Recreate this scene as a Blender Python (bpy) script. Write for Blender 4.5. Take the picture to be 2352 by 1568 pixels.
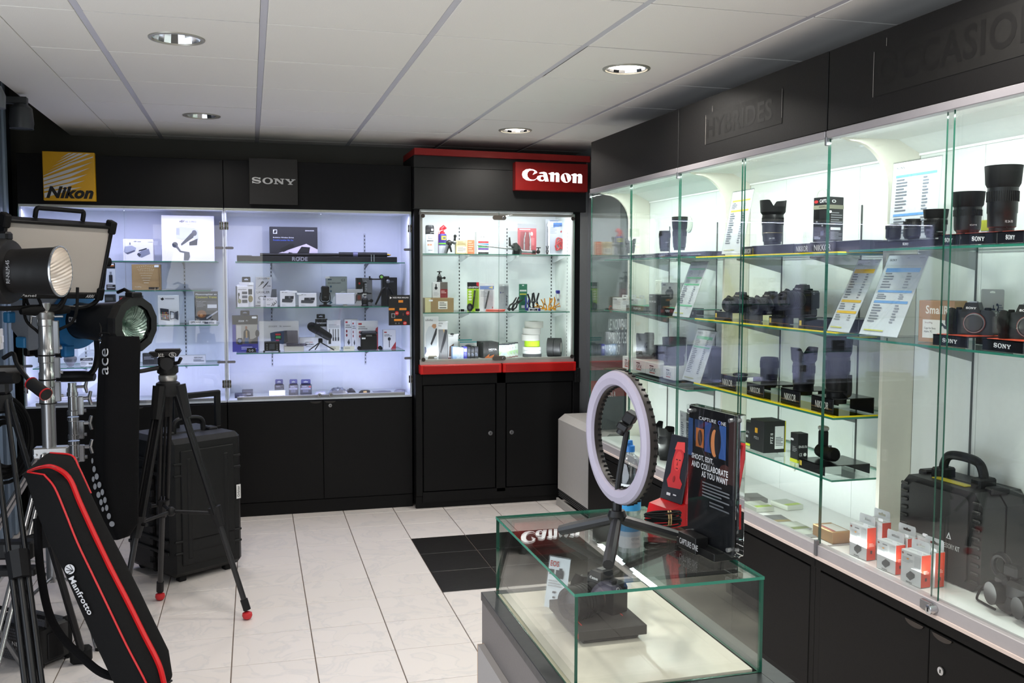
import bpy, math, random
from mathutils import Matrix, Vector
from mathutils.geometry import tessellate_polygon
for o in list(bpy.data.objects): bpy.data.objects.remove(o)
SC = bpy.context.scene; COL = SC.collection; PI = math.pi
random.seed(7)

# ---------------------------------------------------------------- camera
F, YAW, PIT, ROL, CH = 2178.9, .2694, .0709, .0026, 1.5632
def _rot():
    f = Vector((math.sin(YAW)*math.cos(PIT), math.cos(YAW)*math.cos(PIT), -math.sin(PIT)))
    r = Vector((math.cos(YAW), -math.sin(YAW), 0)); u = r.cross(f)
    c, s = math.cos(ROL), math.sin(ROL)
    return c*r+s*u, -s*r+c*u, f
CR, CU, CW = _rot(); CO = Vector((0, 0, CH))
cam = bpy.data.objects.new('camera', bpy.data.cameras.new('camera')); COL.objects.link(cam)
cam.matrix_world = Matrix(((CR.x, CU.x, -CW.x, 0), (CR.y, CU.y, -CW.y, 0), (CR.z, CU.z, -CW.z, CH), (0, 0, 0, 1)))
cam.data.sensor_width = 36; cam.data.lens = F/2352*36; cam.data.clip_start = .05; cam.data.clip_end = 60
SC.camera = cam
def at(px, py, X=None, Y=None, Z=None):          # the place in the shop where a sight line meets a plane
    d = CW + CR*((px-1176)/F) - CU*((py-784)/F)
    t = X/d.x if X is not None else Y/d.y if Y is not None else (Z-CH)/d.z
    return CO + d*t

# ---------------------------------------------------------------- world, light, exposure
w = bpy.data.worlds.new('world'); SC.world = w; w.use_nodes = True
w.node_tree.nodes['Background'].inputs[0].default_value = (.78, .88, 1, 1)
w.node_tree.nodes['Background'].inputs[1].default_value = .25
SC.view_settings.view_transform = 'Standard'; SC.view_settings.look = 'None'
SC.view_settings.gamma = 1; SC.view_settings.exposure = 0; SC.view_settings.use_curve_mapping = False
def area(name, loc, rot, sx, sy, power, col=(1, 1, 1), shape='RECTANGLE', spread=PI):
    l = bpy.data.lights.new(name, 'AREA'); l.shape = shape; l.size = sx; l.size_y = sy
    l.energy = power; l.color = col; l.spread = spread
    o = bpy.data.objects.new(name, l); COL.objects.link(o); o.location = loc; o.rotation_euler = rot
    return o
area('shop_window_daylight', (-.6, -2.9, 1.4), (math.radians(90), 0, 0), 1.6, 1.8, 14, (1, .97, .93))
area('side_window_daylight', (-1.9, .4, 1.25), (math.radians(103), 0, math.radians(-90)), 5.0, 1.9, 93, (.82, .9, 1))
DL = [(-.249, 3.83, 8, 0), (-.244, 5.64, 6, 0), (1.567, 3.85, 12, 1), (1.58, 5.66, 9, 1)]
for i, (x, y, p, on) in enumerate(DL):
    area('downlight_lamp', (x, y, 2.43), (0, 0, 0), .15, .15, p, (1, .95, .88), 'DISK', math.radians(150))
for x, y in ((-.245, 2.03), (1.57, 2.03), (-.24, .22), (1.57, .22), (.66, -1.6)):       # unseen downlights added outside the view, to brighten counter and floor
    area('downlight_lamp', (x, y, 2.43), (0, 0, 0), .15, .15, 11, (1, .95, .88), 'DISK', math.radians(150))
BLUE, COOL, GRN = (.67, .67, 1), (.92, .95, 1), (.93, 1, .97)
# strip lights inside the showcases, behind the top and the bottom front rails
for x0, x1 in ((-1.29, -.18), (-.12, 1.0)):
    area('showcase_strip_lamp', ((x0+x1)/2, 6.27, 1.945), (0, 0, 0), x1-x0, .03, 6.0, BLUE)
    area('showcase_strip_lamp', ((x0+x1)/2, 6.275, .785), (math.radians(155), 0, 0), x1-x0-.06, .02, 3.2, BLUE)
area('showcase_strip_lamp', (1.61, 6.21, 1.955), (math.radians(20), 0, 0), 1.0, .03, 5.2, COOL)
area('showcase_strip_lamp', (1.61, 6.215, 1.02), (math.radians(155), 0, 0), .95, .02, 1.6, COOL)
MODS = [(4.03, 5.19), (2.865, 4.03), (1.70, 2.865)]
for y0, y1 in MODS:
    area('showcase_strip_lamp', (1.965, (y0+y1)/2, 2.022), (math.radians(6), 0, math.radians(-90)), y1-y0-.06, .03, 7.4, GRN)
    area('showcase_strip_lamp', (1.955, (y0+y1)/2, .66), (math.radians(155), 0, math.radians(-90)), y1-y0-.06, .02, 1.1 if y0 < 2 else 3.4, GRN)

# ---------------------------------------------------------------- materials
def lin(h):
    h = h.lstrip('#'); o = []
    for i in (0, 2, 4):
        c = int(h[i:i+2], 16)/255; o.append(c/12.92 if c <= .04045 else ((c+.055)/1.055)**2.4)
    return tuple(o)+(1,)
_M = {}
def mt(hexc, rough=.5, metal=0, bump=0, bs=60, coat=0, emit=0, var=.04, spec=.5):
    k = (hexc, rough, metal, bump, bs, coat, emit, var, spec)
    if k in _M: return _M[k]
    m = bpy.data.materials.new('m_'+hexc); m.use_nodes = True; nt = m.node_tree; N = nt.nodes; L = nt.links
    b = N['Principled BSDF']; c = lin(hexc)
    b.inputs['Metallic'].default_value = metal; b.inputs['Specular IOR Level'].default_value = spec
    b.inputs['Coat Weight'].default_value = coat
    tc = N.new('ShaderNodeTexCoord'); no = N.new('ShaderNodeTexNoise'); no.inputs['Scale'].default_value = bs
    L.new(tc.outputs['Object'], no.inputs['Vector'])
    mp = N.new('ShaderNodeMapRange'); L.new(no.outputs['Fac'], mp.inputs[0])
    mp.inputs[3].default_value = max(.02, rough-.05); mp.inputs[4].default_value = min(1, rough+.05)
    L.new(mp.outputs[0], b.inputs['Roughness'])
    mx = N.new('ShaderNodeMixRGB'); mx.inputs[1].default_value = tuple(v*(1-var) for v in c[:3])+(1,)
    mx.inputs[2].default_value = tuple(min(1, v*(1+var)) for v in c[:3])+(1,)
    L.new(no.outputs['Fac'], mx.inputs[0]); L.new(mx.outputs[0], b.inputs['Base Color'])
    if bump:
        bp = N.new('ShaderNodeBump'); bp.inputs['Strength'].default_value = bump; bp.inputs['Distance'].default_value = .002
        L.new(no.outputs['Fac'], bp.inputs['Height']); L.new(bp.outputs[0], b.inputs['Normal'])
    if emit:
        b.inputs['Emission Color'].default_value = c; b.inputs['Emission Strength'].default_value = emit
    _M[k] = m; return m
def glassmat(name, tint, ior=1.5, rough=0., extra=0.):
    m = bpy.data.materials.new(name); m.use_nodes = True; nt = m.node_tree; N = nt.nodes; L = nt.links
    N.remove(N['Principled BSDF']); out = N['Material Output']
    t = N.new('ShaderNodeBsdfTransparent'); t.inputs[0].default_value = tint
    g = N.new('ShaderNodeBsdfGlossy'); g.inputs['Roughness'].default_value = rough
    fr = N.new('ShaderNodeFresnel'); fr.inputs[0].default_value = ior
    no = N.new('ShaderNodeTexNoise'); no.inputs['Scale'].default_value = 3
    gm = N.new('ShaderNodeNewGeometry'); io = N.new('ShaderNodeMapRange'); io.inputs[3].default_value = ior; io.inputs[4].default_value = 1/ior
    L.new(gm.outputs['Backfacing'], io.inputs[0]); L.new(io.outputs[0], fr.inputs[0])      # same Fresnel from either side of a thin sheet
    ad = N.new('ShaderNodeMath'); ad.operation = 'MULTIPLY_ADD'; ad.inputs[1].default_value = .01; ad.inputs[2].default_value = extra
    L.new(no.outputs['Fac'], ad.inputs[0])
    ad2 = N.new('ShaderNodeMath'); ad2.operation = 'ADD'; L.new(fr.outputs[0], ad2.inputs[0]); L.new(ad.outputs[0], ad2.inputs[1])
    mx = N.new('ShaderNodeMixShader'); L.new(ad2.outputs[0], mx.inputs[0]); L.new(t.outputs[0], mx.inputs[1]); L.new(g.outputs[0], mx.inputs[2])
    L.new(mx.outputs[0], out.inputs[0]); return m
GL = glassmat('pane_glass', (.97, .985, .975, 1))
SHG = glassmat('shelf_glass', (.93, .975, .95, 1))
PLAS = glassmat('clear_plastic', (.95, .96, .97, 1), 1.45, .08, .03)
ACR = glassmat('clear_acrylic', (.97, .98, .98, 1), 1.49, .02)
YEL = glassmat('yellow_acrylic', (.9, .82, .04, 1), 1.4, .05)
EDGE = mt('#2f7d68', .2, spec=.7)
EDGED = mt('#15503f', .15, spec=.7)
BLK = mt('#101010', .5, bump=.05, bs=300, spec=.3)
BLK2 = mt('#161617', .42, spec=.3)
BLKG = mt('#0c0c0d', .18)
RUB = mt('#0f0f10', .75, bump=.3, bs=400, spec=.25)
FAB = mt('#0c0c0e', .95, bump=.6, bs=500, spec=.15)
WHT = mt('#e9ebe9', .45)
WALLW = mt('#e6ebe8', .5)
SIL = mt('#c6c8ca', .28, .95)
SILD = mt('#8c8d90', .3, .9)
ALU = mt('#a9a6a8', .42, .6)
CHR = mt('#d8dadd', .12, 1)
RED = mt('#b50b0a', .35)
REDD = mt('#c8100c', .3, coat=.3)
CARD = mt('#b08a5c', .8, bump=.2, bs=120)
PAPER = mt('#e9ecf2', .6)
def C(h): return mt(h, .45)

# ---------------------------------------------------------------- mesh building
_G = {}
def glyph(s, bold, shear):
    k = (s, bold, shear)
    if k in _G: return _G[k]
    c = bpy.data.curves.new('t', 'FONT'); c.body = s; c.size = 1; c.resolution_u = 3; c.offset = .045 if bold == 2 else .02 if bold else 0; c.shear = .3 if shear else 0
    c.fill_mode = 'FRONT'
    if bold: c.space_character = 1.06
    o = bpy.data.objects.new('t', c); COL.objects.link(o)
    dg = bpy.context.evaluated_depsgraph_get(); dg.update(); e = o.evaluated_get(dg); me = e.to_mesh()
    v = [(p.co.x, p.co.y) for p in me.vertices]; f = [tuple(q.vertices) for q in me.polygons]
    e.to_mesh_clear(); bpy.data.objects.remove(o); bpy.data.curves.remove(c)
    if v:
        x0 = min(p[0] for p in v); x1 = max(p[0] for p in v); y0 = min(p[1] for p in v); y1 = max(p[1] for p in v)
        v = [((p[0]-x0)/max(x1-x0, 1e-6), (p[1]-y0)/max(y1-y0, 1e-6)) for p in v]
    _G[k] = (v, f); return _G[k]
def ell(cx, cy, rx, ry, n=24, a0=0, a1=2*PI):
    return [(cx+rx*math.cos(a0+(a1-a0)*i/n), cy+ry*math.sin(a0+(a1-a0)*i/n)) for i in range(n if abs(a1-a0-2*PI) < 1e-6 else n+1)]
_SONY = [[[(460,690),(460,755),(435,755),(425,740),(380,722),(320,712),(285,722),(280,738),(310,752),(380,762),(440,780),(472,810),(474,840),(450,868),(410,885),(360,888),(310,880),(270,868),(255,880),(232,880),(230,808),(255,808),(265,825),(300,848),(350,858),(395,858),(420,845),(418,830),(390,820),(320,812),(260,795),(228,765),(225,730),(245,700),(285,682),(330,678),(380,684),(425,698),(432,690)]],
 [ell(658,792,145,108), ell(658,792,78,80)],
 [[(822,705),(935,707),(1050,822),(1050,735),(1008,733),(1008,710),(1120,712),(1120,735),(1088,737),(1088,893),(1040,892),(905,765),(905,868),(942,868),(942,892),(830,890),(830,866),(862,866),(862,735),(822,728)]],
 [[(1143,713),(1270,715),(1270,738),(1245,740),(1300,795),(1352,742),(1322,742),(1322,718),(1435,722),(1428,745),(1405,745),(1320,828),(1320,878),(1355,880),(1352,902),(1222,900),(1222,876),(1258,876),(1258,828),(1165,738),(1143,735)]]]
_CANON = [[[(1645,378),(1585,410),(1612,358),(1580,345),(1548,350),(1525,375),(1517,410),(1525,445),(1550,472),(1585,482),(1615,475),(1638,455),(1640,462),(1610,488),(1560,497),(1505,488),(1465,455),(1452,410),(1462,368),(1500,335),(1550,325),(1600,333),(1635,355)]],
 [[(1665,380),(1690,368),(1730,362),(1758,372),(1768,395),(1790,498),(1742,500),(1738,482),(1715,498),(1680,498),(1650,480),(1638,450),(1650,425),(1685,412),(1725,412),(1722,395),(1705,388),(1680,390)], ell(1708,455,22,27,16)],
 [[(1785,383),(1830,363),(1855,365),(1862,383),(1885,366),(1910,368),(1925,390),(1925,502),(1880,502),(1882,405),(1870,395),(1858,405),(1856,500),(1810,498),(1810,398),(1788,390)]],
 [ell(2010,440,66,70), [(1985,386),(1998,380),(2012,392),(2036,490),(2024,500),(2008,490),(1984,396)]],
 [[(2075,390),(2120,370),(2145,375),(2150,393),(2175,374),(2205,377),(2218,398),(2218,512),(2165,512),(2168,415),(2158,405),(2146,412),(2144,510),(2095,508),(2097,408),(2078,398)]]]
def logo(data):
    xs = [p[0] for g in data for l in g for p in l]; ys = [p[1] for g in data for l in g for p in l]
    x0, x1, y0, y1 = min(xs), max(xs), min(ys), max(ys); V = []; T = []
    for g in data:
        n0 = len(V); loops = [[Vector(((p[0]-x0)/(x1-x0), (y1-p[1])/(y1-y0), 0)) for p in l] for l in g]
        for l in loops: V += [(p.x, p.y) for p in l]
        T += [tuple(n0+i for i in t) for t in tessellate_polygon([[Vector((p.x*(x1-x0), p.y*(y1-y0), 0)) for p in l] for l in loops])]
    return V, T
LOGO = {'@SONY': logo(_SONY), '@CANON': logo(_CANON)}
class MB:
    def __init__(s): s.v = []; s.f = []; s.mi = []; s.ms = []; s.T = Matrix()
    def add(s, vs, fs, mat):
        if mat not in s.ms: s.ms.append(mat)
        k = s.ms.index(mat); n = len(s.v); T = s.T
        s.v += [tuple(T @ Vector(p)) for p in vs]
        for f in fs: s.f.append(tuple(n+i for i in f)); s.mi.append(k)
        return s
    def box(s, x0, y0, z0, x1, y1, z1, mat, b=0):
        if x0 > x1: x0, x1 = x1, x0
        if y0 > y1: y0, y1 = y1, y0
        if z0 > z1: z0, z1 = z1, z0
        b = min(b, (x1-x0)*.45, (y1-y0)*.45, (z1-z0)*.45)
        if b <= 0:
            v = [(x, y, z) for x in (x0, x1) for y in (y0, y1) for z in (z0, z1)]
            return s.add(v, [(0,1,3,2),(4,6,7,5),(0,4,5,1),(2,3,7,6),(0,2,6,4),(1,5,7,3)], mat)
        X, Y, Z = (x0, x1), (y0, y1), (z0, z1); v = []; ix = {}
        for i in (0, 1):
            for j in (0, 1):
                for k in (0, 1):
                    sx, sy, sz = (b if i == 0 else -b), (b if j == 0 else -b), (b if k == 0 else -b)
                    for a, p in enumerate(((X[i], Y[j]+sy, Z[k]+sz), (X[i]+sx, Y[j], Z[k]+sz), (X[i]+sx, Y[j]+sy, Z[k]))):
                        ix[i, j, k, a] = len(v); v.append(p)
        f = []
        for i in (0, 1):
            q = [ix[i,0,0,0], ix[i,1,0,0], ix[i,1,1,0], ix[i,0,1,0]]; f.append(q if i else q[::-1])
            q = [ix[0,i,0,1], ix[1,i,0,1], ix[1,i,1,1], ix[0,i,1,1]]; f.append(q[::-1] if i else q)
            q = [ix[0,0,i,2], ix[1,0,i,2], ix[1,1,i,2], ix[0,1,i,2]]; f.append(q if i else q[::-1])
        for i in (0, 1):
            for j in (0, 1):
                f.append((ix[i,j,0,0], ix[i,j,1,0], ix[i,j,1,1], ix[i,j,0,1]))
                f.append((ix[i,0,j,0], ix[i,1,j,0], ix[i,1,j,2], ix[i,0,j,2]))
                f.append((ix[0,i,j,1], ix[1,i,j,1], ix[1,i,j,2], ix[0,i,j,2]))
                for k in (0, 1): f.append((ix[i,j,k,0], ix[i,j,k,1], ix[i,j,k,2]))
        return s.add(v, f, mat)
    def prism(s, poly, h0, h1, mat, side=None, cap=True):      # poly in xy, extruded along z
        n = len(poly); v = [(x, y, h0) for x, y in poly]+[(x, y, h1) for x, y in poly]
        if cap:
            t = tessellate_polygon([[Vector((x, y, 0)) for x, y in poly]])
            s.add(v, [tuple(q) for q in t]+[tuple(n+i for i in q) for q in t], mat)
        return s.add(v, [(i, (i+1) % n, n+(i+1) % n, n+i) for i in range(n)], side or mat)
    def poly(s, loops, mat, z=0):
        V = []; L = []
        for l in loops: L.append([Vector((x, y, 0)) for x, y in l]); V += [(x, y, z) for x, y in l]
        return s.add(V, [tuple(t) for t in tessellate_polygon(L)], mat)
    def lathe(s, prof, mat, n=24, mats=None, c=(0, 0, 0), cap=True, a0=0, a1=2*PI):
        full = abs(a1-a0-2*PI) < 1e-6; k = n if full else n+1; v = []
        for r, z in prof:
            for i in range(k):
                a = a0+(a1-a0)*i/n; v.append((c[0]+r*math.cos(a), c[1]+r*math.sin(a), c[2]+z))
        for j in range(len(prof)-1):
            f = [(j*k+i, j*k+(i+1) % k, (j+1)*k+(i+1) % k, (j+1)*k+i) for i in range(k if full else n)]
            s.add(v, [], mat) if 0 else None
            if j == 0: base = len(s.v); s.add(v, [], mats[j] if mats else mat)
            m_ = mats[j] if mats else mat
            if m_ not in s.ms: s.ms.append(m_)
            for q in f: s.f.append(tuple(base+i for i in q)); s.mi.append(s.ms.index(m_))
        if cap and full:
            for j, m_ in ((0, mats[0] if mats else mat), (len(prof)-1, mats[-1] if mats else mat)):
                if prof[j][0] > 1e-5:
                    q = [base+j*k+i for i in range(k)]; s.f.append(tuple(q)); s.mi.append(s.ms.index(m_))
        return s
    def cyl(s, p0, p1, r0, mat, r1=None, n=16):
        r1 = r0 if r1 is None else r1; p0 = Vector(p0); p1 = Vector(p1); d = (p1-p0)
        if d.length < 1e-7: return s
        q = d.to_track_quat('Z', 'Y').to_matrix().to_4x4(); o = s.T
        s.T = o @ Matrix.Translation(p0) @ q; s.lathe([(r0, 0), (r1, d.length)], mat, n); s.T = o; return s
    def tube(s, pts, r, mat, n=8, closed=False):
        P = [Vector(p) for p in pts]; k = len(P); rr = r if isinstance(r, (list, tuple)) else [r]*k
        v = []; up = None
        for i in range(k):
            a = P[i-1] if (i or closed) else P[i]; b = P[(i+1) % k] if (i < k-1 or closed) else P[i]
            t = (b-a).normalized()
            if up is None: up = Vector((0, 0, 1)) if abs(t.z) < .9 else Vector((1, 0, 0))
            x = t.cross(up)
            if x.length < 1e-5: x = t.orthogonal()
            x.normalize(); y = x.cross(t).normalized(); up = y
            for j in range(n):
                w_ = 2*PI*j/n; v.append(tuple(P[i]+x*(rr[i]*math.cos(w_))+y*(rr[i]*math.sin(w_))))
        f = [(i*n+j, i*n+(j+1) % n, ((i+1) % k)*n+(j+1) % n, ((i+1) % k)*n+j) for i in range(k if closed else k-1) for j in range(n)]
        if not closed: f += [tuple(range(n)), tuple((k-1)*n+j for j in range(n))]
        return s.add(v, f, mat)
    def ball(s, c, r, mat, n=16, sz=1, sx=1, sy=1):
        o = s.T; s.T = o @ Matrix.Translation(c) @ Matrix.Diagonal((sx, sy, sz, 1))
        s.lathe([(max(1e-6, r*math.sin(PI*i/(n//2))), -r*math.cos(PI*i/(n//2))) for i in range(n//2+1)], mat, n, cap=False); s.T = o; return s
    def torus(s, c, R, r, mat, n=32, m=10, ax='Z', a0=0, a1=2*PI):
        pts = []
        full = abs(a1-a0-2*PI) < 1e-6
        for i in range(n if full else n+1):
            a = a0+(a1-a0)*i/n; x, y = R*math.cos(a), R*math.sin(a)
            pts.append(Vector(c)+(Vector((x, y, 0)) if ax == 'Z' else Vector((x, 0, y)) if ax == 'Y' else Vector((0, x, y))))
        return s.tube(pts, r, mat, m, full)
    def flat(s, prints, w, h, ox=0, oz=0, y=-.0006):           # prints on the front face, unit coordinates to w x h, facing -y
        o = s.T; s.T = o @ Matrix(((w, 0, 0, ox), (0, 0, -1, y), (0, h, 0, oz), (0, 0, 0, 1)))
        q = 0
        for p in prints:
            z = .00012*q; q += 1
            if p[0] == 'r':
                _, a, b, c, d, col = p; s.add([(a, b, z), (c, b, z), (c, d, z), (a, d, z)], [(0, 1, 2, 3)], C(col))
            elif p[0] == 'e':
                _, a, b, rx, ry, col = p; s.poly([ell(a, b, rx, ry, 20)], C(col), z)
            elif p[0] == 'p': s.poly([p[1]], C(p[2]), z)
            elif p[0] == 'l':                                   # rows of small type: n lines
                _, a, b, c, d, n, col = p
                for i in range(n):
                    zz = d-(d-b)*(i+.3)/n; e = c if i % 3 else a+(c-a)*.72
                    s.add([(a, zz-(d-b)*.22/n, z), (e, zz-(d-b)*.22/n, z), (e, zz+(d-b)*.22/n, z), (a, zz+(d-b)*.22/n, z)], [(0, 1, 2, 3)], C(col))
            elif p[0] == 't':
                tx = p[1]; a, b, c, d, col = p[2:7]; st = p[7] if len(p) > 7 else ''
                V, T_ = LOGO[tx] if tx in LOGO else glyph(tx, 2 if 'h' in st else 'b' in st, 'i' in st)
                if 'r' in st: vv = [(a+(c-a)*(1-y_), b+(d-b)*x_, z) for x_, y_ in V]    # reads upward
                else: vv = [(a+(c-a)*x_, b+(d-b)*y_, z) for x_, y_ in V]
                s.add(vv, T_, C(col) if isinstance(col, str) else col)
        s.T = o; return s
    def build(s, name, parent=None, label=None, kind=None, smooth=35, loc=None):
        me = bpy.data.meshes.new(name); me.from_pydata(s.v, [], s.f)
        for m_ in s.ms: me.materials.append(m_)
        me.polygons.foreach_set('material_index', s.mi); me.validate(); me.update()
        if smooth:
            me.shade_smooth(); me.set_sharp_from_angle(angle=math.radians(smooth))
        o = bpy.data.objects.new(name, me); COL.objects.link(o)
        if parent: o.parent = parent
        if label: o['label'] = label
        if kind: o['kind'] = kind
        if loc: o.location = loc
        return o
def thing(name, label, cat, loc=(0, 0, 0), rz=0, group=None, rot=None):
    o = bpy.data.objects.new(name, None); COL.objects.link(o); o.empty_display_size = .05
    o.location = loc; o.rotation_euler = rot or (0, 0, rz); o['label'] = label; o['category'] = cat
    if group: o['group'] = group
    return o
def tag(o, label, cat, group=None):
    o['label'] = label; o['category'] = cat
    if group: o['group'] = group
    return o
def dup(root, loc=None, label=None, rz=None, group=None):
    r = root.copy(); COL.objects.link(r)
    if loc is not None: r.location = loc
    if rz is not None: r.rotation_euler = (0, 0, rz)
    if label: r['label'] = label
    if group: r['group'] = group
    for ch in [c for c in SC.objects if c.parent == root]:
        c = ch.copy(); COL.objects.link(c); c.parent = r
        for g in [q for q in SC.objects if q.parent == ch]:
            d = g.copy(); COL.objects.link(d); d.parent = c
    return r
def struct(name, m, **k): return m.build(name, kind='structure', **k)
def P3(*a): return Matrix.Translation(a)
def RZ(a): return Matrix.Rotation(a, 4, 'Z')
def RX(a): return Matrix.Rotation(a, 4, 'X')
def RY(a): return Matrix.Rotation(a, 4, 'Y')
def bez(p, n=12):                                              # smooth curve through points (Catmull-Rom)
    p = [Vector(q) for q in p]; o = []
    for i in range(len(p)-1):
        a = p[i-1] if i else p[0]*2-p[1]; b, c = p[i], p[i+1]; d = p[i+2] if i+2 < len(p) else p[-1]*2-p[-2]
        for k in range(n):
            t = k/n; o.append(.5*((2*b)+(c-a)*t+(2*a-5*b+4*c-d)*t*t+(3*b-a-3*c+d)*t**3))
    o.append(p[-1]); return o
def rrect(x0, y0, x1, y1, r, n=5):
    o = []
    for cx, cy, a in ((x1-r, y1-r, 0), (x0+r, y1-r, PI/2), (x0+r, y0+r, PI), (x1-r, y0+r, 1.5*PI)):
        o += [(cx+r*math.cos(a+PI/2*i/n), cy+r*math.sin(a+PI/2*i/n)) for i in range(n+1)]
    return o
RR = -PI/2      # things in the right-hand showcases face -X
# ================================================================ ROOM
FA = -.0043
def marble():
    m = bpy.data.materials.new('m_tile'); m.use_nodes = True; N = m.node_tree.nodes; L = m.node_tree.links; b = N['Principled BSDF']
    oi = N.new('ShaderNodeObjectInfo'); tc = N.new('ShaderNodeTexCoord'); va = N.new('ShaderNodeVectorMath'); va.operation = 'ADD'
    sc = N.new('ShaderNodeVectorMath'); sc.operation = 'SCALE'; sc.inputs['Scale'].default_value = 37
    cb = N.new('ShaderNodeCombineXYZ'); L.new(oi.outputs['Random'], cb.inputs[0]); L.new(oi.outputs['Random'], cb.inputs[1])
    L.new(cb.outputs[0], sc.inputs[0]); L.new(tc.outputs['Object'], va.inputs[0]); L.new(sc.outputs[0], va.inputs[1])
    n = N.new('ShaderNodeTexNoise'); n.inputs['Scale'].default_value = 5; n.inputs['Detail'].default_value = 6; n.inputs['Distortion'].default_value = 1.2
    L.new(va.outputs[0], n.inputs['Vector']); r = N.new('ShaderNodeValToRGB'); L.new(n.outputs['Fac'], r.inputs[0])
    e = r.color_ramp.elements; e[0].position = .455; e[0].color = lin('#dcd4d0'); e[1].position = .53; e[1].color = lin('#ded6d2')
    x = r.color_ramp.elements.new(.492); x.color = lin('#d3cdcb')
    L.new(r.outputs[0], b.inputs['Base Color']); b.inputs['Roughness'].default_value = .32; b.inputs['Specular IOR Level'].default_value = .4
    return m
TILE = marble(); TBLK = mt('#1a1817', .38, bump=.15, bs=30, var=.35)
fl = struct('floor', MB().box(-1.96, -3, -.06, 2.4, 6.75, -.004, mt('#6f6259', .9)))
TS = .3278
protos = {}
for nm, mm in (('w', TILE), ('b', TBLK)):
    m = MB(); m.box(.0022, -TS+.0022, -.008, TS-.0022, -.0022, 0, mm, .0012); o = m.build('floor_tile', smooth=0); protos[nm] = o.data; bpy.data.objects.remove(o)
for i in range(-5, 7):
    for j in range(-1, 28):
        x, y = .2162+i*TS, 6.1402-j*TS
        if y > 6.75 or x < -1.5 and y > 3.8: continue
        o = bpy.data.objects.new('floor_tile', protos['b' if (i in (2, 3, 4) and j in (2, 3, 4)) else 'w']); COL.objects.link(o)
        o.parent = fl; o.location = (x*math.cos(FA)-y*math.sin(FA), x*math.sin(FA)+y*math.cos(FA), 0); o.rotation_euler = (0, 0, FA)
# ceiling
CT = mt('#e4e0d9', .85, bump=.25, bs=220); CRN = mt('#c2c0c6', .45); HC = 2.444
m = MB().box(-1.09, -1.2, HC+.012, 2.4, 6.75, HC+.02, mt('#6e6b66', .9))
# leave openings over the downlights
ce = struct('ceiling', MB().box(-1.09, -3, HC+.16, 2.4, 6.75, HC+.2, mt('#55524e', .9)))
def annulus(mb, x0, y0, x1, y1, cx, cy, r, z, mat, n=32):
    V = []; n4 = n
    for i in range(n4):
        a = 2*PI*(i+.5)/n4; c, s_ = math.cos(a), math.sin(a)
        t = min(((x1-cx)/c if c > 0 else (x0-cx)/c), ((y1-cy)/s_ if s_ > 0 else (y0-cy)/s_))
        V.append((cx+c*t, cy+s_*t, z)); V.append((cx+r*c, cy+r*s_, z))
    k = 2*n4; V2 = list(V)
    fs = [(2*i, (2*i+2) % k, (2*i+3) % k, 2*i+1) for i in range(n4)]
    mb.add(V2, fs, mat)
    for (ax, ay) in ((x0, y0), (x1, y0), (x1, y1), (x0, y1)):      # square off the corners
        near = sorted(range(n4), key=lambda i: (V[2*i][0]-ax)**2+(V[2*i][1]-ay)**2)[:2]
        mb.add([V[2*near[0]], (ax, ay, z), V[2*near[1]]], [(0, 1, 2)], mat)
XL = [-1.09, -.81, -.539, .061, .661, 1.261, 1.861, 2.4]
YL = [6.68, 6.52, 5.92, 5.32, 4.72, 4.12, 3.52, 2.92, 2.32, 1.72, 1.12, .52, -.08, -.68, -1.28, -1.88, -2.48, -3]
cache = {}
for a in range(len(XL)-1):
    for b in range(len(YL)-1):
        x0, x1, y1, y0 = XL[a], XL[a+1], YL[b], YL[b+1]
        if a == 0:
            if b: continue
            y0 = -3
        g = .013 if a else .002; gx0 = .013 if a > 1 else .001
        hole = [d for d in DL if x0 < d[0] < x1 and y0 < d[1] < y1]
        w_, h_ = x1-x0, y1-y0; key = (round(w_, 3), round(h_, 3), a < 2, bool(hole) and hole[0])
        if key not in cache:
            mb = MB()
            if hole:
                d = hole[0]; annulus(mb, gx0, .005, w_-g, h_-.005, d[0]-x0, d[1]-y0, .088, 0, CT)
                annulus(mb, gx0, .005, w_-g, h_-.005, d[0]-x0, d[1]-y0, .088, .014, CT)
                mb.box(gx0, .005, 0, w_-g, .0055, .014, CT)
            else: mb.box(gx0, .005, 0, w_-g, h_-.005, .014, CT, .0015)
            o = mb.build('ceiling_tile', smooth=0); cache[key] = o.data; bpy.data.objects.remove(o)
        o = bpy.data.objects.new('ceiling_tile', cache[key]); COL.objects.link(o); o.parent = ce; o.location = (x0, y0, HC-.004)
for x in XL[2:7]:
    MB().box(x-.012, -3, HC-.002, x+.012, 6.68, HC+.03, CRN).build('ceiling_runner', ce)
for y in YL[1:]:
    MB().box(-.8, y-.005, HC+.002, 2.4, y+.005, HC+.02, mt('#6d6860', .7)).build('cross_runner', ce)
MB().box(-1.09, -3, HC, -1.075, 6.68, HC+.16, mt('#34363a', .6)).build('soffit_edge', ce)
struct('wall_back', MB().box(-1.46, 6.68, -.05, 2.4, 6.75, 3.0, mt('#57564f', .8)))
struct('wall_right', MB().box(2.33, -3, -.05, 2.4, 6.68, 2.62, mt('#8d8f8e', .7)))
struct('wall_front', MB().box(-1.96, -3.06, -.05, 2.4, -3, 3.0, mt('#77756f', .8)))
struct('ceiling_left_recess', MB().box(-1.96, -3, 2.86, -1.08, 6.75, 2.9, mt('#2a2b2d', .8)).box(-1.09, -3, 2.6, -1.07, 6.75, 2.9, mt('#2a2b2d', .8)))
BG = mt('#6f7f92', .35); BG2 = mt('#8698ac', .35); WIN = mt('#2f3238', .5)
wl = MB(); wl.box(-1.50, 3.6, -.05, -1.44, 6.68, 3.0, mt('#4b535e', .6)); struct('wall_left', wl)
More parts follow.
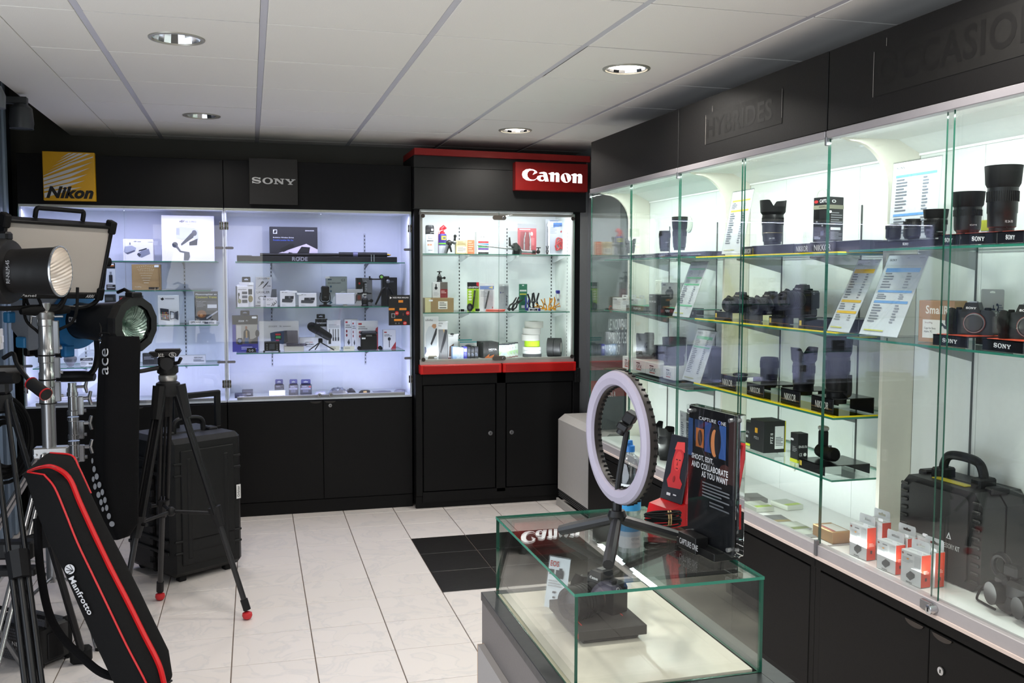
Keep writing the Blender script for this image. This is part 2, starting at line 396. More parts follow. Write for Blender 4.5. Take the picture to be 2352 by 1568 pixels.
tr = struct('trim_1', MB().box(-1.44, 5.78, 0, -1.40, 5.86, 2.75, BG, .006).box(-1.44, 5.90, 0, -1.385, 6.0, 2.75, BG2, .01).box(-1.44, 6.05, 0, -1.37, 6.12, 2.75, BG, .01).box(-1.44, 6.15, 0, -1.36, 6.22, 2.75, BG2, .01))
struct('window_1', MB().box(-1.44, 4.6, .25, -1.43, 5.76, 2.4, GL).box(-1.44, 4.5, 0, -1.39, 4.6, 2.75, BG, .01).box(-1.44, 4.6, .12, -1.39, 5.78, .25, BG2, .01).box(-1.44, 4.6, 2.4, -1.39, 5.78, 2.75, WIN))
struct('baseboard_left', MB().box(-1.44, 3.6, 0, -1.38, 5.78, .12, mt('#3c454e', .4), .01))
for k, (px, py) in enumerate(((13, 778), (46, 778))):
    p = at(px, py, X=-1.37)
    p = at(px, py, Y=6.0 if k else 5.7)
    t = thing('light_switch', ('cream double switch box on the blue-grey frame, farther from the cabinet', 'cream switch box on the blue-grey frame, next to the cabinet glass')[k], 'switch', (-1.385 if k else -1.40, p.y, p.z), PI/2)
    MB().box(-.035, -.012, -.06, .035, 0.0, .06, mt('#d9d6cc', .5), .004).build('plate', t); MB().box(-.02, -.018, -.02, .02, -.010, .02, mt('#eceae4', .4), .003).build('rocker', t)
# recessed downlights
for i, (x, y, p, on) in enumerate(DL):
    lab = ['round recessed ceiling downlight with faceted reflector, near the top left', 'small-looking recessed downlight above the yellow square sign side of the shop', 'round recessed downlight glowing white near the black fascia of the right showcases', 'glowing round downlight above the red illuminated sign'][i]
    t = thing('downlight', lab, 'downlight', (x, y, HC-.004), 0, 'recessed round downlights')
    MB().lathe([(.086, .004), (.090, -.006), (.101, -.004), (.103, .001), (.086, .002)], mt('#a8a498', .35, .4), 40, cap=False).build('trim_ring', t)
    rf = MB(); n = 20
    for k in range(n):
        a0, a1 = 2*PI*k/n, 2*PI*(k+1)/n; c0, s0, c1, s1 = math.cos(a0), math.sin(a0), math.cos(a1), math.sin(a1)
        for (r0, z0, r1, z1) in ((.086, .0, .075, .045), (.075, .045, .05, .085), (.05, .085, .02, .1)):
            rf.add([(r0*c0, r0*s0, z0), (r0*c1, r0*s1, z0), (r1*c1, r1*s1, z1), (r1*c0, r1*s0, z1)], [(0, 1, 2, 3)], CHR if (k % 2) else mt('#f0f0f4', .15, .9))
    rf.build('reflector', t, smooth=0)
    bl = MB(); e_ = mt('#fff8ff', .4, emit=6 if on else 1.6)
    if on: bl.lathe([(1e-5, .012), (.083, .012)], mt('#fffaf5', .4, emit=3.2), 32, cap=False).build('diffuser', t)
    bl.box(-.05, -.012, .035, .05, .012, .055, e_, .008).box(-.012, -.05, .04, .012, .05, .06, e_, .008).build('bulb', t)
# ring-mounted track spot in the dark recess on the left
t = thing('track_spotlight', 'dark grey track spotlight under the shadowed ceiling at the far left', 'spotlight', tuple(at(50, 296, Y=5.2)))
MB().lathe([(.055, 0), (.052, .0), (.056, .03), (.05, .10), (.03, .12), (1e-5, .125)], mt('#3a3d40', .4), 28, cap=False).lathe([(1e-5, .004), (.052, .004)], BLK, 28, cap=False).build('lamp_head', t)
MB().box(-.16, -.02, .12, .03, .02, .155, mt('#3a3d40', .4), .004).cyl((0, 0, .1), (0, 0, .14), .012, BLK2).cyl((-.1, 0, .15), (-.1, 0, .5), .012, BLK2).build('track_adapter', t)
t2 = thing('track_spotlight', 'second track spotlight cut by the left edge of the picture', 'spotlight', tuple(at(-12, 248, Y=4.9)))
MB().lathe([(.045, 0), (.047, .06), (.03, .1), (1e-5, .105)], mt('#6d7176', .4), 24).build('lamp_head', t2); MB().cyl((0, 0, .1), (0, 0, .5), .01, BLK2).build('stem', t2)

# ================================================================ BACK-WALL SHOWCASES
PLN = mt('#0b0b0c', .5, bump=.08, bs=200, spec=.2)
PLN2 = mt('#100f0e', .55, bump=.05, bs=200, spec=.2)
LAM = mt('#e4e8f6', .5)
CREAM = mt('#c9c9bd', .45)
def pane(x0, y0, z0, x1, y1, z1, thin, mat=GL, edge=EDGE):      # glass sheet with green edges; thin = index of the thin axis
    m = MB(); v = [(x, y, z) for x in (x0, x1) for y in (y0, y1) for z in (z0, z1)]
    F_ = [[(0,1,3,2),(4,6,7,5)], [(0,4,5,1),(2,3,7,6)], [(0,2,6,4),(1,5,7,3)]]
    for a in range(3): m.add(v, F_[a], mat if a == thin else edge)
    return m
def lock(m, x, y, z, s=1):
    m.T = P3(x, y, z) @ RX(PI/2); m.lathe([(.0115*s, 0), (.0115*s, .004), (.009*s, .005), (1e-5, .005)], SILD, 16, cap=False)
    m.box(-.002, -.005, .0051, .002, .005, .0056, BLK); m.T = Matrix()
    return m
def butt_hinge(m, x, y, z, w=.05, h=.05):
    m.box(x-w/2, y-.004, z-h/2, x+w/2, y, z+h/2, mt('#8a857c', .3, .8), .001)
    for sx in (-.3, .3):
        for sz in (-.28, .28): m.cyl((x+sx*w, y-.006, z+sz*h), (x+sx*w, y-.003, z+sz*h), .006, mt('#55524d', .3, .8), n=8)
    m.cyl((x, y-.006, z-h/2), (x, y-.006, z+h/2), .005, SIL, n=8); return m
def half_moon(m, x, y, z, r=.035):
    m.T = P3(x, y, z) @ RX(PI/2); m.prism(ell(0, 0, r, r*.38, 16, PI, 2*PI), 0, .003, mt('#3a3938', .3, .7)); m.T = Matrix(); return m
def uprights(m, xs, y, z0, z1, col='#3c4048'):
    for x in xs:
        m.box(x-.007, y-.004, z0, x+.007, y, z1, mt('#c9cddb', .4)); z = z0+.01
        while z < z1-.01: m.box(x-.003, y-.0046, z, x+.003, y-.0038, z+.014, C(col)); z += .025
    return m
BK = [(-1.32, -.15), (-.15, 1.036)]
cablab = ['black display cabinet with bluish lit glass case under the yellow square sign', 'black display cabinet with bluish lit glass case under the dark square sign']
for k, (x0, x1) in enumerate(BK):
    t = thing('display_cabinet', cablab[k], 'display cabinet', (0, 0, 0), 0, 'black glass-fronted showcases along the back wall')
    f = 6.24
    MB().box(x0+.002, f+.02, .085, x1-.002, 6.67, .745, PLN).build('base_carcass', t)
    MB().box(x0+.002, f+.012, 0, x1-.002, 6.6, .085, PLN).build('plinth', t)
    xm = (x0+x1)/2+.004
    for a, b_ in ((x0+.003, xm-.0015), (xm+.0015, x1-.003)):
        d = MB().box(a, f, .092, b_, f+.018, .738, PLN, .0015).build('cabinet_door', t)
        lk = MB(); half_moon(lk, (b_-.045) if a < xm-.1 else (a+.045), f-.001, .735); lk.build('finger_pull', d)
        if a > xm-.1: lock(MB(), a+.045, f, .705).build('lock', d)
    MB().box(x0+.001, f, 1.972, x1-.001, 6.67, 2.27, PLN, .002).build('fascia', t)
    MB().box(x0+.004, f+.005, 1.957, x1-.004, f+.05, 1.9725, CREAM).build('top_rail', t)
    MB().box(x0+.004, 6.64, .745, x1-.004, 6.66, 1.972, LAM).build('back_panel', t)
    for a in (x0+.001, x1-.012): MB().box(a, f+.03, .745, a+.011, 6.64, 1.972, LAM).build('side_panel', t)
    MB().box(x0+.004, f+.01, .7452, x1-.004, 6.64, .757, LAM).build('case_bottom', t)
    MB().box(x0+.004, f+.05, 1.962, x1-.004, 6.64, 1.9715, LAM).build('case_top', t)
    MB().box(x0+.06, f+.012, .757, x1-.05, f+.028, .778, mt('#9c9ca4', .4, .5), .003).build('front_rail', t)
    for a in (x0+.29, x1-.265): uprights(MB(), [a], 6.64, .93, 1.72 if not k else 1.84).build('shelf_upright', t)
    for a, b_ in ((x0+.004, xm-.001), (xm+.001, x1-.004)):
        d = pane(a, f-.006, .75, b_, f, 1.968, 1).build('glass_door', t)
    for zz in (1.86, .865):
        for xx in (x0+.0145, x1-.0145): butt_hinge(MB(), xx, f-.006, zz, .024).build('hinge', t)
    for zz in (1.722, 1.005):
        for xx in (x0+.03, x1-.03):
            h = MB(); h.T = P3(xx, f-.006, zz) @ RX(PI/2); h.prism(rrect(-.026, -.008, .026, .008, .0079), 0, .003, mt('#7f7f86', .3, .8)).build('door_clip', t)
    for xx in (xm-.022, xm+.05): lock(MB(), xx, f-.006, .775, 1.2).build('lock', t)
    for (a, b_, z) in ([(x0+.04, -.197, 1.639), (x0+.04, -.24, 1.456), (x0+.04, -.2, 1.236), (x0+.035, -.2, .98)] if k == 0 else [(-.087, 1.003, 1.639), (-.09, .97, 1.346), (-.09, 1.0, 1.05)]):
        s_ = pane(a, 6.33, z-.006, b_, 6.636, z, 2, SHG).build('glass_shelf', t)
        for xx in (x0+.29, x1-.265): MB().add([(xx, 6.64, z-.007), (xx, 6.40, z-.007), (xx, 6.64, z-.045), (xx+.003, 6.64, z-.007), (xx+.003, 6.40, z-.007), (xx+.003, 6.64, z-.045)], [(0,1,2),(3,4,5),(0,1,4,3),(1,2,5,4)], mt('#5b5d66', .4, .6)).build('bracket', s_)

# ---- red-trimmed unit
t = thing('display_cabinet', 'black display cabinet with red trim bands and white lit glass case under the red sign', 'display cabinet', (0, 0, 0), 0, 'black glass-fronted showcases along the back wall')
x0, x1, f = 1.044, 2.19, 6.165
MB().box(x0, f+.03, .03, x1, 6.67, .905, PLN).box(x0, f+.03, .905, x0+.035, 6.67, 1.99, PLN).box(x1-.045, f+.03, .905, x1, 6.67, 1.99, PLN).build('base_carcass', t)
MB().box(x0, f+.012, 0, x1, f+.04, .085, PLN, .004).build('plinth', t)
fr = MB()
fr.box(x0, f, .085, x0+.045, f+.03, .903, PLN, .003); fr.box(x1-.05, f, .085, x1, f+.03, .903, PLN, .003); fr.box(1.595, f, .085, 1.66, f+.03, .903, PLN, .003)
fr.box(x0+.045, f, .83, x1-.05, f+.03, .903, PLN); fr.box(x0+.045, f, .04, x1-.05, f+.03, .11, PLN); fr.build('face_frame', t)
for j, (a, b_) in enumerate(((x0+.052, 1.588), (1.667, x1-.057))):
    d = MB().box(a, f+.004, .115, b_, f+.022, .824, PLN, .002).build('cabinet_door', t)
    lock(MB(), b_-.035 if j == 0 else a+.035, f+.003, .49, 1.3).build('lock', d)
for a, b_ in ((x0+.025, 1.622), (1.63, 2.15)):
    rb = MB(); rb.box(a, f-.035, .903, b_, f+.05, .965, REDD, .004); rb.box(a+.02, f-.0365, .912, b_-.02, f-.034, .958, mt('#a80d0a', .35), .001)
    rb.build('red_band', t, 'glossy red trim band')
MB().box(1.038, f, 1.985, 2.225, 6.67, 2.255, mt('#0b0b0c', .4), .003).build('fascia', t)
cn = MB(); cn.add([(1.038, f-.03, 2.332), (2.24, f-.03, 2.322), (2.24, 6.6, 2.322), (1.038, 6.6, 2.332), (1.038, f-.03, 2.374), (2.24, f-.03, 2.362), (2.24, 6.6, 2.362), (1.038, 6.6, 2.374)], [(0,1,2,3),(4,5,6,7),(0,1,5,4),(2,3,7,6),(0,3,7,4),(1,2,6,5)], mt('#8c0a07', .45))
cn.build('red_cornice', t, 'dark red cornice strip')
MB().box(1.038, f+.0, 2.255, 2.225, 6.6, 2.331, mt('#0a0a0b', .5)).build('cornice_recess', t)
MB().box(x0+.035, 6.56, .965, x1-.045, 6.58, 1.985, mt('#e9edf0', .45)).build('back_panel', t)
MB().box(x0+.035, f+.01, .965, x1-.045, 6.56, .985, mt('#dfe2e4', .4)).build('case_bottom', t)
MB().box(x0+.035, f+.04, 1.975, x1-.045, 6.56, 1.985, WALLW).build('case_top', t)
for xx in (x0+.0455, x1-.0555):
    sp = MB().box(xx-.0005, f+.03, .985, xx-.0105 if xx < 1.5 else xx+.0105, 6.56, 1.975, WALLW); z = .99
    while z < 1.85: sp.box(xx-.0006, f+.12, z, xx+.0006, f+.128, z+.014, C('#4a4f55')); z += .025
    sp.build('side_panel', t)
MB().box(x0+.03, f-.002, 1.95, x1-.045, f+.03, 1.968, mt('#8f8c8a', .35, .5)).box(x0+.03, f-.001, .965, x1-.045, f+.02, .998, mt('#c3bfbb', .4, .3)).box(x0+.034, f, .98, x0+.05, f+.025, 1.96, mt('#b5b3b0', .35, .4)).box(x1-.06, f, .98, x1-.046, f+.025, 1.96, mt('#b5b3b0', .35, .4)).build('case_frame', t)
for xx in (1.425, 1.772, 2.105):
    um = MB(); z = 1.0
    while z < 1.88: um.box(xx-.0035, 6.5585, z, xx+.0035, 6.5605, z+.014, C('#2c3036')); z += .025
    um.build('shelf_slots', t, kind='stuff')
for a, b_ in ((1.082, 1.607), (1.610, 2.14)): pane(a, f-.009, .985, b_, f-.003, 1.972, 1).build('glass_door', t)
for xx in (1.095, 2.127):
    for zz in (1.94, 1.0): MB().cyl((xx, f-.014, zz), (xx, f-.008, zz), .013, mt('#4b4542', .3, .7)).build('hinge', t)
for zz in (1.937, .999):
    h = MB(); h.T = P3(1.609, f-.010, zz) @ RX(PI/2); h.prism(rrect(-.046, -.0155, .046, .0155, .015), 0, .008, mt('#6e6660', .3, .8)); h.T = Matrix(); lock(h, 1.637, f-.018, zz, .8)
    h.build('lock', t)
for z in (1.697, 1.306):
    s_ = pane(1.09, 6.215, z-.006, 2.13, 6.555, z, 2, SHG).build('glass_shelf', t)
    for xx in (1.10, 1.425, 1.772, 2.11): MB().add([(xx, 6.558, z-.007), (xx, 6.25, z-.007), (xx, 6.25, z-.014), (xx, 6.50, z-.05), (xx, 6.558, z-.05), (xx+.003, 6.558, z-.007), (xx+.003, 6.25, z-.007), (xx+.003, 6.25, z-.014), (xx+.003, 6.50, z-.05), (xx+.003, 6.558, z-.05)], [(0,1,2,3,4),(9,8,7,6,5),(0,1,6,5),(1,2,7,6),(2,3,8,7),(3,4,9,8)], mt('#d6d9dc', .4)).build('bracket', s_)
so = thing('wall_socket', 'small black power socket on the right edge of the red-trimmed unit, below the red band', 'socket', (2.165, f-.004, .87))
MB().box(-.02, -.02, -.05, .02, .004, .05, BLK, .003).build('housing', so); MB().cyl((0, -.024, 0), (0, -.018, 0), .01, BLK2).build('outlet', so)
# grey column between the two rows
struct('trim_2', MB().box(2.195, 6.2, 0, 2.33, 6.68, 2.36, mt('#8e8e8e', .3, .7)).box(2.25, 5.6, 0, 2.33, 6.2, 2.36, mt('#74767a', .4, .5)))

# ---- signs on the fascias
t = thing('brand_sign', 'square yellow sign with white rays and slanted black lettering', 'sign', (0, 0, 0))
a, b_ = at(95, 345, Y=6.2), at(221, 462, Y=6.2)
SX0, SX1, SZ0, SZ1 = a.x+.003, b_.x-.003, at(210, 462, Y=6.2).z, a.z-.004
MB().box(SX0, 6.2, SZ0, SX1, 6.238, SZ1, mt('#e0a800', .35), .002).build('panel', t, 'yellow panel')
pr = []
def q_(x, y): return ((x-417)/548, (1315-(y))/512)
for pts in ([(605,875),(695,815),(727,815)], [(560,920),(745,815),(785,815)], [(512,967),(800,815),(850,817)], [(465,1016),(880,817),(925,817)],
            [(423,1060),(700,925),(950,843),(952,852),(700,952),(424,1066)], [(423,1084),(690,985),(940,903),(700,1015),(424,1112)], [(424,1122),(690,1035),(915,963),(700,1065),(425,1152)],
            [(425,1163),(670,1090),(885,1031),(690,1120),(426,1188)], [(426,1200),(640,1145),(855,1099),(670,1172),(428,1222)], [(427,1240),(620,1195),(822,1169),(640,1222),(430,1290),(428,1250)]):
    pr.append(('p', [q_(*p) for p in pts], '#d9d9d9'))
pr.append(('t', 'Nikon', .055, .045, .965, .292, '#080808', 'hi'))
MB().flat(pr, SX1-SX0, SZ1-SZ0, SX0, SZ0, 6.1985).build('printed_logo', t)
t = thing('brand_sign', 'dark glossy square sign with silver serif capitals', 'sign', (0, 0, 0))
a, b_ = at(571, 361, Y=6.21), at(685, 471, Y=6.21)
MB().box(a.x, 6.21, b_.z, b_.x, 6.238, a.z-.003, mt('#101010', .15), .002).build('panel', t)
a, b_ = at(578.5, 406, Y=6.205), at(679, 424.5, Y=6.205)
MB().flat([('t', '@SONY', 0, 0, 1, 1, mt('#bdbdbd', .35, .5))], b_.x-a.x, a.z-b_.z, a.x, b_.z, 6.2085).build('raised_letters', t)
t = thing('illuminated_sign', 'dark red light-box sign with glowing white lettering above the red-trimmed unit', 'sign', (0, 0, 0))
a, b_ = at(1184, 369, Y=6.09), at(1350, 441, Y=6.09)
MB().box(a.x, 6.09, b_.z, b_.x, 6.16, a.z-.006, mt('#7d0503', .4), .003).build('light_box', t)
a, b_ = at(1199, 387, Y=6.088), at(1337, 421, Y=6.088)
MB().flat([('t', '@CANON', 0, 0, 1, 1, mt('#ffffff', .4, emit=1.6))], b_.x-a.x, a.z-b_.z, a.x, b_.z, 6.0885).build('glowing_letters', t, 'glowing white letters')

# ================================================================ RIGHT-HAND SHOWCASES
RX0, RXB = 1.90, 2.262
modlab = ['farthest of the three tall showcases on the right, with green-headed price sheets', 'middle tall showcase on the right with yellow-edged shelves', 'nearest tall showcase on the right with blue-headed price sheets']
SHELVES = [[1.648, 1.360, 1.02], [1.640, 1.358, 1.06, .838], [1.648, 1.352]]
for k, (y0, y1) in enumerate(MODS):
    t = thing('display_cabinet', modlab[k], 'display cabinet', (0, 0, 0), 0, 'tall lit showcases along the right wall')
    MB().box(RX0+.02, y0+.002, .08, 2.32, y1-.002, .57, PLN2).build('base_carcass', t)
    MB().box(RX0+.03, y0+.002, 0, 2.3, y1-.002, .08, BLK).build('plinth', t)
    MB().box(RX0-.004, y0+.001, .54, RX0+.03, y1-.001, .575, PLN2, .002).box(RX0, y0+.001, .09, RX0+.02, y0+.03, .54, PLN2).box(RX0, y1-.03, .09, RX0+.02, y1-.001, .54, PLN2).build('face_frame', t)
    ym = (y0+y1)/2-.0
    for j, (a, b_) in enumerate(((y0+.032, ym-.0015), (ym+.0015, y1-.032))):
        d = MB().box(RX0-.002, a, .095, RX0+.018, b_, .533, PLN2, .0015).build('cabinet_door', t)
        hm = MB(); hm.T = P3(RX0-.004, (b_-.055) if j == 0 else (a+.06), .532) @ RZ(RR); hm.T = hm.T @ RX(PI/2); hm.prism(ell(0, 0, .04, .016, 16, PI, 2*PI), 0, .003, mt('#4a4542', .3, .8)); hm.build('finger_pull', d)
        if j == 0:
            lk = MB(); lk.T = P3(RX0-.004, b_-.055, .43) @ RZ(RR) @ RX(PI/2); lk.lathe([(.012, 0), (.012, .004), (1e-5, .0045)], SIL, 16, cap=False).box(-.002, -.005, .0046, .002, .005, .005, BLK); lk.build('lock', d)
    MB().box(RX0, y0+.003, 2.052, 2.32, y1-.003, 2.318, mt('#0c0b0b', .55, bump=.1, bs=150, spec=.25), .002).build('fascia', t)
    MB().box(RX0-.006, y0+.004, 2.024, RX0+.03, y1-.004, 2.05, mt('#a09ca0', .4, .4), .002).build('top_rail', t)
    MB().box(RX0-.003, y0+.001, .577, RX0+.03, y1-.001, .622, mt('#b9b4b6', .45, .2), .002).box(RX0-.008, y0+.001, .573, RX0+.0, y1-.001, .583, mt('#e8d6cc', .5)).build('bottom_rail', t)
    ys = [y0+.02, y0+.32, y0+.84, y1-.02]
    for a, b_ in zip(ys[:-1], ys[1:]): MB().box(RXB, a+.0008, .61, RXB+.0055, b_-.0008, 2.03, WALLW).build('back_panel', t)
    MB().box(RXB+.006, y0+.001, .61, RXB+.03, y1-.001, 2.03, mt('#8b908e', .6)).build('backing', t)
    MB().box(RX0+.01, y0+.01, .60, RXB, y1-.01, .612, mt('#f0f2f0', .35)).build('case_bottom', t)
    ct = MB(); ct.box(RX0+.05, y0+.01, 2.03, 2.17, y1-.01, 2.04, WALLW)
    ct.add([(2.17, y0+.01, 2.03), (2.17, y1-.01, 2.03), (RXB, y1-.01, 1.985), (RXB, y0+.01, 1.985)], [(0, 1, 2, 3)], WALLW); ct.box(RXB-.006, y0+.01, 1.978, RXB, y1-.01, 1.986, mt('#fbfcfb', .4)); ct.build('case_top', t)
    # divider with an arched front edge at the far end of the unit
    prof = [(RXB, .61), (2.135, .61), (2.135, 1.78)]+[(2.135-.15*(1-math.cos(a_)), 1.86+.16*math.sin(a_)) for a_ in [PI/2*i/8 for i in range(9)]]+[(1.95, 2.03), (RXB, 2.03)]
    dv = MB(); dv.T = P3(0, y1-.001, 0) @ RX(PI/2); dv.prism(prof, 0, .018, mt('#dfddd0', .45)); dv.build('arched_divider', t)
    if k == 2:
        dv = MB(); dv.T = P3(0, y0+.02, 0) @ RX(PI/2); dv.prism(prof, 0, .018, mt('#dfddd0', .45)); dv.build('arched_divider', t)
    for j, (a, b_) in enumerate(((y0+.003, ym+.02), (ym-.02, y1-.003))):
        xx = RX0+(.004 if j else .014)
        pane(xx, a, .60, xx+.006, b_, 2.04, 0, GL, EDGED).build('glass_door', t)
    MB().box(RX0-.012, y1-.014, .585, RX0+.004, y1-.001, .64, SILD, .002).build('corner_clamp', t); MB().box(RX0-.01, y1-.012, 2.0, RX0+.004, y1-.001, 2.03, SILD, .002).build('corner_clamp', t)
    if k > 0:
        lk = MB(); lk.T = P3(RX0-.004, ym-.02, .60) @ RZ(RR) @ RX(PI/2); lk.lathe([(.014, 0), (.014, .022), (.011, .024), (1e-5, .024)], SIL, 20, cap=False).box(-.0025, -.006, .0241, .0025, .006, .0246, BLK).box(-.05, -.012, 0, .0, .016, .012, SILD, .002); lk.build('cylinder_lock', t)
    for yy in (y0+.3, y0+.86): MB().box(RXB-.004, yy-.003, .80 if k == 1 else .66, RXB, yy+.003, 1.83, C('#4a4d4c')).build('shelf_upright', t)
    for z in SHELVES[k]:
        sf = 1.975 if k else 1.975
        s_ = pane(sf, y0+.03, z-.007, RXB-.006, y1-.035, z, 2, SHG, EDGE).build('glass_shelf', t)
        if k == 1 and z > 1:
            yl = MB(); yl.box(sf+.004, y0+.045, z+.0005, sf+.15, y1-.05, z+.0015, YEL); yl.box(sf+.001, y0+.032, z-.0005, sf+.005, y1-.04, z+.005, mt('#ffe600', .4)); yl.box(sf+.004, y0+.032, z, RXB-.04, y0+.037, z+.005, mt('#ffe600', .4)); yl.box(sf+.03, y0+.05, z+.0005, sf+.033, y1-.05, z+.0018, mt('#ffdf20', .4))
            yl.build('yellow_edge_strip', s_, 'fluorescent yellow strip')
        for yy in (y0+.3, y0+.86): MB().add([(RXB, yy, z-.008), (2.04, yy, z-.008), (2.04, yy, z-.014), (RXB, yy, z-.07), (RXB, yy+.003, z-.008), (2.04, yy+.003, z-.008), (2.04, yy+.003, z-.014), (RXB, yy+.003, z-.07)], [(0,1,2,3),(7,6,5,4),(0,1,5,4),(1,2,6,5),(2,3,7,6)], mt('#8d9090', .4, .5)).build('bracket', s_)
    if k < 2:
        gr = MB(); yy = y0+(.56 if k == 1 else .62); gr.T = P3(RXB, yy, 1.875 if k == 1 else 1.83) @ RZ(RR) @ RX(PI/2)
        gr.lathe([(.042, 0), (.042, .006), (.034, .009), (1e-5, .0092)], mt('#c9cfc2', .5), 28, cap=False); gr.torus((0, 0, .009), .033, .0012, mt('#c8cdc2', .5), 28, 6); gr.build('cable_grommet', t, 'round cream cable grommet')
        for (yy, zz) in (((3.72, 1.43), (3.62, .755)) if k == 1 else ((5.02, 1.49),)):
            sk = MB(); sk.T = P3(RXB, yy, zz) @ RZ(RR); sk.box(-.04, -.012, -.04, .04, 0, .04, mt('#eceee6', .4), .004); sk.T = sk.T @ RX(PI/2); sk.lathe([(.026, .012), (.024, .013), (.02, .006), (1e-5, .006)], mt('#dfe2da', .4), 20, cap=False).cyl((-.008, 0, .006), (-.008, 0, .008), .003, BLK, n=8).cyl((.008, 0, .006), (.008, 0, .008), .003, BLK, n=8); sk.build('wall_outlet', t)
# end pane of the far showcase
pane(RX0+.01, 5.185, .60, 2.12, 5.191, 2.03, 1, GL, EDGED).build('end_pane', [o for o in SC.objects if o.get('label') == modlab[0]][0])
# worn patches where letters were taken off the fascias
def ghost(t, y0, y1, z0, z1, word, ty0, ty1, tz0, tz1):
    m = MB(); m.T = P3(RX0-.0012, 0, 0) @ RZ(RR)
    a, b_ = mt('#100f0e', .6, bump=.1, bs=40, var=.2, spec=.25), mt('#0c0b0b', .5, spec=.25)
    m.add([(-y1, 0, z0), (-y0, 0, z0), (-y0, 0, z1), (-y1, 0, z1)], [(0, 1, 2, 3)], a)
    m.flat([('t', word, 0, 0, 1, 1, b_, 'b')], ty1-ty0, tz1-tz0, -ty1, tz0, -.0005)
    for (p, q2, r_, s_) in ((y1, z0, y1-.002, z1), (y1-.06, z1+.005, y1-.062, z1+.03), (y0+.002, z0+.02, y0, z1)): m.add([(-p, -.001, q2), (-r_, -.001, q2), (-r_, -.001, s_), (-p, -.001, s_)], [(0, 1, 2, 3)], C('#8f8b86'))
    m.build('letter_ghosts', t, 'worn patch with faint traces of removed letters')
mods_ = [o for o in SC.objects if o.get('label') in modlab]; mods_.sort(key=lambda o: modlab.index(o['label']))
ghost(mods_[1], 3.15, 3.76, 2.12, 2.245, 'HYBRIDES', 3.22, 3.75, 2.145, 2.225)
ghost(mods_[2], 1.86, 2.62, 2.12, 2.26, 'OCCASIONS', 1.88, 2.6, 2.15, 2.245)
# ================================================================ GOODS: builders
def dist(p): return (Vector(p)-CO).dot(CW)
def rad(px0, px1, p): return abs(px1-px0)/2*dist(p)/F
def carton(name, label, cat, loc, w, d, h, col, prints=(), rz=0, group=None, tab=None, price=None, side=None, top=None, rot=None, bev=.0012, sideprints=()):
    t = thing(name, label, cat, loc, rz, group, rot)
    m = MB().box(-w/2, 0, 0, w/2, d, h, C(col), bev)
    m.box(-w/2+.001, d*.5-.0005, h-.0002, w/2-.001, d*.5+.0005, h+.0003, C('#77777a'))
    m.build('carton', t)
    if prints: MB().flat(prints, w, h, -w/2, 0).build('printed_front', t)
    if side:
        for sx in (-1, 1):
            s_ = MB(); s_.add([(sx*(w/2+.0005), .001, .001), (sx*(w/2+.0005), d-.001, .001), (sx*(w/2+.0005), d-.001, h-.001), (sx*(w/2+.0005), .001, h-.001)], [(0, 1, 2, 3)], C(side))
            if sideprints and sx > 0: s_.T = P3(w/2+.0007, 0, 0) @ RZ(PI/2); s_.flat(sideprints, d, h, 0, 0)
            s_.build('printed_side', t)
    if top: MB().add([(-w/2+.001, .001, h+.0006), (w/2-.001, .001, h+.0006), (w/2-.001, d-.001, h+.0006), (-w/2+.001, d-.001, h+.0006)], [(0, 1, 2, 3)], C(top)).build('printed_top', t)
    if tab:                                                     # hanging tab: (width share, height, colour)
        tw, th, tc = tab; m = MB(); y = d-.001; a = w*tw/2
        m.T = P3(0, y, h) @ RX(PI/2); q = [(-a, -.001), (a, -.001), (a, th*.8), (a*.9, th), (-a*.9, th), (-a, th*.8)]
        hole = [(-a*.45, th*.38), (a*.45, th*.38), (a*.45, th*.6), (a*.12, th*.62), (0, th*.75), (-a*.12, th*.62), (-a*.45, th*.6)]
        m.poly([q, hole], C(tc)); m.poly([q, hole], C(tc), .0008); m.prism(q, 0, .0008, C(tc), cap=False); m.build('hang_tab', t)
    if price:
        m = MB(); m.T = P3(w*price[0]-w/2, -.0022, h*price[1]) @ RX(PI/2); pw = price[2] if len(price) > 2 else .016
        m.prism(rrect(-pw, -pw*.42, pw, pw*.42, pw*.4, 3), -.0005, .0005, C('#eef0f6')); m.flat([('l', .2, .3, .8, .7, 1, '#8a8c98')], pw*2, pw*.8, -pw, 0) if 0 else None
        m.build('price_tag', t)
    return t
def bk(px0, px1, pyt, Y, z):
    a = at(px0, pyt, Y=Y); b_ = at(px1, pyt, Y=Y); return (a.x+b_.x)/2, b_.x-a.x, (a.z+b_.z)/2-z
def bcart(name, label, cat, px0, px1, pyt, Y, z, d, col, prints=(), **k):
    x, w, h = bk(px0, px1, pyt, Y, z); return carton(name, label, cat, (x, Y, z), w, d, h, col, prints, **k)
def rt(px0, px1, pyt, X, z):
    a = at(px0, pyt, X=X); b_ = at(px1, pyt, X=X); c = at((px0+px1)/2, pyt, X=X); return (a.y+b_.y)/2, a.y-b_.y, c.z-z
def rcart(name, label, cat, px0, px1, pyt, X, z, d, col, prints=(), **k):
    y, w, h = rt(px0, px1, pyt, X, z); return carton(name, label, cat, (X, y, z), w, d, h, col, prints, rz=k.pop('rz', RR), **k)
